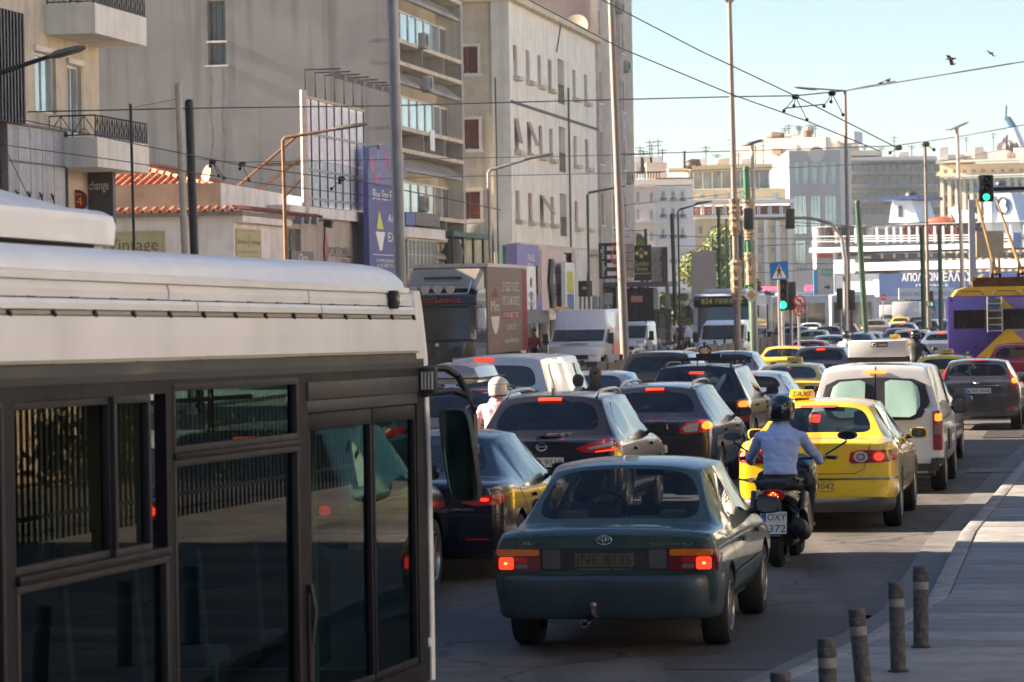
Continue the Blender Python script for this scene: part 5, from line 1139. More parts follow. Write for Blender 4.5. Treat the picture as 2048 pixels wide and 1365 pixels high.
# protruding bumper wrapped round the back
BUMP=M('bumper_green',(.016,.036,.045),.42,.1,.3,var=.15,dirt=(.05,.05,.052),dirt_amt=.35)
def bumper(c,z0,z1,out,mat,ylen=.62,drop=.0,name='rear_bumper',k=1.):
    W=c.W *k;rings=[]
    plan=[(W *.97,ylen),(W *1.0,ylen *.5),(W *.985,.16),(W *.94,.02),(W *.82,-out *.75),(W *.5,-out *1.05),(0,-out *1.25)]
    plan=plan +[(-x,y) for x,y in plan[-2::-1]]
    prof=[(-.06,z0 +.02),(-.015,z0),(.0,z0 +.05),(.014,z0 +(z1 -z0) *.45),(.016,z1 -.05),(.0,z1 -.01),(-.06,z1)]
    mb=MB()
    for i,(x,y) in enumerate(plan):
        a=Vector(plan[max(i -1,0)]);b=Vector(plan[min(i +1,len(plan) -1)]);d=(b -a).normalized();nrm=Vector((-d.y,d.x));nrm=-nrm if nrm.dot(Vector((x,y -1.2)))<0 else nrm
        rings.append([(x +nrm.x *o,y +nrm.y *o,z) for o,z in prof])
    mb.loft(rings,cap=True);o=mb.build(name,mat,c.t,smooth=True,ang=50)
    md=o.modifiers.new('sub','SUBSURF');md.levels=md.render_levels=1
    return o
bumper(c,.27,.615,.07,BUMP,.55)
mb=MB();mb.tube([(-.07,.1,.31),(-.07,-.08,.30),(-.07,-.15,.33),(-.07,-.15,.37)],.018,6);mb.ellipsoid((-.07,-.15,.39),(.026,.026,.026));mb.build('tow_ball',M('tow_steel',(.25,.2,.2),.4,.7),c.t,smooth=True)
mb=MB();mb.lathe((-.16,-.02,.245),(0,-1,0),[(.03,-.3),(.03,0),(.024,0),(.02,-.1)],14);mb.build('exhaust_pipe',M('pipe_bright',(.7,.7,.7),.25,.9),c.t,smooth=True)
blk(c,'high_brake_lamp','r',-.09,.09,.955,.985,REDON,off=-.10,th=.01);
for sd in ('s','l'): c.line('side_moulding',sd,[(1.22,.52),(2.98,.52)],.035,GREEN,off=.012);c.line('side_moulding_light',sd,[(1.22,.535),(2.98,.535)],.008,M('mould_line',(.2,.22,.2),.4),off=.016)
c.place(1203,24.35,None,yaw=0)
GREEN_CAR=c
# shade: cable hanging inside the rear window
mb=MB();mb.tube([(-.32,.9,1.28),(-.38,.78,1.12),(-.40,.74,1.0)],.004,4);mb.tube([(-.12,.9,1.28),(-.16,.8,1.12),(-.24,.74,.97)],.004,4);mb.build('defroster_wire',TRIM,c.t)

# ================= yellow taxi saloon
c=Car(TYPES['saloon'],'yellow taxi saloon with round tail lamps beside the man on the scooter','taxi','taxi',TAXIY,glass_m=glass('glass_taxi',(.42,.48,.46),.10),group='yellow taxis in the queue')
basic(c,TAXIY,10,mirror=TAXIY);TAXI_MAIN=c
for sx in (-1,1):
    tl=c.patch('tail_lamp','r',[(sx *a,b) for a,b in ((.38,.80),(.40,.90),(.50,.925),(.84,.925),(.86,.86),(.83,.79),(.42,.775))],M('lamp_wine',(.22,.01,.02),.15,0,.9),off=.014,cuts=3)
    c.patch('lamp_round','r',ell(sx *.51,.85,.078,.062),M('lamp_ring_clear',(.55,.5,.5),.2,.3),off=.022,parent=tl,cuts=1);c.patch('lamp_round','r',ell(sx *.51,.85,.05,.04),M('lamp_ring_dark',(.12,.1,.11),.2),off=.027,parent=tl,cuts=1);c.patch('lamp_round','r',ell(sx *.51,.85,.03,.024),CLRL,off=.031,parent=tl,cuts=1)
    c.patch('lamp_round','r',ell(sx *.71,.85,.085,.066),REDL,off=.022,parent=tl,cuts=1);c.patch('brake_lamp','r',ell(sx *.71,.85,.055,.044),REDON,off=.028,parent=tl,cuts=1)
    c.patch('side_lamp_wrap','s' if sx>0 else 'l',[(.10,.80),(.33,.82),(.30,.90),(.12,.925)],REDL,.006)
c.line('boot_gap','r',[(-.62,1.0),(-.58,.88),(-.55,.72),(-.45,.66),(.45,.66),(.55,.72),(.58,.88),(.62,1.0)],.008,TRIM)
c.line('chrome_strip','r',[(-.86,.60),(.86,.60)],.022,CHROME,off=.012)
bumper(c,.22,.40,.10,M('bumper_grey',(.03,.03,.032),.5),.62,name='lower_bumper',k=.955)
for sd in ('s','l'): c.line('chrome_strip',sd,[(.15,.60),(.62,.60)],.02,CHROME,off=.01);c.line('chrome_strip',sd,[(1.45,.50),(3.3,.50)],.02,CHROME,off=.01);c.line('sill_trim',sd,[(1.4,.27),(3.35,.27)],.07,TRIM,off=.006)
c.plate('TAZ 3042',-.02,.52,.50,.11,mat=M('plate_yellow',(.70,.48,.03),.5))
text('TDI 105',FR(0) if 0 else (lambda u,z,o=0: Vector((u,c.hit('r',u,z)[0].y -o,z))),.40,.56,.73,.75,CH,c.t,off=.006)
blk(c,'high_brake_lamp','r',-.27,.15,1.36,1.385,M('lamp_pink',(.55,.10,.10),.3),off=.012)
c.taxi_sign(1.75,sc=.66,cx=-.30);blk(c,'sun_sticker','r',-.11,-.02,1.20,1.29,M('sticker_red',(.5,.02,.02),.6),off=.006)
c.patch('exhaust_pipe','r',ell(-.5,.24,.04,.03),CHROME,.02)
c.place(1627,37.0,798)

# ================= dark blue saloon (left, behind the bus mirror)
NAVYP=paint('dark_blue',(.007,.008,.018),.45,.25,1,.10)
c=Car(TYPES['alfa'],'dark blue saloon left of the green one, half hidden by the bus','car','blue_saloon',NAVYP,glass_m=GL_M);basic(c,NAVYP,mirror=TRIM)
for sx in (-1,1):
    tl=c.patch('tail_lamp','r',[(sx *a,b) for a,b in ((.46,.775),(.48,.825),(.80,.855),(.84,.80),(.80,.755),(.60,.745))],REDL,off=.014,cuts=3)
    blk(c,'brake_lamp','r',min(sx *.64,sx *.72),max(sx *.64,sx *.72),.79,.82,REDON,off=.022,parent=tl);c.patch('side_lamp_wrap','s' if sx>0 else 'l',[(.08,.76),(.30,.79),(.28,.83),(.10,.85)],REDL,.006)
    blk(c,'reflector','r',min(sx *.5,sx *.72),max(sx *.5,sx *.72),.42,.435,REDL,off=.012)
c.plate('ΥΖΑ 2161',.0,.56,.46,.11);c.line('bumper_gap','r',[(-.82,.66),(.82,.66)],.01,TRIM)
text('1.6  T.SPARK',lambda u,z,o=0: Vector((u,c.hit('r',u,z)[0].y -o,z)),.20,.58,.70,.725,CH,c.t,off=.006)
c.line('boot_gap','r',[(-.6,.93),(-.52,.70)],.008,TRIM);c.line('boot_gap','r',[(.6,.93),(.52,.70)],.008,TRIM)
for x in (.02,.1,.18): blk(c,'high_brake_lamp','r',x -.42,x -.38,1.03,1.045,REDON,off=.012)
c.place(822,31.0,862)

# ================= black crossover, three lanes of them
BLKP=paint('black',(.012,.011,.016),.4,.22,1,.12)
c=Car(TYPES['suv'],'black crossover with silver roof rails and slanted red tail lamps behind the white helmet rider','car','black_crossover',BLKP,glass_m=glass('glass_smoke',(.14,.13,.14),.12),side_gl=GL_D);basic(c,BLKP,10);c.rails()
for sx in (-1,1):
    tl=c.patch('tail_lamp','r',[(sx *a,b) for a,b in ((.38,.955),(.56,1.02),(.86,1.085),(.90,1.03),(.86,.95),(.62,.91),(.50,.91))],REDL,off=.016,cuts=3)
    c.patch('clear_lens','r',[(sx *a,b) for a,b in ((.52,.965),(.80,1.03),(.80,.985),(.56,.945))],CLRL,off=.024,parent=tl);c.patch('brake_lamp','r',[(sx *a,b) for a,b in ((.62,.925),(.84,.955),(.84,.935),(.62,.912))],REDON,off=.026,parent=tl)
    c.patch('side_lamp_wrap','s' if sx>0 else 'l',[(.08,.95),(.42,1.0),(.36,1.06),(.12,1.085)],REDL,.006)
blk(c,'high_brake_lamp','r',-.14,.14,1.49,1.525,REDON,off=.018);c.plate('ΧΥΒ 9518',0,.80,.50,.115)
mb=MB();yb=c.hit('r',0,1.0)[0].y -.02
mb.tube([(.055 *math.cos(2 *math.pi *i/20),yb,.985 +.045 *math.sin(2 *math.pi *i/20)) for i in range(21)],.007,5);mb.box(-.075,.075,yb -.008,yb,.975,.995);mb.build('badge',CHROME,c.t)
c.line('rear_wiper','r',[(-.08,1.085),(.32,1.11)],.02,TRIM,off=.035);blk(c,'lower_bumper','r',-.8,.8,.28,.50,TRIM,off=.012,cuts=3)
h=c.hit('t',0,.78)[0];mb=MB();mb.prism([(-.02,0),(.10,0),(.04,.08)],lambda a,b: (-.012,.75 +a,h.z -.005 +b),lambda a,b: (.012,.75 +a,h.z -.005 +b));mb.build('fin_antenna',TRIM,c.t)
for sd in ('s','l'): c.line('window_chrome',sd,[(1.0,1.03),(2.9,1.0)],.014,CHROME,off=.008);c.line('sill_trim',sd,[(1.2,.36),(3.0,.36)],.12,TRIM,off=.008)
c.place(1082,38.0,787)

# ================= dark navy estate
NV2=paint('navy',(.010,.011,.024),.45,.25,1,.12)
c=Car(TYPES['estate'],'dark navy estate car with silver roof rails and a lit orange tail lamp','car','navy_estate',NV2,glass_m=glass('glass_smoke',(.14,.13,.14)),side_gl=GL_D);basic(c,NV2,7);c.rails()
for sx in (-1,1):
    tl=c.patch('tail_lamp','r',[(sx *a,b) for a,b in ((.42,.91),(.50,.97),(.70,1.0),(.85,.99),(.88,.92),(.82,.86),(.60,.83),(.42,.83),(.50,.87))],REDL,off=.016,cuts=3)
    c.patch('clear_lens','r',[(sx *a,b) for a,b in ((.46,.90),(.54,.955),(.68,.97),(.66,.86),(.50,.85))],CLRL,off=.024,parent=tl);c.patch('brake_lamp','r',ell(sx *.78,.93,.06,.045),AMBON if sx>0 else REDON,off=.026,parent=tl,cuts=1)
    blk(c,'reflector','r',min(sx *.56,sx *.74),max(sx *.56,sx *.74),.395,.425,REDON,off=.014)
blk(c,'high_brake_lamp','r',-.13,.13,1.40,1.43,REDON,off=.02);c.plate('ΝΙΜ 4306',0,.62,.5,.11);c.line('bumper_gap','r',[(-.85,.78),(.85,.78)],.01,TRIM)
c.place(1296,45.0,767)

# ================= black estate with bicycle carrier bars
c=Car(TYPES['tall'],'black tall estate with empty bicycle carrier bars on its roof','car','black_estate',paint('black2',(.014,.014,.024),.4,.22),glass_m=GL_M,side_gl=GL_D);basic(c,c.body.data.materials[0],7);c.rails(TRIM)
for sx in (-1,1):
    tl=blk(c,'tail_lamp','r',min(sx *.68,sx *.88),max(sx *.68,sx *.88),.70,1.06,REDL,off=.014);c.patch('brake_lamp','r',ell(sx *.78,.99,.075,.055),AMBON,off=.022,parent=tl,cuts=1)
blk(c,'high_brake_lamp','r',-.12,.12,1.49,1.53,REDON,off=.02);c.plate('ΙΒΗ 7720',0,.80)
mb=MB()
for y in (.75,1.75): mb.box(-.75,.75,y -.03,y +.03,c.H +.05,c.H +.09);mb.box(-.6,-.56,y -.03,y +.03,c.H -.02,c.H +.05);mb.box(.56,.6,y -.03,y +.03,c.H -.02,c.H +.05)
mb.build('roof_bar',TRIM,c.t);mb=MB();mb.box(.05,.12,.6,2.0,c.H +.09,c.H +.14);mb.tube([(.09 +.10 *math.cos(a *.5),.8,c.H +.22 +.07 *math.sin(a *.5)) for a in range(13)],.015,5);mb.box(-.05,.35,.7,.86,c.H +.10,c.H +.17);mb.build('bike_carrier',TRIM,c.t)
h=c.hit('t',0,.5)[0];mb=MB();mb.tube([(0,.5,h.z),(0,.42,h.z +.14)],.008,4);mb.build('aerial',TRIM,c.t)
c.place(1387,53.0,729)

# ================= white panel van with roof box sign
VW_=paint('van_white',(.66,.66,.68),.0,.35,.8,.18)
c=Car(TYPES['van'],'white panel van with a white advert box on its roof and pale green rear windows','van','white_van',VW_,glass_m=VW_,side_gl=VW_);P=c.P
c.wheels(8);c.interior();c.mirrors(TRIM,(.20,.24),1.12)
# own rear windows: two dark surrounds with frosted panes
for sx in (-1,1):
    surr=c.patch('window_surround','r',[(sx *a,b) for a,b in ((.012,1.02),(.012,1.60),(.50,1.575),(.66,1.50),(.725,1.25),(.62,1.06),(.50,1.02))],TRIM,off=.030,th=.06,cuts=0)
    c.patch('rear_window_pane','r',[(sx *a,b) for a,b in ((.14,1.07),(.13,1.53),(.20,1.56),(.47,1.54),(.56,1.47),(.62,1.25),(.54,1.10),(.46,1.06))],M('frosted_pane',(.33,.50,.45),.35,0,.15,var=.08),off=.048,th=.03,parent=surr,cuts=0)
    tl=blk(c,'tail_lamp','r',min(sx *.765,sx *.88),max(sx *.765,sx *.88),.60,1.14,M('lamp_wine',(.22,.01,.02)),off=.014,cuts=3);blk(c,'indicator','r',min(sx *.79,sx *.865),max(sx *.79,sx *.865),1.0,1.10,AMBON,off=.022,parent=tl);blk(c,'reverse_lamp','r',min(sx *.785,sx *.868),max(sx *.785,sx *.868),.82,.95,M('reverse_grey',(.15,.12,.13)),off=.022,parent=tl)
    c.patch('corner_bumper','r',[(sx *a,b) for a,b in ((.70,.24),(.88,.26),(.9,.46),(.87,.50),(.74,.49),(.72,.40),(.69,.30))],M('bumper_black',(.022,.022,.024),.6),off=.03,th=.2,cuts=3)
c.line('door_gap','r',[(0.0,.45),(0.0,1.76)],.014,TRIM);blk(c,'high_brake_lamp','r',-.14,.14,1.655,1.69,AMBON,off=.018);blk(c,'rear_bumper','r',-.75,.75,.24,.42,M('bumper_black',(.022,) *3),off=.02,th=.1,cuts=3)
c.plate('ΥΧΤ 8415',-.28,.86)
for s in ('s',): c.line('slide_rail',s,[(.35,1.02),(2.0,1.02)],.03,TRIM,off=.01);c.line('door_gap',s,[(2.15,1.5),(2.15,.4)],.012,TRIM);c.patch('side_window_cab',s,[(2.45,1.16),(3.3,1.16),(2.95,1.62),(2.45,1.64)],DARKGL,.01);c.patch('side_moulding',s,[(1.3,.55),(2.0,.55),(2.0,.8),(1.3,.85)],TRIM,.012)
mb=MB();z=1.83
mb.box(-.37,.40,.35,.95,z +.05,z +.28);bx_=mb.build('roof_advert_box',M('box_white',(.58,.58,.60),.5,var=.06),c.t,bevel=.015);FB_=lambda u,z_,o=0: Vector((u,.35 -o,z_))
panel('advert_label',FB_,-.06,.16,z +.19,z +.26,.004,PLT,bx_,.002);text('Stathis',FB_,.03,.15,z +.205,z +.245,WHF,bx_,off=.008);mb=MB();mb.tube([FB_(-.02 +.03 *math.cos(i *.5),z +.225 +.02 *math.sin(i *.5),.01) for i in range(13)],.005,4);mb.build('emblem',WHF,bx_)
mb=MB();mb.box(-.40,.42,.36,.42,z -.02,z +.05);mb.box(-.40,.42,.85,.9,z -.03,z +.05);mb.build('roof_bar',TRIM,c.t)
c.place(1748,44.0,727)

# ================= grey hatchback right
GRYP=paint('dark_grey',(.060,.058,.065),.5,.3,1,.2)
c=Car(TYPES['hatch'],'dark grey hatchback with tall red corner lamps in front of the red car','car','grey_hatchback',GRYP,glass_m=GL_M);basic(c,GRYP,7)
def tall_lamps(c,lit=False):
    P=c.P;zb,H=P['belt'],P['H']
    for sx in (-1,1):
        tl=c.patch('tail_lamp','r',[(sx *a,b) for a,b in ((.76,zb -.10),(.62,H -.12),(.56,H -.10),(.66,zb +.04),(.68,zb -.10))],REDL,off=.016,cuts=3)
        if tl and lit and sx>0: c.patch('brake_lamp','r',ell(sx *.72,zb +.04,.05,.045),AMBON,off=.03,parent=tl,cuts=1)
tall_lamps(c,True);c.plate('ΚΝΑ 9646',.02,.80,.50,.12);blk(c,'plate_recess','r',-.42,.48,.73,.88,M('recess_blue',(.03,.04,.06),.4),off=.006,cuts=2);c.line('chrome_strip','r',[(-.42,.90),(.42,.90)],.014,CHROME,off=.012)
blk(c,'high_brake_lamp','r',-.16,.16,1.375,1.40,REDL,off=.02);blk(c,'reflector','r',.55,.7,.42,.46,REDL,off=.014);c.line('bumper_gap','r',[(-.8,.67),(.8,.67)],.012,TRIM)
mb=MB();yb=c.hit('r',0,.95)[0].y;mb.ellipsoid((0,yb -.01,.955),(.055,.012,.022));mb.build('badge',CHROME,c.t);blk(c,'shelf_lights','r',-.4,.5,1.03,1.08,M('shelf_cream',(.5,.5,.4),.7),off=-.14,th=.01)
mb=MB();mb.box(-.15,.15,.8,.95,1.05,1.22);mb.box(.2,.5,.8,.95,1.05,1.25);mb.build('red_seat_back',M('seat_red',(.5,.05,.03),.8),c.t,bevel=.03)
c.place(1953,64.5,717)

# ================= white transporter van (left, behind the crossover)
WHB=paint('white_blue',(.60,.64,.70),.0,.3,.8,.1)
c=Car(TYPES['vito'],'white people carrier van with a wide dark rear window behind the helmeted rider in pink','van','white_transporter',WHB,glass_m=glass('glass_smoke',(.14,.13,.14)),side_gl=WHB);c.wheels(7);c.interior();c.mirrors(TRIM,(.18,.22),1.2)
blk(c,'high_brake_lamp','r',-.34,-.04,1.80,1.84,REDON,off=.03);c.patch('side_panel_window','s',rr_poly(.7,2.6,1.2,1.72,.1),M('panel_pale',(.55,.58,.62),.12,0,.9,var=.2),.008,cuts=3);c.patch('side_window_cab','s',[(2.9,1.2),(4.0,1.2),(3.65,1.68),(2.9,1.70)],DARKGL,.01)
for sx in (-1,1): blk(c,'tail_lamp','r',min(sx *.80,sx *.92),max(sx *.80,sx *.92),.8,1.2,REDL,off=.012)
c.patch('door_handle','s',rr_poly(.35,.6,1.08,1.14,.01),TRIM,.015);c.line('rear_wiper','r',[(.1,1.24),(.7,1.30)],.02,TRIM,off=.02)
c.place(985,52.0,710,yaw=-1)
# ================= the rest of the queue
def quick(ty,lab,px,D,yr,mat,kind='car',name=None,group='cars queuing farther up the avenue',lamps=True,brake=False,tall=False,rail=None,sign=False,gl=GL_M,hi=None,near=False,yaw=0.,sc=1.):
    c=Car(TYPES[ty],lab,kind,name or 'queuing_car',mat,glass_m=gl,group=group);c.wheels(7);P=c.P;zb=P['belt']
    if near: c.interior();c.mirrors(mat)
    else:
        c.interior(seats=D<130,wheel=False)
        c.mirrors(mat)
    if tall: tall_lamps(c,brake)
    elif lamps:
        for sx in (-1,1):
            tl=blk(c,'tail_lamp','r',min(sx *.58,sx *.84),max(sx *.58,sx *.84),zb -.16,zb -.02,REDL,off=.014,cuts=1)
            if brake: c.patch('brake_lamp','r',ell(sx *.72,zb -.09,.05,.04,10),REDON,off=.022,parent=tl,cuts=0)
    if hi or brake: blk(c,'high_brake_lamp','r',-.12,.12,c.H -.13,c.H -.10,REDON if brake or hi==2 else REDL,off=.03,cuts=1)
    if D<140: c.plate(rnd.choice('ΖΥΙΧΝ') +rnd.choice('ΑΒΕΗ') +rnd.choice('ΚΜΝΧ') +' %d' % rnd.randrange(1100,9900),0,zb -.25,eu=False)
    if rail: c.rails(RIM if rail==1 else TRIM)
    if sign: c.taxi_sign((P['yB'] +P['yC'])/2 -.1)
    c.place(px,D,yr,yaw);return c
SILV=paint('silver',(.36,.37,.40),.6,.3);LBLUE=paint('pale_blue',(.30,.36,.46),.5,.3);DGR=paint('charcoal',(.05,.05,.06),.4,.3);REDP=paint('red',(.42,.012,.02),.1,.28);PGREEN=paint('pale_green',(.30,.36,.16),.4,.3);BLUEP=paint('mid_blue',(.05,.09,.22),.4,.3);PURP=paint('purple',(.16,.04,.14),.4,.3);WHT=paint('plain_white',(.68,.67,.66),.0,.3);BEIGE=paint('beige',(.36,.34,.28),.4,.3)
GDK=glass('glass_smoke',(.14,.13,.14))
c=quick('tall','dark grey estate with a closed grey roof box, seen just past the bus mirror',888,46.3,790,paint('slate',(.05,.055,.085),.5,.3),gl=GDK,name='estate_with_roof_box',near=True,rail=2,group=None)
mb=MB();z=1.72
mb.loft([[(x *f,y,z +(zz) *g) for x,zz in ((-.40,.05),(-.43,.13),(-.36,.30),(-.15,.36),(.15,.36),(.36,.30),(.43,.13),(.40,.05))] for y,f,g in ((.35,.75,.6),(.42,.96,.95),(.8,1,1.05),(1.9,.98,1.0),(2.4,.8,.7))]);rb=mb.build('roof_box',paint('box_grey',(.28,.27,.27),.3,.3),c.t,smooth=True);mb=MB();mb.box(-.44,.44,.34,2.3,z +.11,z +.135);mb.build('box_seam',TRIM,rb)
quick('tall','black sport utility car with a silver roof edge left of the bicycle carrier car',1310,67.0,702,paint('black3',(.016,.015,.016),.4,.25),gl=GDK,name='black_offroader',near=True,rail=1,group=None)
c=quick('hatch','silver hatchback with tall red corner lamps beside the median barrier',1456,84.0,701,SILV,tall=True,name='silver_hatchback',near=True,group=None)
quick('hatch','pale blue small car between the black estate and the sign bearing taxi',1497,62.0,742,LBLUE,name='pale_blue_car',near=True,hi=1,gl=GDK,group=None)
quick('saloon','yellow taxi with lit roof sign behind the pale blue small car',1572,70.0,726,TAXIY,'taxi','taxi','yellow taxis in the queue',sign=True,near=True)
quick('saloon','yellow taxi without roof sign in front of the red hatchback, beside the barrier end',1560,97.0,692,TAXIY,'taxi','taxi','yellow taxis in the queue',near=True)
quick('suv','black hatchback with aerial left of the white advert box',1638,88.0,698,paint('black4',(.02,.022,.035),.4,.25),gl=GDK,name='black_hatchback',hi=2,near=True,group=None)
quick('tall','grey people carrier just showing on the right of the white panel van',1785,50.2,770,paint('warm_silver',(.30,.30,.31),.6,.25),name='grey_people_carrier',near=True,group=None)
quick('suv','charcoal hatchback with lit high brake lamp above the white advert box',1760,97.0,686,DGR,hi=2,name='charcoal_hatchback',group=None)
quick('estate','yellow estate taxi with roof rails and sign in front of the trolleybus',1885,76.0,709,TAXIY,'taxi','taxi','yellow taxis in the queue',sign=True,near=True,rail=2)
quick('hatch','bright red small car at the right edge in front of the trolleybus',2036,81.0,686,REDP,near=True,name='red_car',group=None)
quick('hatch','red hatchback behind the signless taxi',1614,114.,681,REDP,hi=1)
quick('estate','silver grey estate car behind the rider with dark helmet',1657,124.,670,SILV)
quick('hatch','pale green hatchback in front of the no turning sign pole',1624,150.,660,PGREEN)
quick('hatch','slate blue hatchback left of the pale green one',1590,166.,653,BLUEP)
quick('hatch','small purple car right of the pale green hatchback',1655,175.,655,PURP)
quick('hatch','dark maroon car beside the blue round sign',1688,188.,652,paint('maroon',(.12,.01,.03),.3,.3))
quick('saloon','deep blue saloon between the silver estate and the silver hatchback',1709,132.,670,BLUEP)
quick('hatch','silver hatchback with wide rear window behind the black biker',1733,141.,665,SILV)
quick('suv','beige car with tinted windows far up the queue',1751,204.,644,BEIGE)
quick('hatch','tiny white car far up the queue in front of the buses',1621,206.,646,WHT)
quick('saloon','yellow taxi farthest up the queue below the white vans',1800,236.,634,TAXIY,'taxi','taxi','yellow taxis in the queue',sign=True)
quick('saloon','yellow taxi partly behind the rider in black',1783,112.,677,TAXIY,'taxi','taxi','yellow taxis in the queue',sign=True)
quick('tall','white sport utility car with red lamps right of the rider in black',1822,127.,663,paint('cream_white',(.52,.47,.40),0,.3),brake=True)
quick('saloon','black saloon behind the white sport utility car',1795,142.,656,paint('black5',(.02,.02,.03),.3,.3))
quick('estate','dark blue estate with lit high brake lamp far up the queue',1803,170.,646,BLUEP,brake=True)
quick('suv','black sport utility car between the blue estate and the trolleybus',1851,190.,642,paint('black5',(.02,.02,.03)))
quick('hatch','pale blue hatchback touching the trolleybus corner in view',1882,121.,662,LBLUE,hi=2)
quick('estate','dark blue car with open boot line beside the trolleybus',1880,197.,640,BLUEP)
for px,D,yr,lab in ((1778,255,628,'blue car roof in the far queue below the white vans'),(1725,225,640,'dark car far up the queue near the green pole'),(1838,232,636,'dark hatchback in the farthest row near the poles'),(1574,188.,650,'silver car behind the left hand traffic signal pole'),(1700,240,638,'grey car in the farthest row before the articulated bus')):
    quick('suv',lab,px,D,yr,rnd.choice([BLUEP,DGR,SILV]))
def box_van(px,D,yt,wd,lab):
    p=at(px,620,D);zt=at(px,yt,D).z;t=thing('box_van',lab,'van',(p.x,p.y,0),-AL)
    mb=MB();mb.box(-wd/2,wd/2,0,4.2,.9,zt);mb.build('cargo_box',WHT,t,bevel=.06);mb=MB();mb.box(-wd/2 +.1,wd/2 -.1,4.25,5.9,.6,zt -.7);mb.build('cab',WHT,t,bevel=.15)
    for sx in (-1,1):
        for y in (.9,5.1): mb=MB();mb.lathe((sx *(wd/2 -.1),y,.42),(sx,0,0),[(0,0),(.42,0),(.42,-.25),(0,-.25)],16);mb.build('wheel',TYRE,t)
        mb=MB();mb.box(sx *wd/2 -.12 *(sx>0),sx *wd/2 +.12 *(sx<0),-.03,-.001,1.0,1.2);mb.build('tail_lamp',REDL,t)
box_van(1784,262,610,2.0,'white box van far behind, left of the pair');box_van(1812,255,604,2.1,'white box van far behind, right of the pair')

# ================= opposite carriageway, vehicles facing the viewer
def facing(c,px,D,yaw=0):
    p=at(px,700,D);c.t.rotation_euler=(0,0,-AL +math.pi +R(yaw));L=c.L
    c.t.location=Vector((p.x,p.y,0)) +SD *L;return c
TYPES['transit']=dict(key='tra',L=5.6,W=2.0,H=2.55,belt=1.3,deck=1.4,hood=1.25,low=.32,yA=.10,yB=.22,yC=4.05,yD=4.85,rw=1.56,wr=.36,wy=(1.1,4.6),rear_drop=.02,gin=.92,tail=.05,wrear=.98,lev=2,rfr=.1,bulge=.02,rtap=.99)
def front_face(c,mat,grille=True):
    W=c.W
    for sx in (-1,1): c.patch('headlight','f',[(sx *a,b) for a,b in ((W *.60,.72),(W *.94,.80),(W *.95,.98),(W *.80,1.0),(W *.62,.86))],CLRL,off=.02,cuts=1)
    if grille: blk(c,'grille','f',-W *.5,W *.5,.60,.82,TRIM,off=.015,cuts=2)
    blk(c,'front_bumper','f',-W *.9,W *.9,.30,.52,TRIM,off=.02,cuts=2)
    c.wheels(6)
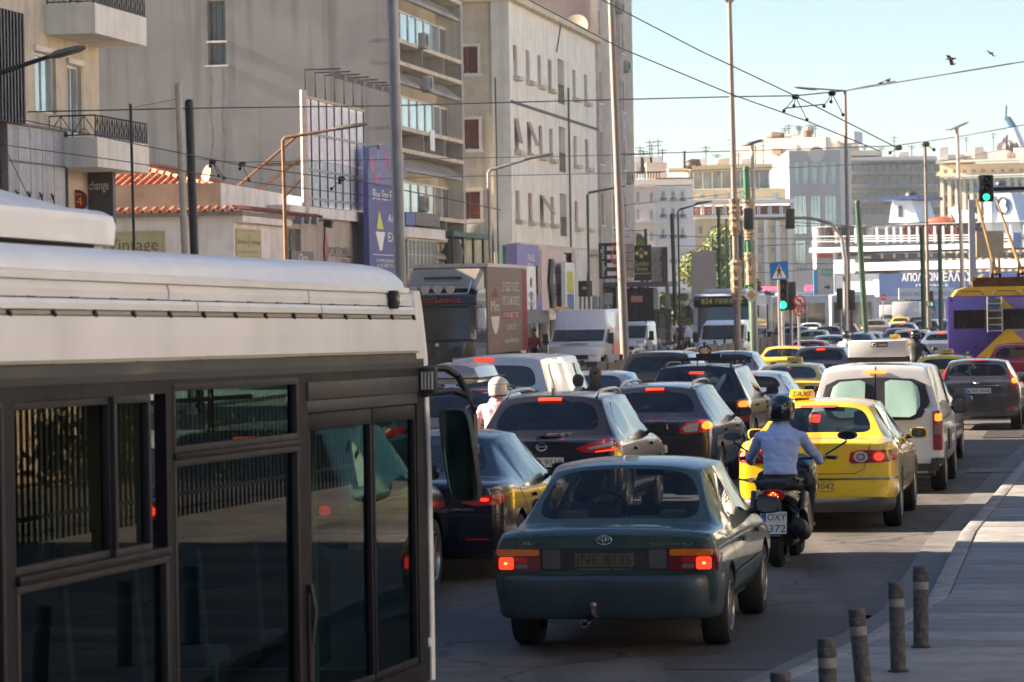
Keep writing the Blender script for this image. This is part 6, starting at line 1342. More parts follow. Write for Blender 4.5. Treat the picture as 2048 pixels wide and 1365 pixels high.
# high roof delivery van: windscreen is a separate raked panel under a big white roof cap
def delivery_van(px,D,lab,W_,H_,name='delivery_van',body=WHT,hood=1.15,L=5.6,decal=None,wz=None,yaw=0):
    """facing the viewer: local -Y is its front"""
    p=at(px,700,D);t=thing(name,lab,'van',(p.x,p.y,0),-AL +R(yaw));w=W_/2;wz=wz or (hood +.12,H_ *.70)
    prof=[(0,.34),(-.02,.62),(.02,.88),(.12,hood -.06),(.55,hood +.02),(.72,hood +.12),(1.30,wz[1]),(1.36,wz[1] +.06),(1.75,H_ -.06),(2.0,H_),(L,H_),(L,.34)]
    def wy(y,z): return w *(1 -.10 *max(0,1 -y/.5)) *(1 -.10 *max(0,(z -1.1)/(H_ -1.1)) ** 1.3)
    mb=MB();cols=(-1,-.93,-.5,0,.5,.93,1);rings=[]
    for cx in cols:
        rings.append([(cx *wy(y,z) if abs(cx)<1 else cx *wy(y,z),y +(abs(cx) ** 4) *.16 *(y<1.9 and z>.3) +(.05 if abs(cx)==1 and y >= 1.9 and y<L else 0),z -(.10 *(abs(cx)==1) if z>H_ -.12 else 0)) for y,z in prof])
    mb.loft(rings,cap=True);b=mb.build('body',body,t,smooth=True,ang=30)
    def FRT(y0,z0,y1,z1,off=.012):
        n=Vector((0,-(z1 -z0),(y1 -y0))).normalized()
        return lambda u,v,o=0: Vector((u,y0 +(y1 -y0) *v +(abs(u)/w) ** 4 *.16,z0 +(z1 -z0) *v)) +n *(off +o)
    G=FRT(.72,hood +.12,1.30,wz[1]);m2=MB();N=8;wt=w *.90
    pts=[[G(-wt +2 *wt *i/N,v) for i in range(N +1)] for v in (.02,.5,.97)]
    m2.loft(pts,False,False);m2.build('windscreen',M('windscreen_dark',(.02,.028,.03),.08,0,.2,var=.3,scale=1.5),t,smooth=True)
    m2=MB();e=.05
    m2.loft([[G(-wt +2 *wt *i/N,v,.004) for i in range(N +1)] for v in (0,.06)],False,False);m2.build('windscreen_trim',TRIM,t)
    for sx in (-1,1):
        m2=MB();m2.tube([G(sx *.1 -.3,.05,.03),G(sx *.1 +.35,.14,.03)],.012,4);m2.build('wiper',TRIM,t)
        m2=MB();m2.prism([(.02,.74),(.22,.78),(.42,1.02),(.2,1.0)],lambda a,b_: (sx *(wy(a,b_) *.62),a -.04 +.0,b_),lambda a,b_: (sx *(wy(a,b_) +.01),a +.13,b_));m2.build('headlight',CLRL,t)
        m2=MB();xw=sx *(wy(1.2,1.4) +.012);m2.add([(sx *(wy(.95,hood +.15) +.012),.98,hood +.10),(sx *(wy(1.9,hood) +.012),2.0,hood +.10),(sx *(wy(2,wz[1]) +.012),2.0,wz[1]),(sx *(wy(1.4,wz[1]) +.012),1.52,wz[1])],[(0,1,2,3)]);m2.build('side_window',DARKGL,t)
        m2=MB();mx=sx *(w +.17);m2.box(mx -.10,mx +.10,.95,1.05,hood +.02,hood +.42);m2.tube([(sx *w *.93,1.05,hood +.1),(mx,1.0,hood +.12)],.03,5);m2.build('door_mirror',TRIM,t,bevel=.03)
        for y in (1.0,L -1.1):
            m2=MB();m2.lathe((sx *(w +.004),y,.35),(sx,0,0),[(.30,-.02),(.35,-.04),(.35,-.2),(.2,-.2)],20);wl=m2.build('wheel',TYRE,t);m2=MB();m2.lathe((sx *(w +.004),y,.35),(sx,0,0),[(.22,-.02),(.1,0),(0,0)],14);m2.build('rim',RIM,wl)
            m2=MB();m2.prism([(y +.45 *math.cos(a_ *math.pi/8),.34 +.45 *math.sin(a_ *math.pi/8)) for a_ in range(9)],lambda a,b_: (sx *(w -.05),a,b_),lambda a,b_: (sx *(w +.002),a,b_));m2.build('wheel_arch',TRIM,t)
    m2=MB();m2.box(-w *.9,w *.9,-.10,.1,.32,.56);m2.build('front_bumper',TRIM,t,bevel=.05);m2=MB();m2.box(-w *.5,w *.5,-.055,.05,.64,.80);m2.build('grille',TRIM,t)
    m2=MB();m2.box(-.26,.26,-.135,-.101,.40,.51);pl=m2.build('number_plate',PLW,t);text('ΖΗΒ 5521',Frear(-.135),-.22,.22,.42,.49,PLT,pl,off=.002)
    return t,w,G,wy
t,w,G,wy=delivery_van(1148,118,'white high roof delivery van facing the viewer beside the truck',2.05,2.42,name='delivery_van')
m2=MB();m2.box(-.45,.45,.42,.46,1.175,1.20);m2.build('bonnet_vent',TRIM,t)
text('MOPOKTAS',lambda u,z,o=0: Vector((u,.15 +(z -1.06) *3.2 -o,z +.045)),-.55,.4,1.06,1.12,M('letter_grey',(.2,.2,.22),.5,var=0),t,off=.02)
mr=MB();mr.add([(w +.02,2.6,.8),(w +.02,4.6,.7),(w +.02,4.6,1.2),(w +.02,2.6,1.35)],[(0,1,2,3)]);mr.build('side_decal',M('decal_pink',(.55,.22,.22),.5,var=.4,scale=3),t)
text('Express',lambda u,z,o=0: Vector((wy(3,z) +.012 +o,u,z)),2.3,4.4,1.55,1.8,M('letter_red',(.6,.03,.03)),t)
t,w,G,wy=delivery_van(1248,140,'small white van facing the viewer behind the tall lamp pole',1.75,1.82,name='small_van',hood=1.0,L=4.2,wz=(1.1,1.66))
m2=MB();m2.tube([(-.6,.5,1.0),(-.3,.1,.8)],.02,4);m2.build('red_bonnet_stripe',M('letter_red',(.6,.03,.03)),t)
m2=MB();m2.box(-.75,.75,1.9,1.96,1.86,1.92);m2.box(-.75,.75,3.1,3.16,1.86,1.92);m2.box(-.72,-.68,1.9,3.2,1.80,1.86);m2.box(.68,.72,1.9,3.2,1.80,1.86);m2.build('roof_rack',TRIM,t)
delivery_van(1440,128,'white van facing the viewer in front of the city bus',1.8,1.88,name='white_van_oncoming',hood=1.02,L=4.6,wz=(1.12,1.70))

# ================= the truck
p=at(875,700,108);tr=thing('removal_truck','dark blue removal truck with brown curtain side box facing the viewer','truck',(p.x,p.y,0),-AL +R(1))
TB=paint('truck_blue',(.006,.006,.014),.4,.22,1,.1);w=1.25;sgn=-1
prof=[(.0,.45),(-.04,1.0),(0,1.45),(.10,1.52),(.26,2.62),(.22,2.72),(.30,2.95),(.75,3.15),(2.2,3.2),(2.2,.45)]
mb=MB();rings=[]
for cx in (-1,-.94,-.6,0,.6,.94,1): rings.append([(cx *w,y +abs(cx) ** 6 *.18 *(y<1),z) for y,z in prof])
mb.loft(rings);mb.build('cab',TB,tr,smooth=True,ang=28)
mb=MB();N=8
mb.loft([[(-w *.93 +2 *w *.93 *i/N,.10 +.16 *v -.02 +abs(-1 +2 *i/N) ** 6 *.16,1.55 +1.05 *v) for i in range(N +1)] for v in (0,.5,1)],False,False);mb.build('windscreen',M('windscreen_dark',(.02,.028,.03)),tr,smooth=True)
mb=MB();mb.box(-w *.95,w *.95,.02,.10,2.62,2.68);mb.build('sun_visor',TRIM,tr)
for i in range(4):
    mb=MB();x=-.72 +i *.42 -.1;mb.lathe((x,.12,3.18),(0,-1,0),[(0,-.05),(.12,-.04),(.15,.04),(.14,.05),(0,.05)],16);mb.build('spot_lamp',CLRL,tr,smooth=True)
mb=MB();mb.tube([(-1.15,.35,3.05),(-1.15,.05,3.1),(-1.1,.05,3.02),(1.0,.05,3.02),(1.05,.05,3.1),(1.1,.35,3.45)],.03,6);mb.tube([(-1.1,.05,3.34),(1.0,.05,3.34)],.025,6);mb.build('lamp_bar',CHROME,tr,smooth=True)
RL=M('letter_red',(.6,.03,.03),.5,var=0)
text('ΜΕΤΑΦΟΡΕΣ',Frear(.24),-.55,.75,2.74,2.88,RL,tr,off=.03)
# roof spoiler rising to the box
mb=MB();rings=[]
for cx in (-1,-.9,0,.9,1): rings.append([(cx *(w -.04),y,z -.1 *(abs(cx)==1)) for y,z in ((.7,3.2),(.72,3.3),(1.5,3.62),(2.15,3.86),(2.2,3.2))])
mb.loft(rings);mb.build('roof_spoiler',M('spoiler_grey',(.26,.23,.20),.5,.1,.3,dirt=(.15,.13,.1),dirt_amt=.4),tr,smooth=True,ang=30);mb=MB();mb.box(-.62,.62,1.18,1.24,3.52,3.60);mb.build('spoiler_slot',TRIM,tr)
mb=MB();mb.box(-1.27,1.25,2.6,11.0,1.0,3.92);bx=mb.build('cargo_box',M('curtain_brown',(.17,.135,.11),.8,.0,var=.15,scale=1,bump=.4,bscale=3,dirt=(.13,.11,.10),dirt_amt=.5),tr,bevel=.02)
mb=MB();mb.box(-1.28,1.28,2.58,11.02,3.92,4.04);mb.build('roof_rail',M('rail_dirty_white',(.48,.46,.44),.6,dirt=(.2,.18,.16),dirt_amt=.5),bx)
FT=lambda u,z,o=0: Vector((1.25 +o,u,z))
Bx=lambda u0,u1,z0,z1,m_: panel('curtain_print',FT,u0,u1,z0,z1,.004,m_,bx,.004)
DRD=M('print_red',(.20,.035,.03),.8,var=.2);WPR=M('print_white',(.55,.5,.46),.8,var=.15)
Bx(9.9,11.0,1.0,3.9,DRD)
LX=4.0
for s_,z,h_ in (('ΣΥΣΚΕΥΑΣΙΕΣ',3.12,.30),('ΜΕΤΑΦΟΡΕΣ',2.62,.32)): text(s_,FT,5.6,9.2,z,z +h_,WPR,bx,off=.012)
Bx(5.4,9.4,2.15,2.42,DRD);text('ΑΠΟΘΗΚΕΥΣΕΙΣ',FT,5.7,9.1,2.19,2.38,WPR,bx,off=.012);text('210 27',FT,6.4,8.4,1.78,1.95,WPR,bx,off=.012);text('apothiki.gr',FT,6.0,9.0,1.30,1.48,WPR,bx,off=.012)
text('Mm',FT,3.2,4.9,2.42,2.78,WPR,bx,off=.012);mb=MB();mb.add([FT(a,b,.012) for a,b in ((3.2,2.25),(4.9,2.25),(4.7,1.9),(4.2,1.65),(3.9,1.65),(3.4,1.9))],[tuple(range(6))]);mb.build('curtain_print',WPR,bx)
mb=MB();mb.add([FT(a,b,.012) for a,b in ((3.2,2.9),(4.9,2.9),(4.2,3.2),(3.9,3.2))],[(0,1,2,3)]);mb.build('curtain_print',DRD,bx);text('Team',FT,3.6,4.8,1.30,1.48,RL,bx,off=.012)
for sx in (-1,1):
    mb=MB();mb.tube([(sx *1.22,.4,2.7),(sx *1.45,.25,2.65),(sx *1.45,.25,1.7),(sx *1.22,.45,1.6)],.025,5);mb.build('mirror_arm',TRIM,tr);mb=MB();mb.box(sx *1.45 -.14,sx *1.45 +.14,.2,.3,1.85,2.55);mb.build('mirror',M('mirror_white',(.6,.62,.65),.2,.2),tr,bevel=.04)
    for y in (1.2,8.2,9.4):
        mb=MB();mb.lathe((sx *1.25,y,.5),(sx,0,0),[(.28,-.02),(.3,0),(.48,0),(.5,-.05),(.5,-.3),(.2,-.3)],22);mb.build('wheel',TYRE,tr)
    mb=MB();mb.box(sx *.75 -.25,sx *.75 +.25,-.06,.02,.7,.92);mb.build('headlight',CLRL,tr,bevel=.02)
    mb=MB();mb.add([(sx *1.262,.55,1.75),(sx *1.262,1.5,1.75),(sx *1.262,1.5,2.6),(sx *1.262,.62,2.6)],[(0,1,2,3)]);mb.build('side_window',M('side_glass',(.05,.07,.08),.05,.3,.6,var=.4),tr)
mb=MB();mb.box(-1.2,1.2,-.08,.1,.35,.62);mb.build('front_bumper',TB,tr,bevel=.04);mb=MB();mb.box(-.9,.9,2.3,11,.6,1.0);mb.build('chassis',TRIM,tr)
mb=MB();mb.lathe((0,.0,1.35),(0,-1,0),[(.07,0),(.07,.03),(0,.04)],12);mb.build('badge',CHROME,tr)

# ================= buses on the far side
def bus_front(px,D,lab):
    p=at(px,700,D);t=thing('city_bus',lab,'bus',(p.x,p.y,0),-AL +R(3),None);w=1.25;H_=2.95;BW=M('bus_pale',(.42,.46,.52),.35,0,.6,dirt=(.3,.3,.3),dirt_amt=.3)
    mb=MB();rings=[]
    prof=[(.0,.35),(-.04,.9),(.0,1.1),(.18,2.5),(.28,2.85),(.6,H_),(11.5,H_),(11.6,.35)]
    for cx in (-1,-.95,-.6,0,.6,.95,1): rings.append([(cx *w,y +abs(cx) ** 6 *.12 *(y<1),z -.08 *(abs(cx)==1 and z>2.8)) for y,z in prof])
    mb.loft(rings);mb.build('body',BW,t,smooth=True,ang=30)
    N=8;mb=MB();mb.loft([[(-w *.93 +2 *w *.93 *i/N,.015 +.175 *v -.03 +abs(-1 +2 *i/N) ** 6 *.11,1.12 +1.33 *v) for i in range(N +1)] for v in (0,.5,1)],False,False);mb.build('windscreen',M('windscreen_bus',(.05,.07,.085),.05,.1,.8,var=.4,scale=1),t,smooth=True)
    mb=MB();mb.box(-w *.97,w *.97,.10,.2,2.40,2.86);d_=mb.build('destination_box',M('box_black',(.012,.013,.012),.3),t,bevel=.02);mb=MB();mb.box(-.95,.95,.08,.1,2.5,2.78);mb.build('destination_display',M('display',(.035,.04,.015),.5,var=.5,scale=20),d_)
    LED=M('display_led',(.5,.55,.15),.5,var=.5,scale=14);text('824',Frear(.08),-.9,-.45,2.53,2.75,LED,d_,off=.006);text('ΠΕΙΡΑΙΑΣ',Frear(.08),-.3,.85,2.55,2.73,LED,d_,off=.006)
    for sx in (-1,1):
        mb=MB();mb.tube([(sx *.9,.15,2.75),(sx *1.3,-.15,2.7),(sx *1.42,-.15,2.45)],.03,5);mb.box(sx *1.42 -.1,sx *1.42 +.1,-.2,-.1,1.95,2.45);mb.build('mirror',TRIM,t);mb=MB();mb.lathe((sx *.9,.0,.75),(0,-1,0),[(.12,-.05),(.12,.03),(0,.04)],14);mb.build('headlight',CLRL,t)
        for i in range(8): mb=MB();x=sx *1.252;y0=.5 +i *1.35;mb.add([(x,y0,1.15),(x,y0 +1.27,1.15),(x,y0 +1.27,2.4),(x,y0,2.4)],[(0,1,2,3)]);mb.build('side_window',M('bus_glass',(.03,.05,.05),.06,.2,.6,var=.5,scale=2),t)
        for y in (2.5,8.6): mb=MB();mb.lathe((sx *1.26,y,.48),(sx,0,0),[(0,0),(.46,0),(.48,-.05),(.48,-.25)],20);mb.build('wheel',TYRE,t)
    mb=MB();mb.box(-.9,.9,1.5,4.0,H_,H_ +.22);mb.build('roof_unit',BW,t,bevel=.08);mb=MB();mb.tube([(-.2,-.06,1.16),(.1,.03,1.6)],.012,4);mb.build('wiper',TRIM,t)
bus_front(1447,138,'pale city bus facing the viewer with route 824 on its display')
def bus_side(px0,px1,D,lab,stripe,ang=0,H_=2.95,group='pale buses crossing behind the queue'):
    p=at(px0,650,D);q=at(px1,650,D);Lb=(q -p).length;t=thing('crossing_bus',lab,'bus',(p.x,p.y,0),R(ang),group)
    mb=MB();mb.box(0,Lb,0,2.5,.35,H_);mb.build('body',M('bus_pale',(.42,.46,.52)),t,bevel=.12)
    n=max(3,int(Lb/1.5))
    for i in range(n): mb=MB();mb.box(.2 +i *(Lb -.4)/n,.2 +(i +.93) *(Lb -.4)/n,-.02,-.002,1.05,2.45);mb.build('side_window',M('bus_glass',(.03,.05,.05)),t)
    mb=MB();mb.box(.05,Lb -.05,-.012,-.001,.4,1.0);mb.build('side_stripe',stripe,t);mb=MB();mb.box(Lb *.2,Lb *.7,.4,2.1,H_,H_ +.2);mb.build('roof_unit',M('bus_pale',(.42,) *3),t,bevel=.06)
    for x in (Lb *.18,Lb *.8): mb=MB();mb.lathe((x,.0,.48),(0,-1,0),[(0,.02),(.46,.02),(.48,-.03),(.48,-.25)],18);mb.build('wheel',TYRE,t)
YST=M('stripe_yellow',(.60,.36,.02),.5);BST=M('stripe_blue',(.05,.25,.50),.5)
bus_side(1497,1545,178,'pale bus with blue roof band just right of route 824',BST,-4)
bus_side(1535,1660,215,'long bus with yellow and blue stripes behind the traffic signal',YST,3);bus_side(1662,1752,222,'dark windowed rear section of bus at the far crossing',YST,3)

# ================= trolleybus at the right
D=88;p0=at(1895,700,D);p1=at(2082,700,D);tb_=thing('trolleybus','purple and yellow trolleybus seen from behind with its two poles raised','trolleybus',(p0.x,p0.y,0),-AL);Wd=2.5
Z=lambda py: at(1970,py,D).z
VIO=M('trolley_purple',(.03,.016,.14),.3,0,.8,var=.06,dirt=(.06,.05,.12),dirt_amt=.3);TY=M('trolley_yellow',(.70,.42,.02),.35,0,.6,var=.08);LIL=M('trolley_lilac',(.23,.16,.42),.35,0,.6)
zt=Z(592);mb=MB();mb.box(0,Wd,0,11.5,.35,zt);mb.build('body',VIO,tb_,bevel=.07)
mb=MB();rings=[[(x *f +Wd/2 *(1 -f),y,z) for x,z in ((.10,zt),(.22,zt +.16),(.5,zt +.24),(Wd -.5,zt +.24),(Wd -.22,zt +.16),(Wd -.10,zt))] for y,f in ((.05,.94),(.12,1),(11.2,1))];mb.loft(rings);mb.build('roof_fairing',TY,tb_,smooth=True,ang=40)
mb=MB();zb=zt +.24;rings=[[(1.5 +x,y,z) for x,z in ((-1.0,zb -.05),(-.85,zb +.15),(-.6,Z(547)),(.7,Z(547)),(1.0,zb +.2),(1.0,zb -.05))] for y in (.5,3.6)];mb.loft(rings,cap=False);mb.build('trolley_hood',TY,tb_)
mb=MB();mb.box(.65,2.35,.9,1.0,zb -.05,Z(555));mb.build('hood_recess',M('recess_bronze',(.12,.08,.04),.7,.2,var=.5,scale=6),tb_)
Fq=lambda u,z,o=0: Vector((u,-o,z))
for x0,x1 in ((.18,1.0),(1.48,2.36)): panel('rear_window',Fq,x0,x1,Z(657),Z(620),.012,M('trolley_glass',(.02,.013,.010),.12,.0,.3,var=.7,scale=3),tb_)
panel('window_band',Fq,1.0,1.48,Z(657),Z(620),.006,M('recess_bronze',(.12,.08,.04)),tb_)
for (pts,m_) in (([(.75,1.0),(1.55,Z(660)),(2.47,Z(660)),(2.47,1.0)],TY),([(1.75,Z(665)),(2.1,Z(660) -.02),(2.47,Z(660) -.02),(2.47,Z(690) -.3)],LIL),([(1.30,Z(596)),(1.48,Z(596)),(1.75,Z(618)),(1.38,Z(618))],TY),([(1.50,Z(596)),(2.4,Z(596)),(2.4,Z(618)),(1.77,Z(618))],LIL)):
    off=.004 if m_ is TY else .008;mb=MB();mb.add([Fq(a,b,off) for a,b in pts],[tuple(range(len(pts)))]);mb.build('colour_panel',m_,tb_)
LAD=M('ladder_steel',(.45,.45,.45),.4,.7);mb=MB()
for x in (1.08,1.46): mb.tube([(x,-.10,Z(665)),(x,-.10,Z(594))],.02,6)
for py in (662,650,637,622,608): mb.tube([(1.08,-.10,Z(py)),(1.46,-.10,Z(py))],.018,6)
mb.build('ladder',LAD,tb_);panel('air_vent',Fq,1.12,1.42,Z(614),Z(598),.02,M('vent_teal',(.08,.16,.17),.4),tb_)
for x in (.08,2.3): panel('marker_lamp',Fq,x,x +.07,Z(602),Z(598),.02,REDL,tb_)
for x in (.10,2.2): panel('tail_lamp',Fq,x,x +.18,.8,1.15,.03,REDL,tb_)
mb=MB()
for a,b in (((.25,.2),(1.0,.1)),((1.2,.1),(1.9,.2)),((1.9,.2),(2.4,.1))): mb.tube([(a[0],-.02,zt +.02),(a[0] +.1,-.05,zt +.14),(b[0] -.1,-.05,zt +.12),(b[0],-.02,zt +.02)],.012,4)
mb.build('roof_cable',TRIM,tb_)
BRZ=M('bronze_pole',(.20,.12,.04),.5,.5,var=.3)
inv=Matrix.Rotation(AL,4,'Z')
for (xb,px,py) in ((1.25,1953,398),(1.95,1993,400)):
    top=inv @ (at(px,py,D +5.0) -Vector((p0.x,p0.y,0)));mb=MB();mb.tube([(xb,2.2,zb +.35),tuple(top)],[.055,.03],8);mb.build('trolley_pole',BRZ,tb_)
    mb=MB();mb.tube([(xb -.12,2.0,zb),(xb -.08,2.0,zb +.7)],.035,6);mb.tube([(xb +.12,2.0,zb),(xb +.08,2.0,zb +.75)],.035,6);mb.box(xb -.2,xb +.2,1.9,2.4,zb,zb +.18);mb.tube([(xb -.1,2.0,zb +.5),(xb +.1,2.0,zb +.5)],.05,6);mb.build('pole_base',M('spring_steel',(.10,.08,.07),.5,.6,var=.4),tb_)
for sx,x in ((-1,0),(1,Wd)):
    for y in (2.6,8.4): mb=MB();mb.lathe((x -sx *.02 +sx *.03,y,.48),(sx,0,0),[(0,0),(.46,0),(.48,-.05),(.48,-.25)],20);mb.build('wheel',TYRE,tb_)
# ================================================================ poles, wires, signals, signs
PCREAM=M('concrete_pole',(.50,.44,.37),.75,var=.15,scale=3);PGRN=M('green_pole',(.02,.075,.05),.5,.2,var=.35,scale=5,dirt=(.08,.06,.04),dirt_amt=.3);PDK=M('dark_pole',(.022,.03,.032),.5,.3,var=.25)
PGRY=M('grey_pole',(.27,.28,.30),.45,.4,var=.2,scale=3,dirt=(.35,.20,.12),dirt_amt=.25);PRST=M('rusty_pole',(.26,.15,.08),.7,.3,var=.4,scale=4);POST=M('poster_wraps',(.30,.22,.15),.9,var=.5,scale=9,bump=.6)
def gbase(px,py,D):
    """bottom of a leaning pole: continue to the ground"""
    return at(px,py,D)
def pole(a,b,D,r,mat,name,lab,rt=None,cat='lamp pole',arms=(),group=None,heads=(),wraps=None,cap=None):
    A_,B_=at(*a,D),at(*b,D);k=B_.z/(A_.z -B_.z) if A_.z != B_.z else 0;base=B_ +(B_ -A_) *k;base.z=0
    t=thing(name,lab,cat,base,0,group);L=lambda p: p -base
    mb=MB();mb.tube([L(base),L(base).lerp(L(A_),.5),L(A_)],[r,(r +(rt or r))/2,rt or r],12);mb.build('shaft',mat,t,smooth=True)
    mb=MB();mb.lathe((0,0,0),(0,0,1),[(r *1.7,0),(r *1.7,.12),(r *1.05,.2)],12);mb.build('foot',mat,t,smooth=True)
    if cap: mb=MB();mb.ellipsoid(L(A_),(r,r,r *.8),10,6);mb.build('cap',mat,t,smooth=True)
    for pts,rr in arms: mb=MB();mb.tube([L(at(x,y,D)) for x,y in pts],rr,8);mb.build('arm',mat,t,smooth=True)
    for (x,y,ln,dx,dy) in heads:                     # lamp head drawn along the arm direction
        c=L(at(x,y,D));d=(L(at(x +dx,y +dy,D)) -c).normalized();mb=MB()
        u=Vector((0,1,0));v=d.cross(u).normalized();R4=lambda f,s: [c +d *(ln *f) +u *a_ *s +v *b_ *s *.5 for a_,b_ in ((-.16,-.0),(-.1,.14),(.1,.14),(.16,0),(.1,-.10),(-.1,-.10))]
        mb.loft([R4(-.5,.5),R4(-.3,1),R4(.3,.9),R4(.5,.4)]);mb.build('lamp_head',M('lamp_grey',(.14,.13,.12)),t,smooth=True)
    for (y0,y1) in (wraps or ()):
        f=lambda y: (y -a[1])/(b[1] -a[1]);mb=MB();P=[L(A_).lerp(L(B_),f(y0 +(y1 -y0) *i/14)) for i in range(15)]
        mb.tube(P,[r *(1.25 +.45 *rnd.random()) for _ in P],9);mb.build('poster_layers',POST,t)
    return t
G1='lamp poles along the avenue'
pole((356,172),(370,510),83,.088,PCREAM,'concrete_pole','cream concrete pole beside the dark green one at the left',cap=True,cat='pole')
pole((378,205),(389,512),84.5,.112,PDK,'dark_pole','thick dark green trolley pole beside the cream concrete one',cap=True,cat='pole')
pole((261,208),(268,490),79,.035,IRON,'thin_pole','thin black pole in front of the balcony building corner',cat='pole')
pole((566,280),(572,522),93,.055,PRST,'rusty_lamp_pole','rust brown lamp pole with a slanting arm before the lattice billboard',arms=[([(566,282),(570,276),(690,256),(716,252)],[.05,.05,.035,.03])],heads=[(700,254,1.0,26,-4)])
pole((784,-30),(800,545),60,.12,PGRY,'tall_lamp_pole','thick tall grey pole rising behind the bus roof corner',rt=.095)
pole((977,345),(981,530),124,.065,PGRY,'grey_lamp_pole','grey lamp pole with raised arm before the cream building corner',arms=[([(977,347),(980,341),(1065,316),(1090,312)],[.06,.06,.05,.04])],heads=[(1078,313,1.1,24,-4)])
pole((1174,390),(1178,630),148,.075,PDK,'dark_lamp_pole','dark lamp pole with arm in front of the white sign panel',arms=[([(1174,392),(1177,386),(1225,377),(1250,373)],[.06,.06,.04,.03])])
pole((1221,-30),(1250,716),90,.125,M('weathered_pole',(.24,.23,.22),.6,.1,var=.15,scale=2,dirt=(.40,.14,.04),dirt_amt=.35),'tall_pale_pole','tall pale lamp pole with rusty patches near its foot',rt=.09)
pole((1459,0),(1476,700),122,.14,M('street_pole',(.20,.17,.155),.6,.2,var=.25,scale=3),'tall_brown_pole','very tall brown lamp pole wrapped in old posters',rt=.075,arms=[([(1459,8),(1450,-2)],.05),([(1459,8),(1468,-2)],.05)],wraps=[(398,470),(520,600)])
pole((1492,338),(1508,705),125,.13,M('green_pole2',(.02,.12,.055),.5,.1,var=.3),'green_poster_pole','bright green trolley pole wrapped in posters left of the crossing sign',cap=True,cat='pole',wraps=[(398,440),(455,480),(505,570)])
pole((1505,288),(1511,600),135,.07,PCREAM,'pale_lamp_pole','pale lamp pole with a flat twin head behind the green poster pole',arms=[([(1505,290),(1484,292)],.03)],heads=[(1508,286,.8,10,-3)])
pole((1690,182),(1698,610),173,.12,M('street_pole',(.20,.17,.155)),'double_arm_pole','tall lamp pole with two long arms left of the ferry name',rt=.08,arms=[([(1691,182),(1650,179),(1602,176)],.04),([(1691,182),(1740,172),(1780,166)],.04)],heads=[(1612,177,1.2,-10,-1),(1770,168,1.2,10,-2)])
pole((1850,290),(1857,620),190,.11,M('street_pole',(.2,) *3),'mid_lamp_pole','brown lamp pole in front of the ferry name',rt=.08)
pole((1914,255),(1927,610),160,.12,PCREAM,'pale_twin_head_pole','pale lamp pole with twin flat heads left of the trolleybus',rt=.085,arms=[([(1914,257),(1890,260)],.03)],heads=[(1918,253,1.0,12,-5)])
pole((1344,430),(1351,640),176,.11,PDK,'black_pole','black trolley pole left of the pair by the railings',cap=True,cat='pole')
pole((1356,424),(1360,660),172,.05,PDK,'black_lamp_pole','thin black lamp pole with arm beside the blank grey board',arms=[([(1356,424),(1360,419),(1404,407),(1424,404)],[.05,.05,.035,.02])],heads=[(1406,406,.9,20,-3)])
for i,(x0,y0,x1,y1,r,D) in enumerate(((1437,417,1440,600,.10,185),(1461,470,1464,600,.08,210),(1481,444,1483,600,.10,180),(1490,450,1492,600,.08,200),(1424,478,1425,510,.08,230),(1291,460,1292,490,.09,190),(1844,458,1848,640,.13,165),(1879,458,1882,640,.12,175),(1715,405,1731,660,.13,140),(1452,440,1455,600,.06,190))):
    pole((x0,y0),(x1,y1),D,r,PGRN,'green_trolley_pole',['green trolley pole behind the blank grey board, tallest there','short green trolley pole left of the tall brown pole','green trolley pole just right of the tall brown pole','thin green trolley pole next to the green poster pole','green pole top showing above the blank grey board','green pole top above the black gold lettered board','green trolley pole left of the brown pole before the ferry name','green trolley pole right of the brown pole before the ferry name','leaning green trolley pole right of the tall double arm pole','slim brownish pole with thin arm between green ones'][i],cap=True,cat='pole',arms=[] if i != 9 else [([(1452,441),(1468,438)],.03)])
pole((-60,170),(-60,500),55,.07,PDK,'edge_lamp_pole','dark lamp pole left of view whose arm reaches in at the upper left',arms=[([(-60,165),(0,146),(100,113),(160,98)],[.05,.045,.035,.03])],heads=[(135,105,.62,26,-7)])
# little wires and overhead lines: each its own thing
WIRE=M('wire_black',(.02,.022,.028),.6,var=0)
def wire(lab,pts,r=1.1,name='overhead_wire',sag=0.):
    """pts: (px, py, D)"""
    P=[at(*p) for p in pts];Q=[]
    for a,b in zip(P,P[1:]):
        for i in range(6): f=i/6;q=a.lerp(b,f);q.z -= sag *4 *f *(1 -f);Q.append(q)
    Q.append(P[-1]);o=Q[0].copy();mb=MB();mb.tube([q -o for q in Q],[r *q.y/F for q in Q],5)
    w_=mb.build(name,WIRE,None,loc=o);tag(w_,lab,'wire','overhead wires');return w_
DW=lambda px,py,z=5.8: (px,py,(z -HC) *F/(612 -.0174 *(px -1024) -py))
wire('thick span wire crossing the whole view high over the avenue',[(-20,226,84),(380,217,84),(780,212,100),(1100,203,120),(1460,194,145),(1590,192,160),(1691,182,173),(2070,120,120)],1.35)
wire('upper trolley wire running from the tall building top towards the ferry',[DW(1180,-12),DW(1400,102),DW(1590,192),DW(1790,294)],1.2)
wire('lower trolley wire running parallel below the first',[DW(1030,-14),DW(1240,96),DW(1465,190),DW(1615,243),DW(1760,303)],1.2)
wire('trolley wire at the left passing the dark pole, upper one',[DW(-10,228),DW(278,290),DW(498,334),DW(735,366),DW(1000,420)],1.1)
wire('trolley wire at the left passing the dark pole, lower one',[DW(-10,288),DW(240,322),DW(513,366),DW(780,398)],1.0)
wire('span wire from the dark pole to the grey block',[(388,318,84),(480,325,95),(960,316,120),(1300,309,170)],.8)
wire('span wire below it crossing the cream building',[(700,360,100),(900,354,120),(1266,346,170),(1577,334,180)],.8)
wire('span wire in the sky over the white buildings',[(1240,309,170),(1590,299,175),(1790,292,185),(1917,274,160),(2060,248,120)],.9)
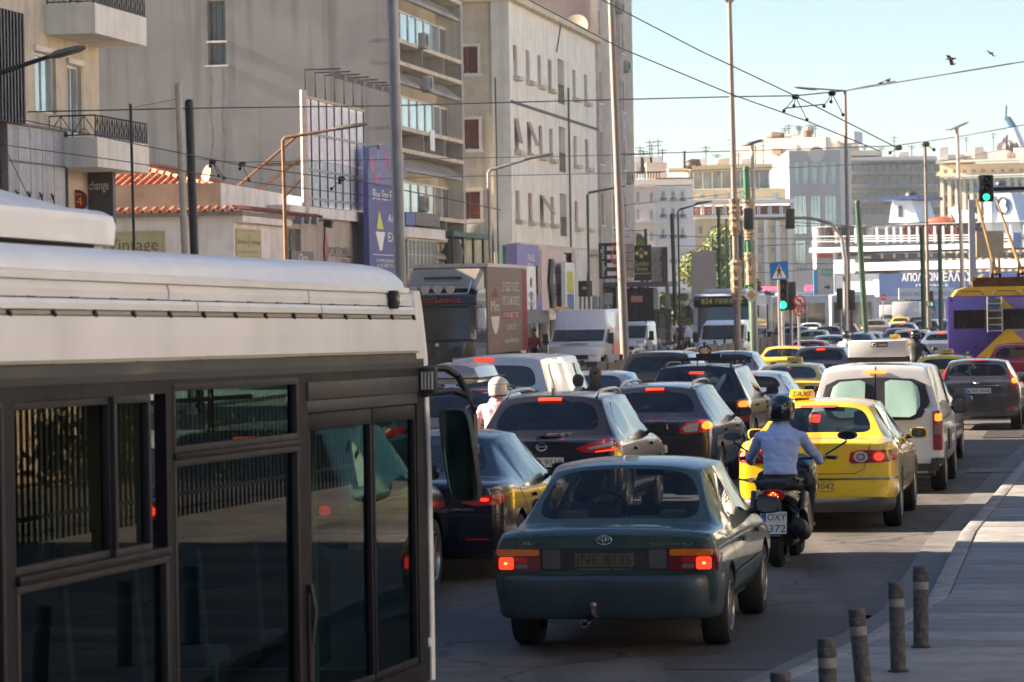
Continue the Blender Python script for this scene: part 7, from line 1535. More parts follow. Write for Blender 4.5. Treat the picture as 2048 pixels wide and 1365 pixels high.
wire('faint wire crossing the far hotel',[(1577,336,180),(1700,330,190),(1870,326,190),(2060,290,150)],.7)
wire('rising wire over the white corner building',[(1240,412,170),(1469,387,122),(1540,372,140)],.7)
wire('left loose cable crossing the empty sign frame',[(-10,255,80),(60,400,80)],.8)
wire('thin wire to the cream concrete pole',[(262,216,79),(320,205,82),(357,198,83)],.6)
for i,(y0,y1,x0,x1) in enumerate(((470,478,1290,1700),(492,488,1340,1620),(446,462,1050,1290),(462,474,1000,1260),(520,528,1420,1700),(430,452,1470,1700),(545,538,1440,1640),(452,446,1560,1860))):
    wire(['wire over the neoclassical building, first','wire over the neoclassical building, second','sagging wire in front of the cream building windows','lower sagging wire in front of the cream building','wire low behind the crossing sign','wire through the mast arm signals','lowest wire behind the crossing sign','wire in front of the ferry deck'][i],[(x0,y0,175),((x0 +x1)/2,(y0 +y1)/2 +4,180),(x1,y1,185)],.65)
def hanger(lab,px,py,D,legs):
    o=at(px,py,D);t=thing('wire_hanger',lab,'wire hanger',o,0,'insulated hangers of the trolley wires');mb=MB();s=D/95
    mb.loft([[(.11 *s *math.cos(a) *f,.11 *s *math.sin(a) *f,z *s) for a in [i *math.pi/4 for i in range(8)]] for z,f in ((-.07,.7),(-.03,1),(.03,1),(.07,.6))]);mb.build('insulator',IRON,t)
    for (x,y) in legs:
        q=at(x,y,D) -o;mb=MB();mb.tube([(0,0,0),q],.012 *s,5);mb.ellipsoid(q,(.05 *s,.05 *s,.06 *s),8,5);mb.build('drop_arm',IRON,t)
hanger('wire hanger nearest the tall brown pole top',1591,194,58,[(1588,212),(1568,222),(1614,240)])
hanger('wire hanger beside the double arm pole',1664,187,60,[(1662,204),(1648,213),(1686,230)])
hanger('wire hanger right of the dark left pole',425,324,74,[(420,333),(437,352),(448,357)])
hanger('wire hanger before the grey blank wall',484,329,76,[(480,338),(498,360)])
hanger('small wire hanger over the hotel roof',1797,296,100,[(1780,306)]);hanger('small wire hanger at the mid brown pole',1852,289,110,[(1868,300)])
hanger('wire hanger in front of the lattice billboard',683,358,84,[(680,366),(663,378)])
w_=wire('cross bar joining the two hangers near the double arm pole',[(1570,217,58),(1650,209,60)],1.3)
for lab,px,py,s in (('left bird perched on the span wire',1762,169,.5),('right bird perched on the span wire',1776,164,.6)):
    o=at(px,py,165);t=thing('perched_bird',lab,'bird',o,0,'birds on the span wire');mb=MB();mb.ellipsoid((0,0,.12 *s),(.2 *s,.1 *s,.12 *s));mb.ellipsoid((.16 *s,0,.26 *s),(.07 *s,.06 *s,.07 *s));mb.tube([(-.15 *s,0,.1 *s),(-.4 *s,0,.02)],[.06 *s,.02 *s],6);mb.build('body',IRON,t,smooth=True)
def gull(lab,px,py,D,span,flap,rz):
    o=at(px,py,D);t=thing('flying_bird',lab,'bird',o,rz);mb=MB();s=span
    mb.loft([[(0 +r *math.cos(a),y,r *math.sin(a)) for a in [i *math.pi/4 for i in range(8)]] for y,r in ((-.28 *s,.01),(-.12 *s,.05 *s),(.05 *s,.06 *s),(.16 *s,.04 *s),(.22 *s,.012))]);mb.build('body',M('bird_dark',(.05,.045,.05),.8),t,smooth=True)
    for sx,f in ((-1,flap[0]),(1,flap[1])):
        mb=MB();mb.loft([[(0,.08 *s,0),(0,-.08 *s,0),(0,-.08 *s,.01),(0,.08 *s,.015)],[(sx *.25 *s,.12 *s,f *.16 *s),(sx *.25 *s,-.06 *s,f *.16 *s),(sx *.25 *s,-.06 *s,f *.16 *s +.01),(sx *.25 *s,.12 *s,f *.16 *s +.015)],[(sx *.5 *s,.0,f *.1 *s),(sx *.52 *s,-.06 *s,f *.1 *s),(sx *.52 *s,-.06 *s,f *.1 *s +.005),(sx *.5 *s,0,f *.1 *s +.005)]]);mb.build('wing',M('bird_dark',(.05,) *3),t)
gull('larger dark bird flying in the sky at the upper right',1901,118,100,.72,(.8,-1.6),R(60));gull('smaller bird flying right of the larger one',1982,107,130,.6,(.9,-1.2),R(30))

# ---- traffic signals
GON=M('signal_green_lit',(.05,1,.55),.3,var=0,emit=.8,ecol=(.02,1,.34));SIGB=M('signal_black',(.012,.016,.014),.5);LOFF=M('lens_off',(.05,.015,.012),.2,0,.5)
def signal(lab,px,py,D,h=.95,lit=True,back=False,pole_to=None,side=False,group='traffic signals',pm=None,sc=1.):
    o=at(px,py,D);b=Vector((o.x,o.y,0));t=thing('traffic_signal',lab,'traffic signal',b,-AL *.3,group);z=o.z;w_=.17 *sc
    mb=MB();mb.box(-w_,w_,-.05,.16,z -h/2,z +h/2);hs=mb.build('housing',SIGB,t,bevel=.03)
    if not back:
        for i in range(3):
            zz=z +h/2 -h *(i +.5)/3;mb=MB();mb.lathe((0,-.055,zz),(0,-1,0),[(0,0),(h *.125,0),(h *.10,.02),(0,.03)],18);mb.build('lens',GON if (i==2 and lit) else LOFF,hs,smooth=True)
            mb=MB();rr=h *.15;mb.loft([[(rr *math.cos(a),y,zz +rr *math.sin(a)) for a in [math.pi *(-.1 +1.2 *k/10) for k in range(11)]] for y in (-.05,-.05 -h *.2)],False,False);mb.build('visor',SIGB,hs)
    if pole_to=='g': mb=MB();mb.tube([(0,.12,0),(0,.12,z -h/2 +.1)],.055,10);mb.build('post',pm or PGRY,t,smooth=True)
    return t,z
signal('lit green traffic signal below the pedestrian crossing sign',1565,590,108,1.0,pole_to='g')
signal('dark signal seen from the side next to the lit green one',1582,592,112,.95,back=True,pole_to='g')
signal('traffic signal seen from the side by the double arm pole, left one',1681,598,150,.95,back=True,pole_to='g');signal('traffic signal seen from the side by the double arm pole, right one',1703,600,156,.95,back=True,pole_to='g',pm=PDK)
signal('far small lit green traffic signal in front of the ferry sign',1861,598,190,.9,pole_to='g');signal('far dark signal left of the small lit green one',1850,590,195,.9,back=True,pole_to='g')
t,z=signal('large lit green traffic signal hanging at the upper right',1972,377,62,.50,sc=.82)
mb=MB();q=at(2120,374,62) -Vector(t.location);q.rotate(Matrix.Rotation(AL *.3,3,'Z'));mb.tube([(0,.1,z -.02),(q.x,q.y +.1,q.z)],.035,8);mb.tube([(q.x,q.y +.1,q.z),(q.x,q.y +.1,0)],.09,10);mb.build('mast',PDK,t,smooth=True)
# mast arm with two rear-facing signals
D=118;base=at(1690,600,D);base.z=0
t=thing('mast_arm','curved grey mast arm reaching left over the road','signal mast',base);L=lambda x,y: at(x,y,D) -base
mb=MB();mb.tube([(0,0,0),L(1690,520),L(1684,478),L(1662,447),L(1620,436),L(1500,437)],[.1,.09,.08,.07,.06,.05],10);mb.build('arm',PGRY,t,smooth=True)
signal('black signal box on the mast arm tip behind the green pole',1497,438,D -.4,.75,back=True,sc=1.0);signal('black signal box hanging on the mast arm beside the glass building',1580,438,D -.4,.72,back=True,sc=1.0)
# ---- signs
def signpost(lab,px,D,py_top,cat='sign',name='road_sign'):
    b=at(px,650,D);b.z=0;t=thing(name,lab,cat,b,0);z=at(px,py_top,D).z;mb=MB();mb.tube([(0,.05,0),(0,.05,z)],.04,8);mb.build('post',PGRY,t,smooth=True)
    return t,(lambda x,y,o=0: (lambda q: Vector((q.x,-.0 -o,q.z)))(at(x,y,D) -b))
def flat(G,poly,o0,o1,mat,t,name): mb=MB();mb.prism(poly,lambda a,b: G(a,b,o0),lambda a,b: G(a,b,o1));return mb.build(name,mat,t)
SBL=M('sign_blue',(.01,.17,.55),.35,0,.3);SWH=M('sign_white',(.72,.72,.70),.4,var=.05);SBK=M('sign_ink',(.01,) *3,.5,var=0);SRD=M('sign_red_ring',(.50,.03,.02),.4);SYL=M('sign_yellow_core',(.62,.42,.12),.5)
t,G=signpost('blue pedestrian crossing sign with walking figure',1559,100,524)
flat(G,[(1539,526),(1575,522),(1577,558),(1541,562)],0,.03,SBL,t,'plate');flat(G,[(1558,529),(1573,556),(1544,558)],.03,.035,SWH,t,'triangle')
flat(G,ell(1558.5,534.5,1.8,2.0,12),.037,.040,SBK,t,'figure');flat(G,[(1556.5,537),(1560,537),(1561,545),(1556,545)],.037,.040,SBK,t,'figure')
flat(G,[(1558.5,545),(1561,545),(1564,554),(1562,554)],.037,.040,SBK,t,'figure');flat(G,[(1556,545),(1558.5,545),(1556.5,554),(1554,554)],.037,.040,SBK,t,'figure');flat(G,[(1556.5,537.5),(1557.5,539),(1554.5,544),(1553,543)],.037,.040,SBK,t,'figure');flat(G,[(1560,537.5),(1560,539.5),(1564,543),(1564.5,541.5)],.037,.040,SBK,t,'figure')
t,G=signpost('cream and yellow diamond priority sign',1504,96,590);flat(G,[(1503,575),(1518,590),(1503,607),(1488,592)],0,.03,SWH,t,'plate');flat(G,[(1503,582),(1512,591),(1503,600),(1494,591)],.03,.036,SYL,t,'core')
t,G=signpost('pair of round red ringed no left turn and no u turn signs',1598,104,590)
for cy,s_ in ((602,0),(622,1)):
    flat(G,ell(1599,cy,11.5,11,28),0,.03,SRD,t,'ring');flat(G,ell(1599,cy,8.6,8.2,28),.03,.036,SWH,t,'disc')
    if s_==0: flat(G,[(1600,608),(1602.5,608),(1602.5,600),(1597,600),(1597,597),(1593,601),(1597,605),(1597,602.5),(1600,602.5)],.038,.042,SBK,t,'arrow')
    else:
        mb=MB();mb.tube([G(1595.5,627,.04),G(1595.5,619,.04),G(1597,616.5,.04),G(1599.5,616,.04),G(1602,617,.04),G(1603,620,.04),G(1603,627,.04)],.022,5);mb.build('arrow',SBK,t)
    mb=MB();mb.tube([G(1593.2,cy -6,.045),G(1604.8,cy +6,.045)],.018,5);mb.build('red_bar',SRD,t)
t,G=signpost('far small round red ringed sign below the distant signal',1857,188,600);flat(G,ell(1857.5,608,6,6,20),0,.03,SRD,t,'ring');flat(G,ell(1857.5,608,4.2,4.2,20),.03,.036,SWH,t,'disc')
t,G=signpost('blue round keep right sign low in the queue',1697,190,650);flat(G,ell(1697,654,10,10,20),0,.03,SBL,t,'disc');flat(G,[(1692,652),(1700,652),(1700,649),(1704,654),(1700,658),(1700,655),(1692,655)],.03,.036,SWH,t,'arrow')
t,G=signpost('red and white no entry sign in front of the ferry ramp',1767,240,590);flat(G,ell(1767,595,6,6,20),0,.03,SRD,t,'disc');flat(G,[(1763,594),(1771,594),(1771,596),(1763,596)],.03,.036,SWH,t,'bar')
# blank grey street board
t,G=signpost('tall blank grey rectangular board above the city bus',1405,165,640,'board','blank_board');flat(G,[(1383,504),(1430,502),(1433,612),(1384,612)],-.3,.12,M('board_grey',(.30,.28,.30),.7,var=.06),t,'panel')
# blank backs of small signs near the shops
for px,py,w_,h_,D,lab in ((1190,602,9,22,150,'small grey sign back beside the dark lamp pole'),(1217,598,17,24,155,'square grey sign back left of the tall pale pole'),(1236,585,8,18,152,'narrow grey sign back touching the tall pale pole')):
    t,G=signpost(lab,px,D,py -h_ *.5,name='sign_back');flat(G,[(px -w_/2,py -h_/2),(px +w_/2,py -h_/2),(px +w_/2,py +h_/2),(px -w_/2,py +h_/2)],.0,.03,GREYMETAL,t,'plate')
t=thing('warning_beacon','lit amber beacon above the white delivery van','beacon',(lambda q: (q.x,q.y,0))(at(1165,628,150)));z=at(1165,628,150).z;mb=MB();mb.tube([(0,0,0),(0,0,z)],.05,8);mb.build('post',PGRY,t);mb=MB();mb.ellipsoid((0,0,z +.08),(.16,.12,.1));mb.build('lamp',AMBON,t,smooth=True)
# ---- median barrier, panel by panel
a=(1128,744,76);b=(1560,672,150);A0,B0=at(*a),at(*b);A0.z=B0.z=0;Lm=(B0 -A0).length;n=36
bar=thing('median_barrier','brown and black sheet panel barrier along the middle of the avenue','barrier',A0,math.atan2((B0 -A0).y,(B0 -A0).x))
BC=[M('barrier_brown',(.10,.065,.045),.7,var=.3,scale=2),M('barrier_black',(.02,.018,.02),.6,var=.3),M('barrier_tan',(.22,.15,.10),.8,var=.3,scale=2)]
for i in range(n):
    za=1.05 +.12 *rnd.random();k=1 if i<9 else rnd.choice([0,0,1,2,0]);mb=MB();mb.box(i *Lm/n +.01,(i +1) *Lm/n -.02,-.03 +.02 *(i % 2),.03 +.02 *(i % 2),0,za);mb.build('barrier_panel',BC[k],bar)
for i in range(0,n +1,2): mb=MB();mb.box(i *Lm/n -.04,i *Lm/n +.04,.06,.14,0,1.25);mb.build('post',IRON,bar)
# ---- iron railings on the far pavement right of the canopy
a,b=at(1288,690,186),at(1345,690,168);a.z=b.z=.1;Lr=(b -a).length;rl=thing('iron_railing','black iron railing in front of the poster wall','railing',a,math.atan2((b -a).y,(b -a).x));zt_=at(1300,622,180).z
for i in range(28): mb=MB();mb.box(i *Lr/28 -.02,i *Lr/28 +.02,-.02,.02,0,zt_);mb.build('bar',IRON,rl)
for z in (.3,zt_ *.55,zt_ -.2): mb=MB();mb.box(0,Lr,-.015,.015,z,z +.05);mb.build('rail',IRON,rl)
# ---- bollards on the near pavement
BG=M('bollard_grey',(.055,.057,.065),.75,var=.35,scale=9,bump=.5,dirt=(.15,.14,.13),dirt_amt=.6,streak=.3);BB=M('bollard_band',(.20,.195,.19),.7,var=.3,scale=14,dirt=(.1,.1,.1),dirt_amt=.5)
for i,(px,D,lean,lab) in enumerate(((1842,23.5,.8,'grey bollard farthest along the pavement edge'),(1796,22.0,-.6,'grey bollard second from the farthest'),(1729,20.3,-4.5,'leaning grey bollard in the middle of the row'),(1657,18.5,-1.0,'grey bollard next to the nearest one'),(1560,16.9,0,'nearest grey bollard, only its top in view'))):
    p=at(px,1300,D);zt_=(2.6 -(([1137,1168,1219,1278,1345][i]) -600)/(6600/D)) -.105
    q=p;t=thing('bollard',lab,'bollard',(p.x,p.y,.112),0,'bollards along the near pavement');t.rotation_euler=(0,R(lean),0);r=.052 if i else .055;h=zt_
    mb=MB();mb.lathe((0,0,0),(0,0,1),[(0,0),(r,0),(r,h -.165)],24);mb.build('post',BG,t,smooth=True)
    mb=MB();mb.lathe((0,0,0),(0,0,1),[(r +.001,h -.165),(r +.001,h -.11)],24);mb.build('band',BB,t,smooth=True)
    mb=MB();mb.lathe((0,0,0),(0,0,1),[(r,h -.11),(r *1.06,h -.105),(r *1.06,h -.06),(r *.98,h -.055),(r *.98,h -.048),(r *1.04,h -.044),(r *1.02,h -.008),(r *.9,h),(0,h)],24);mb.build('cap',BG,t,smooth=True)
    mb=MB();mb.lathe((0,0,0),(0,0,1),[(r *1.35,0),(r *1.35,.012),(r,.02)],20);mb.build('foot_plate',TRIM,t)

# ---- iron fence with shrubs and low sunlit wall to the right of the frame (seen in reflections)
def leafball(name,lab,loc,rx,ry,rz,n,mats,trunk=None,cat='tree',size=.16,group=None,seed=1,lumps=7):
    rr=random.Random(seed);t=thing(name,lab,cat,loc,0,group)
    cl=[(Vector((rr.uniform(-.6,.6) *rx,rr.uniform(-.6,.6) *ry,rr.uniform(-.5,.65) *rz)),rr.uniform(.35,.6)) for _ in range(lumps)]
    for mi,m_ in enumerate(mats):
        mb=MB()
        for _ in range(n // len(mats)):
            c0,s=cl[rr.randrange(lumps)];d=Vector((rr.gauss(0,1),rr.gauss(0,1),rr.gauss(0,1))).normalized();k=rr.random() ** .4 *s
            p=c0 +Vector((d.x *rx *k,d.y *ry *k,d.z *rz *k));p.z += (trunk or 0) +rz
            a=Vector((rr.gauss(0,1),rr.gauss(0,1),rr.gauss(0,.6))).normalized() *size *rr.uniform(.6,1.3);b=a.cross(d).normalized() *size *rr.uniform(.4,.8)
            mb.add([p -a,p +b,p +a,p -b],[(0,1,2,3)])
        o=mb.build('crown' if cat=='tree' else 'foliage',m_,t);o['kind']='stuff'
    if trunk:
        mb=MB();mb.tube([(0,0,0),(.05,0,trunk *.6),(.1,.05,trunk +rz)],[.22,.16,.07],8);tr_=mb.build('trunk',M('bark',(.10,.075,.055),.9,var=.3,bump=.5),t,smooth=True);mb=MB()
        for _ in range(7): a_=rr.uniform(0,6.28);mb.tube([(.06,0,trunk *rr.uniform(.7,1)),(rx *.35 *math.cos(a_),ry *.35 *math.sin(a_),trunk +rz *rr.uniform(.5,1.1)),(rx *.65 *math.cos(a_),ry *.65 *math.sin(a_),trunk +rz *rr.uniform(.9,1.5))],[.08,.05,.02],5)
        mb.build('limbs',M('bark',(.1,) *3),t)
    return t
LF=[M('leaf_' +n_,v,.6,var=.25,scale=3) for n_,v in (('dark',(.035,.06,.018)),('mid',(.08,.115,.025)),('light',(.17,.20,.035)))]
f0=T(27,4.2,.11);fn=thing('pavement_fence','long black iron fence along the near pavement, right of view','fence',f0,math.pi/2 -AL);
mb=MB();L_=50
for i in range(int(L_/.16)): mb.box(i *.16,i *.16 +.03,-.015,.015,0,2.2)
mb.build('bars',IRON,fn)['kind']='stuff'
mb=MB();mb.box(0,L_,-.02,.02,.25,.3);mb.box(0,L_,-.02,.02,2.0,2.05);mb.build('rails',IRON,fn)
q0=T(30,9.0,0);gw=thing('garden_wall','sunlit cream wall behind the iron fence, right of view','wall',q0,math.pi/2 -AL);mb=MB();mb.box(0,62,0,.3,0,2.6);mb.build('wall',M('warm_wall',(.55,.42,.28),.9),gw)
def right_block(lab,s0,s1,h,mt,t0=17.):  # unseen sunlit houses, added so their bounce brightens fronts facing right
    B=Bld('bounce_building',lab,'building',s0,t0);F_=lambda u,z,o=0: Vector((-o,u -s0,z));hs=[(s,s +1.4,z,z +1.7) for s in [s0 +1.5 +3.1 *i for i in range(int((s1 -s0 -2)/3.1))] for z in [1.2 +3.2 *k for k in range(int((h -2)/3.2))]]
    wall(F_,s0,s1,0,h,hs,.2,mt,B.o);mb=MB()
    for a,b,c_,d in hs: mb.quad(F_(a,c_,-.18),F_(b,c_,-.18),F_(b,d,-.18),F_(a,d,-.18))
    mb.build('window_glass',DKGL,B.o)['kind']='stuff';mb=MB();D_=s1 -s0
    mb.quad((0,0,0),(14,0,0),(14,0,h),(0,0,h));mb.quad((0,D_,0),(14,D_,0),(14,D_,h),(0,D_,h));mb.quad((14,0,0),(14,D_,0),(14,D_,h),(14,0,h));mb.quad((0,0,h),(14,0,h),(14,D_,h),(0,D_,h));mb.build('side_walls',mt,B.o)
right_block('unseen sunlit cream apartment house added right of view for bounce light, first',4,25,15,WHP,11.5);right_block('unseen sunlit white apartment house added right of view for bounce light, second',35,66,16,WHP);right_block('unseen sunlit cream apartment house added right of view for bounce light, third',68,108,15,CREAM2)
right_block('unseen sunlit white office house added right of view for bounce light, fourth',110,150,18,WHP);right_block('unseen sunlit cream office house added right of view for bounce light, fifth',152,195,16,CREAM2)
for i in range(9): leafball('fence_shrub','green shrub behind the iron fence, number %s along from the nearest' % ('one two three four five six seven eight nine'.split()[i]),T(29 +i *5.5,5.6,.1),1.5,1.5,1.3 +.3 *(i % 3),900,LF,None,'shrub',.10,'shrubs behind the iron fence',i)
for i,(s_,t_) in enumerate(((-11,-13),(-12,-3),(-13,6),(-25,-18),(-26,-7),(-27,3),(-42,-13),(-43,-2),(-60,-9))): leafball('plane_tree','big unseen plane tree added behind the viewer to block sky light, number %s away' % ('one two three four five six seven eight nine'.split()[i]),T(s_,t_,0),6,6,5,5200,LF[:2],4.5,'tree',.42,'unseen plane trees added behind the viewer',80 +i)  # unseen crowns added overhead to darken the foreground and the car rears
for i in range(6): leafball('street_tree','unseen street tree added behind the viewer for dark reflections, number %s away' % ('one two three four five six'.split()[i]),T(-8 -i *9,4.5 +(i % 2),.1),2.8,2.8,2.4,1500,LF,2.4,'tree',.2,'unseen street trees added behind the viewer',60 +i)  # unseen tree line added so that car rears reflect something dark
for i in range(7): leafball('street_tree','leafy street tree right of view, number %s along from the nearest' % ('one two three four five six seven'.split()[i]),T(20 +i *9,8.6,.1),4.2,4.6,4.3,6500,LF,1.8,'tree',.18,'street trees right of view',20 +i)
# ================================================================ the foreground bus
_p=at(857,1000,20.55);P0=Vector((_p.x,_p.y,-.02));BETA=R(12.6)
BM=Matrix.Translation(P0) @ Matrix.Rotation(-BETA,4,'Z') @ Matrix.Rotation(-R(.6),4,'X');BI=BM.inverted()
bus=thing('white_bus','large white bus with dark window band filling the left foreground','bus');bus.matrix_world=BM
def BP(px,py,x=0.):
    n=BM.to_3x3() @ Vector((1,0,0));return BI @ plane(px,py,BM @ Vector((x,0,0)),n)
FBs=lambda u,z,o=0: Vector((o,u,z))
BWH=M('bus_white',(.74,.75,.77),.45,.0,.25,var=.05,scale=1.5,dirt=(.56,.54,.51),dirt_amt=.22);BWP=M('bus_panel',(.73,.73,.75),.6,.0,.0,streak=.12,var=.07,scale=.8,dirt=(.60,.59,.57),dirt_amt=.35,bump=.04,bscale=2)
BDK=M('bus_frame',(.011,.011,.016),.5,.0,.0,var=.1,spec=.2);BGK=M('bus_rubber',(.015,.014,.018),.6);BGREY=M('bus_grey_band',(.03,.031,.040),.5,.0,.05,var=.15,scale=1)
LB=12.0
# cross-section rows of the roof
dome=[(.004,2.700),(.004,2.735),(-.022,2.742),(-.03,2.782),(-.065,2.818),(-.14,2.85),(-.34,2.872),(-1.25,2.885)]
full=dome +[(-2.5 -x,z) for x,z in dome[-2::-1]]
mb=MB();rings=[]
for y,dz,sh in ((-LB,0,0),(-6,0,0),(-3,-.008,0),(-1.0,-.02,0),(-.6,-.012,.0),(-.42,.012,.01),(-.33,.045,.025),(-.27,.09,.05),(-.235,.15,.09),(-.22,.19,.12)):
    rings.append([(x -sh if x>-1.25 else x +sh,y,max(2.69,z -dz *(1 if z>2.74 else .0))) for x,z in full])
mb.loft(rings,cap=False,closed=False);mb.build('roof',BWH,bus,smooth=True,ang=50)
def strip(name,prof,mat,y0,y1,bev=0):
    mb=MB();P=prof +[(-.05,prof[-1][1]),(-.05,prof[0][1])];mb.loft([[(x,y,z) for x,z in P] for y in (y0,y1)]);return mb.build(name,mat,bus)
for (y0,y1) in ((-LB,-5.02),(-5.0,-2.62),(-2.6,-.33)):
    strip('upper_panel',[(-.006,2.625),(-.002,2.66),(-.012,2.698)],BWP,y0,y1);
for (y0,y1) in ((-LB,-4.62),(-4.6,-2.42),(-2.4,-.30)): strip('trim_panel',[(.010,2.572),(.012,2.60),(.004,2.618)],BWH,y0,y1)
strip('clip_rail',[(.0,2.548),(.004,2.566)],M('clip_rail',(.36,.33,.28),.6),-LB,-.30)
strip('main_panel',[(.012,2.352),(.014,2.45),(.010,2.542)],BWP,-LB,-.24);strip('panel_hem',[(.018,2.338),(.018,2.350)],M('hem',(.36,.32,.25),.6),-LB,-.26)
for i in range(22):
    y=-.38 -i *.52
    mb=MB();mb.prism([(y,2.562),(y +.018,2.572),(y +.05,2.545),(y +.03,2.538)],lambda a,b: (.004,a,b),lambda a,b: (.018,a,b));mb.build('clip',BGK,bus)
    if i % 1==0: mb=MB();mb.box(-.01,.006,y -.25,y -.17,2.620,2.626);mb.build('slot',BGK,bus)
# dark band, window frames
zt=2.334;zb=.30
def yb(px,py=900): return BP(px,py).y
W1=(yb(28),yb(333));W2=(yb(347),yb(597));DR=(yb(612),yb(836));W0=(W1[0] -1.9,W1[0] -.12)
z1t=BP(200,795).z;z2t=BP(470,762).z;zsill=BP(200,1130).z;zmid=BP(470,900).z;zwb=.46
holes=[(W0[0],W0[1],zwb,z1t),(W1[0],W1[1],zwb,z1t),(W2[0],W2[1],zwb,z2t),(DR[0] +.05,DR[1] -.02,.42,BP(700,800).z)]
wall(FBs,-LB,-.035,zb,zt,holes,.06,BDK,bus,'side_frame')
strip('grey_band',[(.006,2.245),(.010,2.28),(.006,2.334)],BGREY,-LB,-.05)
BGL=glass('bus_glass_tint',(.22,.36,.33),.03,gmax=.34)
def bwin(a,b,c,d,x=-.03,fr=.035):
    mb=MB();
    for q in ((a,b,c,c +fr),(a,b,d -fr,d),(a,a +fr,c +fr,d -fr),(b -fr,b,c +fr,d -fr)): mb.box(x -.01,x +.035,q[0],q[1],q[2],q[3])
    f=mb.build('window_frame',BGK,bus,bevel=.004);mb=MB();mb.add([(x,a +fr,c +fr),(x,b -fr,c +fr),(x,b -fr,d -fr),(x,a +fr,d -fr)],[(0,1,2,3)]);mb.build('pane',BGL,f)
bwin(W1[0],W1[1],zwb,zsill -.02);bwin(W1[0],(W1[0] +W1[1])/2 +.25,zsill +.02,z1t,-.045);bwin((W1[0] +W1[1])/2 +.22,W1[1] -.26,zsill +.02,z1t,-.02)
bwin(W2[0],W2[1],zwb,zmid -.015);bwin(W2[0],W2[1],zmid +.015,z2t);bwin(W0[0],W0[1],zwb,z1t)
mb=MB();mb.box(-.05,.02,W1[0],W1[1],zsill -.02,zsill +.02);mb.box(-.05,.015,W2[0],W2[1],zmid -.015,zmid +.015);mb.build('window_bar',BDK,bus,bevel=.005)
# folding door: header and two leaves
zh=BP(700,795).z;ym=yb(747)
mb=MB();mb.box(-.03,.012,DR[0] +.03,DR[1] -.01,zh,zh +.10);mb.box(-.02,.004,DR[0] +.03,DR[1] -.01,zh -.07,zh -.002);mb.build('door_header',BGREY,bus,bevel=.006)
for a,b in ((DR[0] +.06,ym -.012),(ym +.012,DR[1] -.03)):
    mb=MB();z0,z1,fr=.42,zh -.075,.05
    for q in ((a,b,z0,z0 +fr),(a,b,z1 -.09,z1),(a,a +fr,z0 +fr,z1 -.09),(b -fr *.8,b,z0 +fr,z1 -.09)): mb.box(-.05,-.005,q[0],q[1],q[2],q[3])
    d_=mb.build('door_leaf',BDK,bus,bevel=.006);mb=MB();mb.add([(-.03,a +fr,z0 +fr),(-.03,b -fr,z0 +fr),(-.03,b -fr,z1 -.09),(-.03,a +fr,z1 -.09)],[(0,1,2,3)]);mb.build('pane',BGL,d_)
    mb=MB();mb.tube([(-.09,a +.09,.7),(-.09,a +.09,1.5)],.015,6);mb.build('grab_handle',M('pole_green',(.05,.22,.15),.35),d_)
mb=MB();mb.box(-.004,.02,DR[0] -.03,DR[0] +.05,.42,1.05);mb.build('door_seal',BGK,bus,bevel=.01);mb=MB();mb.tube([(.01,DR[0] +.0,.75),(.035,DR[0] +.0,.95),(.01,DR[0],1.1)],.02,6);mb.build('door_grip',BGK,bus,smooth=True)
# bright corner pillar, curved to the front
CP=[(-.26,2.72),(-.20,2.62),(-.13,2.45),(-.085,2.33),(-.05,2.0),(-.02,1.6),(0,1.1),(.005,.6),(0,.30)]
mb=MB();mb.loft([[(.012,y -.045,z),(.022,y -.02,z),(.018,y +.025,z),(-.05,y +.05,z),(-.06,y -.03,z)] for y,z in CP]);mb.build('corner_pillar',BWH,bus,smooth=True,ang=60)
mb=MB();mb.prism([(-.30,2.30),(-.10,2.30),(-.14,2.45),(-.20,2.60),(-.26,2.72),(-.34,2.72)],lambda a,b: (-.02,a,b),lambda a,b: (.013,a,b));mb.build('corner_panel',BWH,bus,bevel=.006)
# front face
mb=MB();Np=10;fr_=[]
for y,z in CP: fr_.append([(-2.5 *i/Np,y +.05 +.16 *(1 -(2 *i/Np -1) ** 2),z) for i in range(Np +1)])
mb.loft(fr_[:4],False,False);mb.build('front_cap',BWH,bus,smooth=True);mb=MB();mb.loft(fr_[3:7],False,False);mb.build('windscreen',glass('bus_windscreen',(.45,.52,.50),.08),bus,smooth=True);mb=MB();mb.loft(fr_[6:],False,False);mb.build('front_panel',BWH,bus,smooth=True)
# side marker, mirror and its bracket
q=BP(779,600);mb=MB();mb.box(.0,.05,q.y -.045,q.y +.045,q.z -.055,q.z +.055);mk=mb.build('side_marker',BGK,bus,bevel=.01);mb=MB();mb.lathe((.05,q.y +.01,q.z),(1,0,0),[(.035,0),(.03,.008),(0,.01)],12);mb.build('lens',M('lens_grey',(.10,.12,.14),.1,0,.6),mk)
mb=MB();mb.box(-.35,-.001,-.12,-.02,2.02,2.24);mb.build('header_box',BDK,bus)
q=BP(838,755);
def bp(px,py,D): return BI @ at(px,py,D)
A=[bp(842,738,20.45),bp(890,737,20.6),bp(915,752,20.65),bp(938,790,20.6),bp(948,830,20.5),bp(950,905,20.45),bp(945,985,20.4)]
mb=MB();mb.tube(A,[.022,.022,.024,.024,.022,.02,.018],10);mb.tube([bp(842,788,20.45),bp(905,782,20.6),bp(938,792,20.6)],.022,8);mb.build('mirror_arm',M('arm_black',(.02,.02,.022),.45),bus,smooth=True)
g=bp(858,760,20.42);mb=MB();mb.box(g.x -.055,g.x +.05,g.y -.03,g.y +.04,g.z -.09,g.z +.08);ib=mb.build('arm_bracket',BGREY,bus,bevel=.012)
for i in range(4): mb=MB();mb.box(g.x -.04 +i *.021,g.x -.028 +i *.021,g.y -.045,g.y -.031,g.z -.06,g.z +.05);mb.build('bracket_rib',M('rib_pale',(.40,.40,.42),.5),ib)
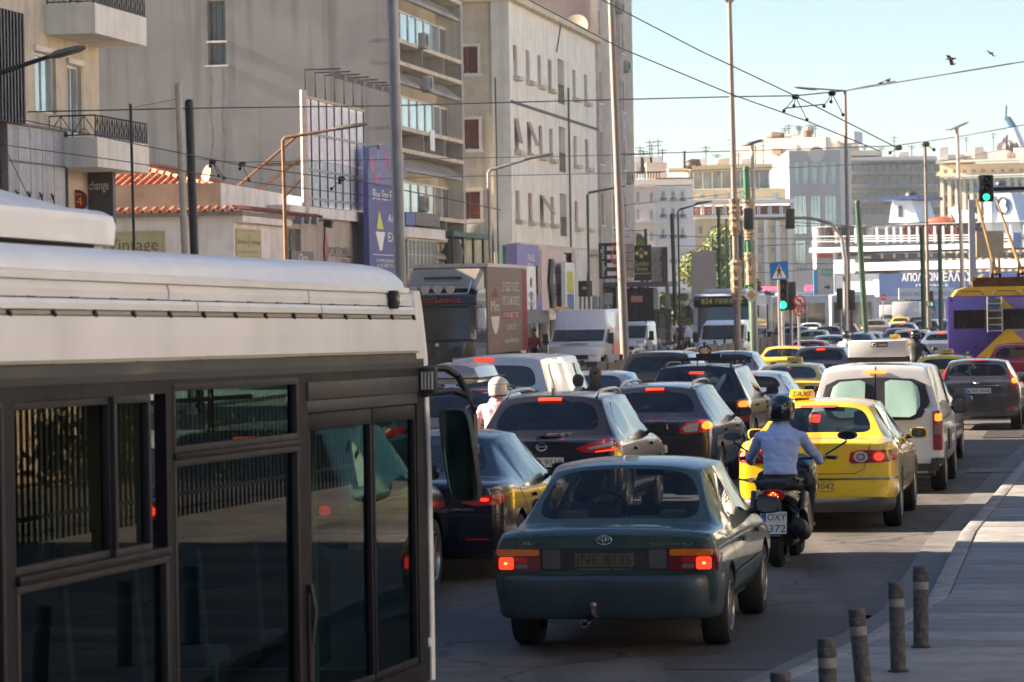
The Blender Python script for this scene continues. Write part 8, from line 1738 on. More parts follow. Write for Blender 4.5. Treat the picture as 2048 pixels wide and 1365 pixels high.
def mir(px0,px1,py0,py1,D,inset=.0): 
    c=[]
    for k in range(28):
        a=2 *math.pi *k/28;cx,cy=(px0 +px1)/2,(py0 +py1)/2;ca,sa=math.cos(a),math.sin(a);e=.38
        x=(px1 -px0)/2 *(abs(ca) ** e) *(1 if ca>0 else -1) *(1 -inset);y=(py1 -py0)/2 *(abs(sa) ** e) *(1 if sa>0 else -1) *(1 -inset *.4)
        c.append((cx +x +(y *.14),cy +y))
    return c
outer=mir(886,956,817,1004,0);inn=mir(886,950,817,1004,0,.09)
R0=[bp(x,y,20.30) for x,y in outer];R1=[bp(x,y,20.36) for x,y in outer];R2=[bp(921 +(x -921) *.8,910 +(y -910) *.92,20.46) for x,y in outer];Ri=[bp(x,y,20.295) for x,y in inn];Rj=[bp(x,y,20.31) for x,y in inn]
mb=MB();mb.loft([Rj,Ri,R0,R1,R2],cap=True);mh=mb.build('mirror_housing',M('mirror_shell',(.035,.035,.035),.3,0,.4),bus,smooth=True)
yaw=R(13)
mb=MB();cc=sum((Vector(p) for p in Rj),Vector())/len(Rj);pts=[]
for p in Rj: d=p -cc;pts.append((p.x,p.y -.016 +d.x *-.18,p.z))
mb.add(pts,[tuple(range(len(pts)))]);mb.build('mirror_glass',M('mirror_tinted',(.30,.42,.36),.05,1,var=.25,scale=6),mh)
q=bp(856,1285,20.5);mb=MB();mb.box(q.x -.02,q.x +.02,q.y -.02,q.y +.02,q.z -.03,q.z +.03);mb.build('door_button',BWH,bus,bevel=.01)
# roof pod
py_=BP(252,470,-.42).y -.28;mb=MB();rings=[]
for y,f,h in ((py_ -5.5,1,.36),(py_ -2.6,1,.35),(py_ -1.4,1,.32),(py_ -.7,.99,.27),(py_ -.2,.97,.20),(py_ -.05,.94,.165),(py_,.88,.12)):
    w=.95 *f;rings.append([(-1.25 +x *w,y,2.905 +z) for x,z in ((.99,-.01),(1.0,.08),(.985,.13),(.93,.155),(.5,h),(-.5,h),(-.93,.155),(-1,.08),(-.99,-.01))])
mb.loft(rings);mb.build('roof_pod',BWH,bus,smooth=True,ang=35)
mb=MB();mb.box(-2.12,-.38,py_ -4.3,py_ -.3,2.86,2.894);mb.build('pod_gap',BGK,bus)
# other shell pieces: floor, far wall with windows, ceiling, rear
mb=MB();mb.box(-2.46,-.04,-LB,-.1,.30,.36);mb.build('floor',M('bus_floor',(.05,.05,.055),.8),bus);mb=MB();mb.box(-2.44,-.06,-LB,-.4,2.42,2.46);mb.build('ceiling',M('bus_ceiling',(.20,.20,.19),.8),bus)
hs=[(-1.9 -i *1.55,-.55 -i *1.55,.95,2.1) for i in range(7)];wall(lambda u,z,o=0: Vector((-2.5 -o,u,z)),-LB,0,.30,2.74,hs,.05,BDK,bus,'far_side_frame')
for a,b,c,d in hs: mb=MB();mb.add([(-2.47,a,c),(-2.47,b,c),(-2.47,b,d),(-2.47,a,d)],[(0,1,2,3)]);mb.build('far_pane',glass('far_pane',(.42,.50,.48),.05),bus)
mb=MB();mb.quad((0,-LB,.3),(-2.5,-LB,.3),(-2.5,-LB,2.9),(0,-LB,2.9));mb.build('rear_panel',BWH,bus)
SBLU=M('bus_seat',(.025,.05,.09),.85,var=.3);GPL=M('pole_green',(.05,.22,.15))
for i in range(6):
    for x in (-.45,-2.05):
        y=-2.4 -i *.95;mb=MB();mb.prism([(y,.8),(y +.42,.8),(y +.42,.88),(y +.06,.9),(y -.05,1.42),(y -.12,1.42)],lambda a,b: (x -.38,a,b),lambda a,b: (x +.38,a,b));mb.build('passenger_seat',SBLU,bus,bevel=.03)
for (x,y) in ((-.9,-1.6),(-.85,-3.0),(-.9,-4.4),(-1.6,-2.3),(-.3,-1.55),(-1.6,-5.2)): mb=MB();mb.tube([(x,y,.36),(x,y,2.42)],.018,8);mb.build('grab_pole',GPL,bus,smooth=True)
mb=MB();mb.tube([(-.75,-8,2.1),(-.75,-1.3,2.1)],.016,6);mb.tube([(-1.75,-8,2.1),(-1.75,-1.3,2.1)],.016,6);mb.build('hand_rail',GPL,bus,smooth=True)
mb=MB();mb.box(-2.4,-1.5,-1.5,-1.45,.4,2.0);mb.box(-.5,-.1,W1[1] -.05,W1[1] +.05,1.2,2.3);mb.build('partition',M('partition_tan',(.16,.12,.08),.7),bus)
mb=MB();mb.box(-2.3,-1.7,-1.1,-.95,.5,1.6);mb.box(-2.3,-1.7,-1.0,-.55,.5,.9);mb.build('driver_seat',SBLU,bus,bevel=.06);mb=MB();mb.box(-2.4,-.6,-.45,-.12,.4,1.15);mb.build('dashboard',BGK,bus,bevel=.05)
for sx in (0,-2.5):
    for y in (-6.9,-10.6): mb=MB();mb.lathe((sx +(.01 if sx==0 else -.01),y,.47),(1 if sx==0 else -1,0,0),[(.3,-.02),(.46,-.0),(.47,-.05),(.47,-.25),(.2,-.25)],26);mb.build('wheel',TYRE,bus,smooth=True)
# dark saloon seen through the bus windows
c=quick('tall','black estate seen only through the bus windows with one lit red lamp',470,26.5,None,paint('black6',(.01,.01,.012),.3,.25),gl=GDK,name='estate_behind_bus',near=True,brake=True,group=None)
# ================================================================ people and scooters
SKIN=M('skin',(.38,.21,.14),.6,var=.1);HAIRG=M('hair_grey',(.07,.06,.055),.8,var=.4,scale=20);HAIRB=M('hair_brown',(.13,.085,.05),.7,var=.4,scale=25)
def limb(mb,pts,n=12):
    """pts: (x,y,z,rx,ry) rings along the chain, rounded ends"""
    P=[Vector(p[:3]) for p in pts];rings=[]
    def ring(c,d,rx,ry):
        u=d.cross(Vector((0,1,0)));u=u.normalized() if u.length>.2 else Vector((1,0,0));
        if u.x<0: u=-u
        v=d.cross(u).normalized();return [c +u *rx *math.cos(2 *math.pi *k/n) +v *ry *math.sin(2 *math.pi *k/n) for k in range(n)]
    for i,p in enumerate(pts):
        d=(P[min(i +1,len(P) -1)] -P[max(i -1,0)]).normalized()
        if i==0: rings.append(ring(P[0] -d *p[3] *.75,d,p[3] *.5,p[4] *.5))
        rings.append(ring(P[i],d,p[3],p[4]))
        if i==len(pts) -1: rings.append(ring(P[i] +d *p[3] *.75,d,p[3] *.5,p[4] *.5))
    mb.loft(rings)
def figure(name,chains,mats,parent,vox=.014,extra=None,smooth_it=6):
    """chains: (material index, ring list). One continuous remeshed body."""
    mb=MB()
    for mi,pts in chains: limb(mb,pts)
    o=mb.build(name,mats[0],None);md=o.modifiers.new('r','REMESH');md.mode='VOXEL';md.voxel_size=vox;ms=o.modifiers.new('s','SMOOTH');ms.iterations=smooth_it;ms.factor=.5
    bpy.context.view_layer.update();me=bpy.data.meshes.new_from_object(o.evaluated_get(bpy.context.evaluated_depsgraph_get()));old=o.data;bpy.data.objects.remove(o)
    me.materials.clear()
    for m in mats: me.materials.append(m)
    segs=[]
    for mi,pts in chains:
        for a,b in zip(pts,pts[1:]): segs.append((mi,Vector(a[:3]),Vector(b[:3]),(a[3] +b[3])/2))
    import numpy as np
    npoly=len(me.polygons);C_=np.empty(npoly *3,dtype=np.float32);me.polygons.foreach_get('center',C_);C_=C_.reshape(-1,3);best=np.full(npoly,1e9,dtype=np.float32);bi=np.zeros(npoly,dtype=np.int32)
    for mi,a,b,r in segs:
        a=np.array(a,dtype=np.float32);ab=np.array(b,dtype=np.float32) -a;q=C_ -a;t_=np.clip(q @ ab/max(float(ab @ ab),1e-9),0,1);d=np.linalg.norm(q -t_[:,None] *ab,axis=1) -r
        k=d<best;best[k]=d[k];bi[k]=mi
    me.polygons.foreach_set('material_index',bi);me.polygons.foreach_set('use_smooth',[True] *npoly)
    from mathutils import noise as _nz
    vm={}
    for p in me.polygons:
        for v in p.vertices: vm[v]=p.material_index
    for v in (me.vertices if vox<.017 else ()):
        if vm.get(v.index,9)<2:
            q=v.co;a=_nz.noise(Vector((q.x *9,q.y *9,q.z *22))) *.009 +_nz.noise(Vector((q.x *24 +q.z *20,q.y *20,q.z *9))) *.007;v.co=q +v.normal *a
    if extra:                                   # fingers: separate tapered chains rooted in the palm, same mesh
        ex=MB();
        for mi,pts in extra: limb(ex,pts,6)
        bm=bmesh.new();bm.from_mesh(me);off=len(bm.verts);vs=[bm.verts.new(v) for v in ex.v]
        for f in ex.f:
            nf=bm.faces.new([vs[i] for i in f]);nf.material_index=extra[0][0];nf.smooth=True
        bm.normal_update();bm.to_mesh(me);bm.free()
    return link(name,me,parent)
def hand(x,y,z,sx,mi):
    """right/left hand closed round a grip that runs along x; returns (palm chain, finger chains)"""
    palm=(mi,[(x,y -.05,z +.01,.035,.026),(x,y +.02,z +.015,.042,.022)]);F_=[]
    for k,ln in enumerate((.9,1.0,.95,.8)):
        fx=x +sx *(-.03 +k *.021);F_.append((mi,[(fx,y +.03,z +.02,.0095,.0095),(fx,y +.062 *ln,z +.008,.009,.009),(fx,y +.06 *ln,z -.022,.0085,.0085),(fx,y +.03,z -.032,.007,.007)]))
    F_.append((mi,[(x -sx *.04,y -.01,z +.0,.012,.012),(x -sx *.058,y +.02,z -.012,.0105,.0105),(x -sx *.045,y +.045,z -.025,.009,.009)]))
    return palm,F_
def head_chain(mi,x,y,z,s=1.):
    return [(mi,[(x,y -.01,z -.085 *s,.055 *s,.065 *s),(x,y,z,.074 *s,.093 *s),(x,y,z +.075 *s,.066 *s,.085 *s)]),(mi,[(x,y +.02,z -.10 *s,.04,.045),(x,y +.05,z -.06 *s,.035,.035)]),(mi,[(x,y +.085 *s,z -.0,.011,.011),(x,y +.108 *s,z -.025 *s,.014,.014)]),
            (mi,[(x -.078 *s,y -.005,z -.02,.012,.018),(x -.084 *s,y -.012,z +.01,.01,.018)]),(mi,[(x +.078 *s,y -.005,z -.02,.012,.018),(x +.084 *s,y -.012,z +.01,.01,.018)])]
def rider(name,lab,loc,rz,shirt,trou,shoe,helmet=None,hair=None,vox=.014,lean=.0,sleeve=True,scale=1.,x0=0.,pony=False,group=None,pillion=False,sleeve_roll=True):
    """local origin: scooter rear wheel contact, +Y ahead; seated rider"""
    t=thing(name,lab,'person',loc,rz,group);t.scale=(scale,) *3;S,Tm,Sk,Sh=0,1,2,3
    hy=.30 if not pillion else -.02;hz=.86;sy=hy +.10 +lean;ny=sy +.03
    ch=[(S,[(0,hy,hz +.02,.175,.135),(0,hy +.03,hz +.13,.165,.125),(0,hy +.06,hz +.25,.185,.125),(0,hy +.08,hz +.37,.205,.12),(0,sy,hz +.445,.15,.085)]),
          (S,[(-.17,sy -.01,hz +.405,.062,.062),(0,sy -.01,hz +.44,.075,.07),(.17,sy -.01,hz +.405,.062,.062)]),(Sk,[(0,sy +.01,hz +.47,.058,.06),(0,ny +.02,hz +.56,.056,.058)]),
          (Tm,[(0,hy,hz -.03,.175,.15),(0,hy +.04,hz +.01,.17,.14)])]
    ch += head_chain(Sk,0,ny +.05,hz +.665)
    ext=[]
    for sx in (-1,1):
        gx,gy,gz=(.34,.98,1.02) if not pillion else (.15,.36,.98)
        el=(sx *(.345 if not pillion else .27),sy +.22,hz +.17)
        ch.append((S,[(sx *.205,sy,hz +.40,.062,.060),(sx *.25,sy +.07,hz +.31,.058,.055),(*el,.047,.047),(sx *(gx +.005),sy +.38 if not pillion else sy +.2,hz +.13,.044,.042)]))
        ch.append((Sk,[(sx *(gx +.003),gy -.25 if not pillion else sy +.22,hz +.14,.038,.036),(sx *gx,gy -.08,gz +.0,.028,.026)]))
        pm,fg=hand(sx *gx,gy,gz,sx,Sk);ch.append(pm);ext += fg
        if not pillion: kn=(sx *.24,hy +.47,.80);an=(sx *.23,hy +.52,.40);toe=(sx *.235,hy +.70,.355)
        else: kn=(sx *.27,hy +.40,.80);an=(sx *.26,hy +.28,.42);toe=(sx *.27,hy +.45,.36)
        ch.append((Tm,[(sx *.10,hy +.03,hz -.04,.105,.10),(sx *.18,hy +.25,.835,.085,.08),(*kn,.064,.066)]));ch.append((Tm,[(*kn,.062,.064),((kn[0] +an[0])/2,(kn[1] +an[1])/2 -.01,.60,.058,.060),(*an,.042,.045)]))
        ch.append((Sh,[(an[0],an[1] -.04,an[2] -.035,.038,.04),((an[0] +toe[0])/2,(an[1] +toe[1])/2,.35,.042,.035),(*toe,.036,.026)]))
    o=figure('body',ch,[shirt,trou,SKIN,shoe],t,vox,ext)
    mb=MB();mb.loft([[(rx *math.cos(a),sy +.012 +ry *math.sin(a),z) for a in [2 *math.pi *k/18 for k in range(19)]] for z,rx,ry in ((hz +.475,.082,.080),(hz +.515,.072,.072),(hz +.50,.066,.066))],False,False);mb.build('collar',shirt,t,smooth=True)
    mb=MB();mb.loft([[(.178 *math.cos(a),hy +.01 +.142 *math.sin(a),z) for a in [2 *math.pi *k/24 for k in range(25)]] for z in (hz +.0,hz +.035)],False,False);mb.build('belt',BLACK,t,smooth=True)
    hc=Vector((0,ny +.045,hz +.675))
    if helmet:
        mb=MB();n=22;prof=[(-.125,.098),(-.12,.118),(-.06,.132),(.0,.137),(.05,.131),(.09,.110),(.125,.065),(.137,.02)]
        mb.loft([[(hc.x +r *math.cos(2 *math.pi *k/n),hc.y +r *1.16 *math.sin(2 *math.pi *k/n),hc.z +z +(.03 if z<-.1 and math.sin(2 *math.pi *k/n)>0 else 0)) for k in range(n)] for z,r in prof]);hm=mb.build('helmet',helmet,t,smooth=True,ang=60)
        mb=MB();mb.loft([[(hc.x +.139 *s_ *math.cos(a),hc.y +.139 *1.16 *s_ *math.sin(a),hc.z +z) for a in [R(-20 +220 *k/16) for k in range(17)]] for z,s_ in ((-.035,.985),(.03,1.005),(.055,.98))],False,False);mb.build('visor',M('visor_dark',(.02,.02,.022),.05,0,1),hm,smooth=True)
        mb=MB();mb.tube([(hc.x +.127 *math.cos(a),hc.y +.147 *math.sin(a),hc.z -.112) for a in [2 *math.pi *k/20 for k in range(21)]],.011,6);mb.build('helmet_rim',BLACK,hm,smooth=True)
        mb=MB();mb.tube([(hc.x +.134 *math.cos(a),hc.y +.155 *math.sin(a),hc.z +.045 +.01 *math.sin(a)) for a in [math.pi +math.pi *k/12 for k in range(13)]],.004,5);mb.build('helmet_seam',M('seam_grey',(.10,.10,.11),.4),hm)
        mb=MB();
        for k,(u,v,r) in enumerate(((.03,.03,.009),(.03,-.03,.006))): mb.ellipsoid((hc.x +u,hc.y -.153,hc.z +v),(r *(1 if k==0 else 2),.004,r));
        mb.build('helmet_decal',M('decal_silver',(.5,.5,.52),.4),hm)
    elif hair:
        mb=MB();n=16;mb.loft([[(hc.x +r *(1 +.04 *math.sin(5 *k +z *40)) *math.cos(2 *math.pi *k/n),hc.y -.012 +r *1.12 *math.sin(2 *math.pi *k/n) -(.012 if z<-.02 else 0),hc.z +z +(.045 if math.sin(2 *math.pi *k/n)>.3 and z<.03 else 0)) for k in range(n)] for z,r in ((-.085,.07),(-.05,.086),(.0,.094),(.05,.092),(.09,.07),(.112,.03))]);hr=mb.build('hair',hair,t,smooth=True,ang=80)
        if pony: mb=MB();mb.tube([(0,hc.y -.10,hc.z +.02),(.005,hc.y -.145,hc.z -.03),(.0,hc.y -.14,hc.z -.14),(-.005,hc.y -.12,hc.z -.27)],[.03,.048,.055,.02],10);mb.build('ponytail',hair,hr,smooth=True)
    return t
SBODY=M('scooter_black',(.018,.016,.020),.22,.3,1,var=.1,dirt=(.10,.09,.08),dirt_amt=.15);SGREY=M('scooter_grey',(.11,.095,.085),.35,.4,.6,var=.2);ENG=M('engine_black',(.03,.028,.028),.5,.5,var=.4,scale=12)
def scooter(lab,loc,rz,col=SBODY,plate=None,lit=True,scale=1.,group=None,windshield=True,stand=False):
    t=thing('scooter',lab,'scooter',loc,rz,group);t.scale=(scale,) *3
    for y,r in ((0.0,.28),(1.42,.29)):
        mb=MB();mb.lathe((-.07,y,r),(1,0,0),[(r *.62,.01),(r *.86,0),(r,.035),(r +.004,.07),(r,.105),(r *.86,.14),(r *.62,.13)],30);w_=mb.build('wheel',TYRE,t,smooth=True)
        mb=MB();mb.lathe((-.035,y,r),(1,0,0),[(0,.0),(.06,-.01),(r *.58,.01),(r *.64,0),(r *.64,.07),(r *.58,.06),(.06,.08),(0,.07)],20);mb.build('rim',ENG,w_,smooth=True)
    mb=MB();N=16
    def sec(y,w,z0,z1,p=2.6): return [(w *(abs(math.cos(a)) ** (2/p)) *(1 if math.cos(a) >= 0 else -1),y,(z0 +z1)/2 +(z1 -z0)/2 *(abs(math.sin(a)) ** (2/p)) *(1 if math.sin(a) >= 0 else -1)) for a in [2 *math.pi *k/N for k in range(N)]]
    mb.loft([sec(-.30,.05,.70,.755),sec(-.22,.12,.64,.78),sec(-.05,.175,.56,.795),sec(.2,.20,.48,.78),sec(.5,.205,.34,.76),sec(.70,.20,.28,.66),sec(.85,.18,.26,.48)]);mb.build('rear_body',col,t,smooth=True)
    mb=MB();mb.loft([sec(.80,.19,.26,.36),sec(1.05,.19,.26,.37),sec(1.15,.16,.28,.8),sec(1.22,.20,.40,1.0),sec(1.38,.21,.50,1.05),sec(1.55,.13,.58,.92)]);mb.build('front_fairing',col,t,smooth=True)
    mb=MB();mb.loft([sec(-.20,.10,.77,.84),sec(-.08,.17,.765,.87),sec(.12,.19,.76,.86),sec(.28,.19,.75,.835),sec(.55,.17,.72,.80),sec(.66,.10,.70,.77)]);mb.build('seat',M('seat_black',(.025,.023,.026),.7,bump=.2),t,smooth=True)
    for sx in (-1,1):
        mb=MB();mb.prism([(.0,.56),(.12,.74),(.42,.70),(.66,.46),(.70,.30),(.45,.36),(.25,.50)],lambda a,b: (sx *.185,a,b),lambda a,b: (sx *.222,a,b));mb.build('side_panel',SGREY,t,bevel=.01)
        mb=MB();mb.tube([(sx *.15,.05,.82),(sx *.21,-.08,.86),(sx *.16,-.2,.87)],.016,6);mb.build('grab_rail',SBODY,t,smooth=True)
        mb=MB();mb.tube([(sx *.30,1.07,1.04),(sx *.47,1.15 -.0,1.17),(sx *.46,1.14,1.20)],.010,6);m_=mb.build('mirror_stalk',BLACK,t);mb=MB();mb.ellipsoid((sx *.48,1.12,1.235),(.085,.03,.048));mb.build('mirror',M('scooter_mirror',(.06,.06,.065),.15,.3,.8),m_,smooth=True)
        mb=MB();mb.prism(ell(sx *.48,1.235,.072,.038,16),lambda a,b: (a,1.086,b),lambda a,b: (a,1.088,b));mb.build('mirror_glass',M('mirror',(.5,.55,.6)),m_)
        mb=MB();mb.tube([(sx *.08,1.1,1.0),(sx *.28,1.02,1.02),(sx *.40,.97,1.015)],[.014,.017,.02],8);mb.build('handlebar',BLACK,t,smooth=True)
    if windshield: mb=MB();mb.loft([[(x *f,1.28 -z_ *.22 -.10 *(1 -x *x *9) *.5,1.02 +z_) for x in [-.26 +.52 *k/8 for k in range(9)]] for z_,f in ((0,.85),(.2,1),(.40,.75))],False,False);mb.build('windshield',glass('windshield_clear',(.72,.74,.74),.10),t,smooth=True)
    mb=MB();mb.prism([(-.075,.665),(.075,.665),(.095,.735),(.05,.775),(-.05,.775),(-.095,.735)],lambda a,b: (a,-.275 +(b -.66) *-.25,b),lambda a,b: (a,-.20,b));tl=mb.build('tail_lamp',REDL,t,bevel=.008)
    if lit:
        for i in range(5):
            for j in range(4):
                if abs(i -2) +abs(j -1.5)>3: continue
                mb=MB();mb.ellipsoid((-.036 +i *.018,-.285 -(.69 +j *.018 -.66) *.25 +.002,.687 +j *.018),(.008,.006,.008),8,5);mb.build('led',HOTL if (i +j) % 2 else REDON,tl)
    mb=MB();mb.box(-.04,.04,-.275,-.25,.60,.625);mb.build('reflector',REDL,t)
    mb=MB();mb.prism([(-.24,.66),(-.22,.60),(-.30,.30),(-.33,.32)],lambda a,b: (-.06,a,b),lambda a,b: (.06,a,b));mb.build('mudguard',SBODY,t)
    if plate:
        Fp=lambda u,z,o=0: Vector((u,-.262 -(.56 -z) *.28 -o,z));mb=MB();plate_box(mb,Fp,rr_poly(-.105,.105,.345,.555,.01),.0,.008);pl=mb.build('number_plate',PLW,t)
        text(plate[0],Fp,-.05,.098,.47,.54,PLT,pl,off=.010);text(plate[1],Fp,-.035,.098,.36,.43,PLT,pl,off=.010);panel('plate_badge',Fp,-.10,-.06,.46,.548,.001,EUB,pl,.009);mb=MB();plate_box(mb,Fp,ell(-.075,.40,.012,.012,12),.009,.011);mb.build('plate_seal',SGREY,pl)
    mb=MB();P=[(.20,-.30,.42),(.20,-.05,.36),(.195,.25,.33),(.17,.5,.30)];mb.loft([[(p[0] +r *.72 *math.cos(a),p[1],p[2] +r *math.sin(a)) for a in [2 *math.pi *k/16 for k in range(16)]] for p,r in (((.20,-.36,.42),.04),((.20,-.34,.42),.085),((.20,-.1,.37),.10),((.195,.2,.33),.085),((.17,.5,.29),.03))]);mb.build('exhaust',ENG,t,smooth=True)
    mb=MB();mb.box(-.16,.13,-.03,.6,.20,.40);mb.build('engine',ENG,t,bevel=.03);mb=MB();mb.tube([(.13,.0,.28),(.13,.28,.62)],.028,8);mb.tube([(-.13,.0,.28),(-.13,.28,.62)],.028,8);mb.tube([(.07,1.42,.29),(.07,1.28,.75)],.02,6);mb.tube([(-.07,1.42,.29),(-.07,1.28,.75)],.02,6);mb.build('shock_absorber',GREYMETAL,t)
    mb=MB();mb.loft([sec(1.18,.06,.52,.60),sec(1.42,.08,.585,.63),sec(1.68,.06,.50,.58)]);mb.build('front_mudguard',col,t,smooth=True)
    return t
def gp(px,D): q=at(px,700,D);return (q.x,q.y,0)
BLUESH=M('shirt_blue',(.42,.52,.82),.8,var=.1,scale=3,bump=.35,bscale=7);NAVYT=M('trousers_navy',(.018,.018,.03),.85,var=.2);BRSH=M('shoe_brown',(.12,.05,.025),.5)
PINKS=M('shirt_pink',(.66,.40,.46),.8,var=.06);DKT=M('trousers_dark',(.03,.03,.035),.85);BLKJ=M('jacket_black',(.02,.018,.018),.6,var=.4,scale=6,bump=.4);WHS=M('shirt_white',(.5,.52,.56),.8)
HB=M('helmet_black',(.012,.012,.014),.25,.1,.9,var=.05);HW=M('helmet_white',(.60,.55,.50),.3,0,.6)
g=gp(1549,32.3)
sc_=scooter('black maxi scooter with plate OXY 372 beside the yellow taxi',g,-AL -R(1),plate=('OXY','372'));sc_.scale=(1.22,1.05,1.0)
rider('person','scooter rider in a light blue shirt and black helmet seen from behind',g,-AL -R(1),BLUESH,NAVYT,BRSH,HB,vox=.012)
g=gp(982,43.0);rz=-AL
scooter('scooter under the rider in the pink shirt',g,rz,SGREY,lit=False,windshield=False);rider('person','rider in a pale pink shirt and white helmet behind the black crossover',g,rz,PINKS,DKT,BRSH,HW,vox=.016)
g=gp(1160,50.3);scooter('scooter carrying the bareheaded couple',g,-AL +R(14),SGREY,lit=False,windshield=False,scale=.95)
rider('person','grey haired man in a white collar riding ahead of the ponytailed woman',g,-AL +R(14),WHS,DKT,BRSH,hair=HAIRG,vox=.018,scale=.93)
g2=gp(1190,50.3);rider('person','woman with long brown ponytail and dark top riding pillion',g2,-AL +R(10),BLKJ,DKT,BRSH,hair=HAIRB,pony=True,vox=.018,pillion=True,scale=1.0)
g=gp(1691,105);scooter('small scooter under the rider in a pale shirt far up the queue',g,-AL,SGREY,lit=False,windshield=False);rider('person','rider in a pale shirt and dark helmet left of the white advert box',g,-AL,WHS,DKT,BRSH,HB,vox=.025,scale=.97)
g=gp(1829,88);scooter('motor scooter under the rider in black right of the advert box',g,-AL,SBODY,lit=False);rider('person','rider in black leather jacket and dark helmet near the trolleybus',g,-AL,BLKJ,DKT,BLACK,HB,vox=.022,scale=1.06)
p=at(1345,690,150);scooter('parked silver scooter by the railings facing the viewer',(p.x,p.y,0),-AL +math.pi -R(25),M('scooter_silver',(.25,.28,.33),.3,.4),lit=False)
def walker(lab,px,D,shirt,trou,rz=0,h=1.): 
    p=at(px,650,D);t=thing('person',lab,'person',(p.x,p.y,.1 if tos(p)[1]<-24 else 0),rz);t.scale=(h,) *3
    ch=[(0,[(0,0,.98,.15,.11),(0,0,1.15,.145,.10),(0,0,1.35,.19,.115),(0,0,1.43,.12,.08)]),(2,[(0,0,1.46,.055,.055),(0,.01,1.53,.05,.05)]),(1,[(0,0,.92,.16,.12),(0,0,1.0,.15,.11)])] +head_chain(2,0,.02,1.64)
    for sx,st in ((-1,.16),(1,-.14)):
        ch += [(0,[(sx *.19,0,1.39,.055,.055),(sx *.23,-st *.3,1.12,.043,.045)]),(2,[(sx *.23,-st *.3,1.12,.038,.038),(sx *.23,-st *.6,.86,.027,.027),(sx *.23,-st *.65,.78,.03,.018)]),(1,[(sx *.09,0,.92,.09,.09),(sx *.10,st *.5,.5,.06,.065),(sx *.10,st *.75,.12,.042,.045)]),(3,[(sx *.10,st *.75 -.03,.06,.038,.04),(sx *.10,st *.75 +.14,.04,.034,.028)])]
    figure('body',ch,[shirt,trou,SKIN,BLACK],t,.025);mb=MB();mb.ellipsoid((0,.0,1.68),(.085,.10,.10));mb.build('hair',HAIRG,t,smooth=True)
REDS=M('shirt_red',(.45,.04,.05),.8)
walker('pedestrian in a red top walking behind the removal truck',1068,121,REDS,NAVYT,R(150))
walker('pedestrian in a pale top by the black poles, left one',1352,166,WHS,DKT,R(170));walker('pedestrian in dark clothes by the black poles',1362,160,BLKJ,DKT,0);walker('pedestrian in a blue top at the front of the city bus',1375,150,BLUESH,DKT,R(60))
walker('pedestrian in black at the door of the dark kiosk',1296,172,BLKJ,NAVYT,R(100))
c=quick('saloon','grey saloon just ahead of the couple on the scooter',1168,60.5,742,paint('mid_grey',(.20,.21,.23),.5,.3),name='grey_saloon',near=True,gl=GDK,group=None)
# ================================================================ harbour side: ferry, far buildings, trees, crane
FERW=M('ferry_white',(.82,.82,.84),.5,var=.04,dirt=(.62,.58,.54),dirt_amt=.2);FERB=M('ferry_blue',(.004,.03,.13),.45);FERD=M('ferry_dark',(.03,.035,.045),.4,var=.5,scale=.6);ORG=M('ferry_orange',(.32,.07,.03),.5)
D=400;S_=D/F
class View:
    """a block whose front is parallel to the picture at distance D; px/py measured at that distance"""
    def __init__(v,name,lab,cat,px,D,rz=0):
        v.D=D;q=at(px,650,D);v.o=Vector((q.x,q.y,0));rz=rz or (R(-20) if name in ('stepped_white_building','colonnaded_block') else R(-28) if cat=='ferry' else 0);v.t=thing(name,lab,cat,v.o,rz);v.t.scale.x=1/math.cos(rz)
        v.px=px
    def G(v,px,py,out=0):
        q=at(px,py,v.D) -v.o;return Vector((q.x,-out,q.z))
    def box(v,name,x0,x1,y0,y1,o0,o1,mat,parent=None,bevel=0):
        a,b=v.G(x0,y1),v.G(x1,y0);mb=MB();mb.box(a.x,b.x,-o1,-o0,max(0,a.z),b.z);return mb.build(name,mat,parent or v.t,bevel=bevel)
    def rect(v,x0,x1,y0,y1): a,b=v.G(x0,y1),v.G(x1,y0);return a.x,b.x,a.z,b.z
V=View('passenger_ferry','white and blue passenger ferry with Greek name moored beyond the traffic','ferry',1630,325)
# hull and decks
V.box('hull',1752,2100,543,640,-14,0,FERB);V.box('hull',1640,1751,548,640,-13,-.5,FERW);V.box('lower_deck',1700,2100,520,543,-13.5,.15,FERW)
V.box('bow_wall',1626,1664,505,625,-12,-.2,FERW);V.box('bow_wall',1664,1705,520,548,-12,.1,FERW)
V.box('mid_deck',1622,2100,488,506,-14,.4,FERW);V.box('window_deck',1640,2100,506,520,-13,-1.2,M('ferry_shade',(.50,.46,.43),.7))
for i in range(16): x=1728 +i *23;V.box('deck_window',x,x +17,508,519,-1.2,-1.1,FERD)
V.box('top_deck',1625,2100,446,455,-12,.2,FERW,bevel=.3);V.box('bridge_wall',1631,1668,455,470,-10,-8,FERW)
V.box('passenger_wall',1760,1920,456,488,-10,-9,FERW)
for x in (1632,1668,1705,1745,1763,1777,1790,1805,1820,1836,1852,1868,1884,1900,1916,1990,2015,2040): V.box('deck_post',x,x +2.2,455,488,-.3,.0,FERW)
mb=MB()
for py in (474,479,484): mb.tube([V.G(1627,py,.1),V.G(2090,py,.1)],.05,5)
mb.build('deck_railing',FERW,V.t);V.box('bridge_front',1626,1632,455,505,-8,.0,FERW)
PC=[M('crowd_%d' % i,c,.8) for i,c in enumerate(((.35,.06,.03),(.05,.06,.12),(.40,.38,.36),(.10,.07,.06),(.30,.10,.05)))]
mb=[MB() for _ in PC]
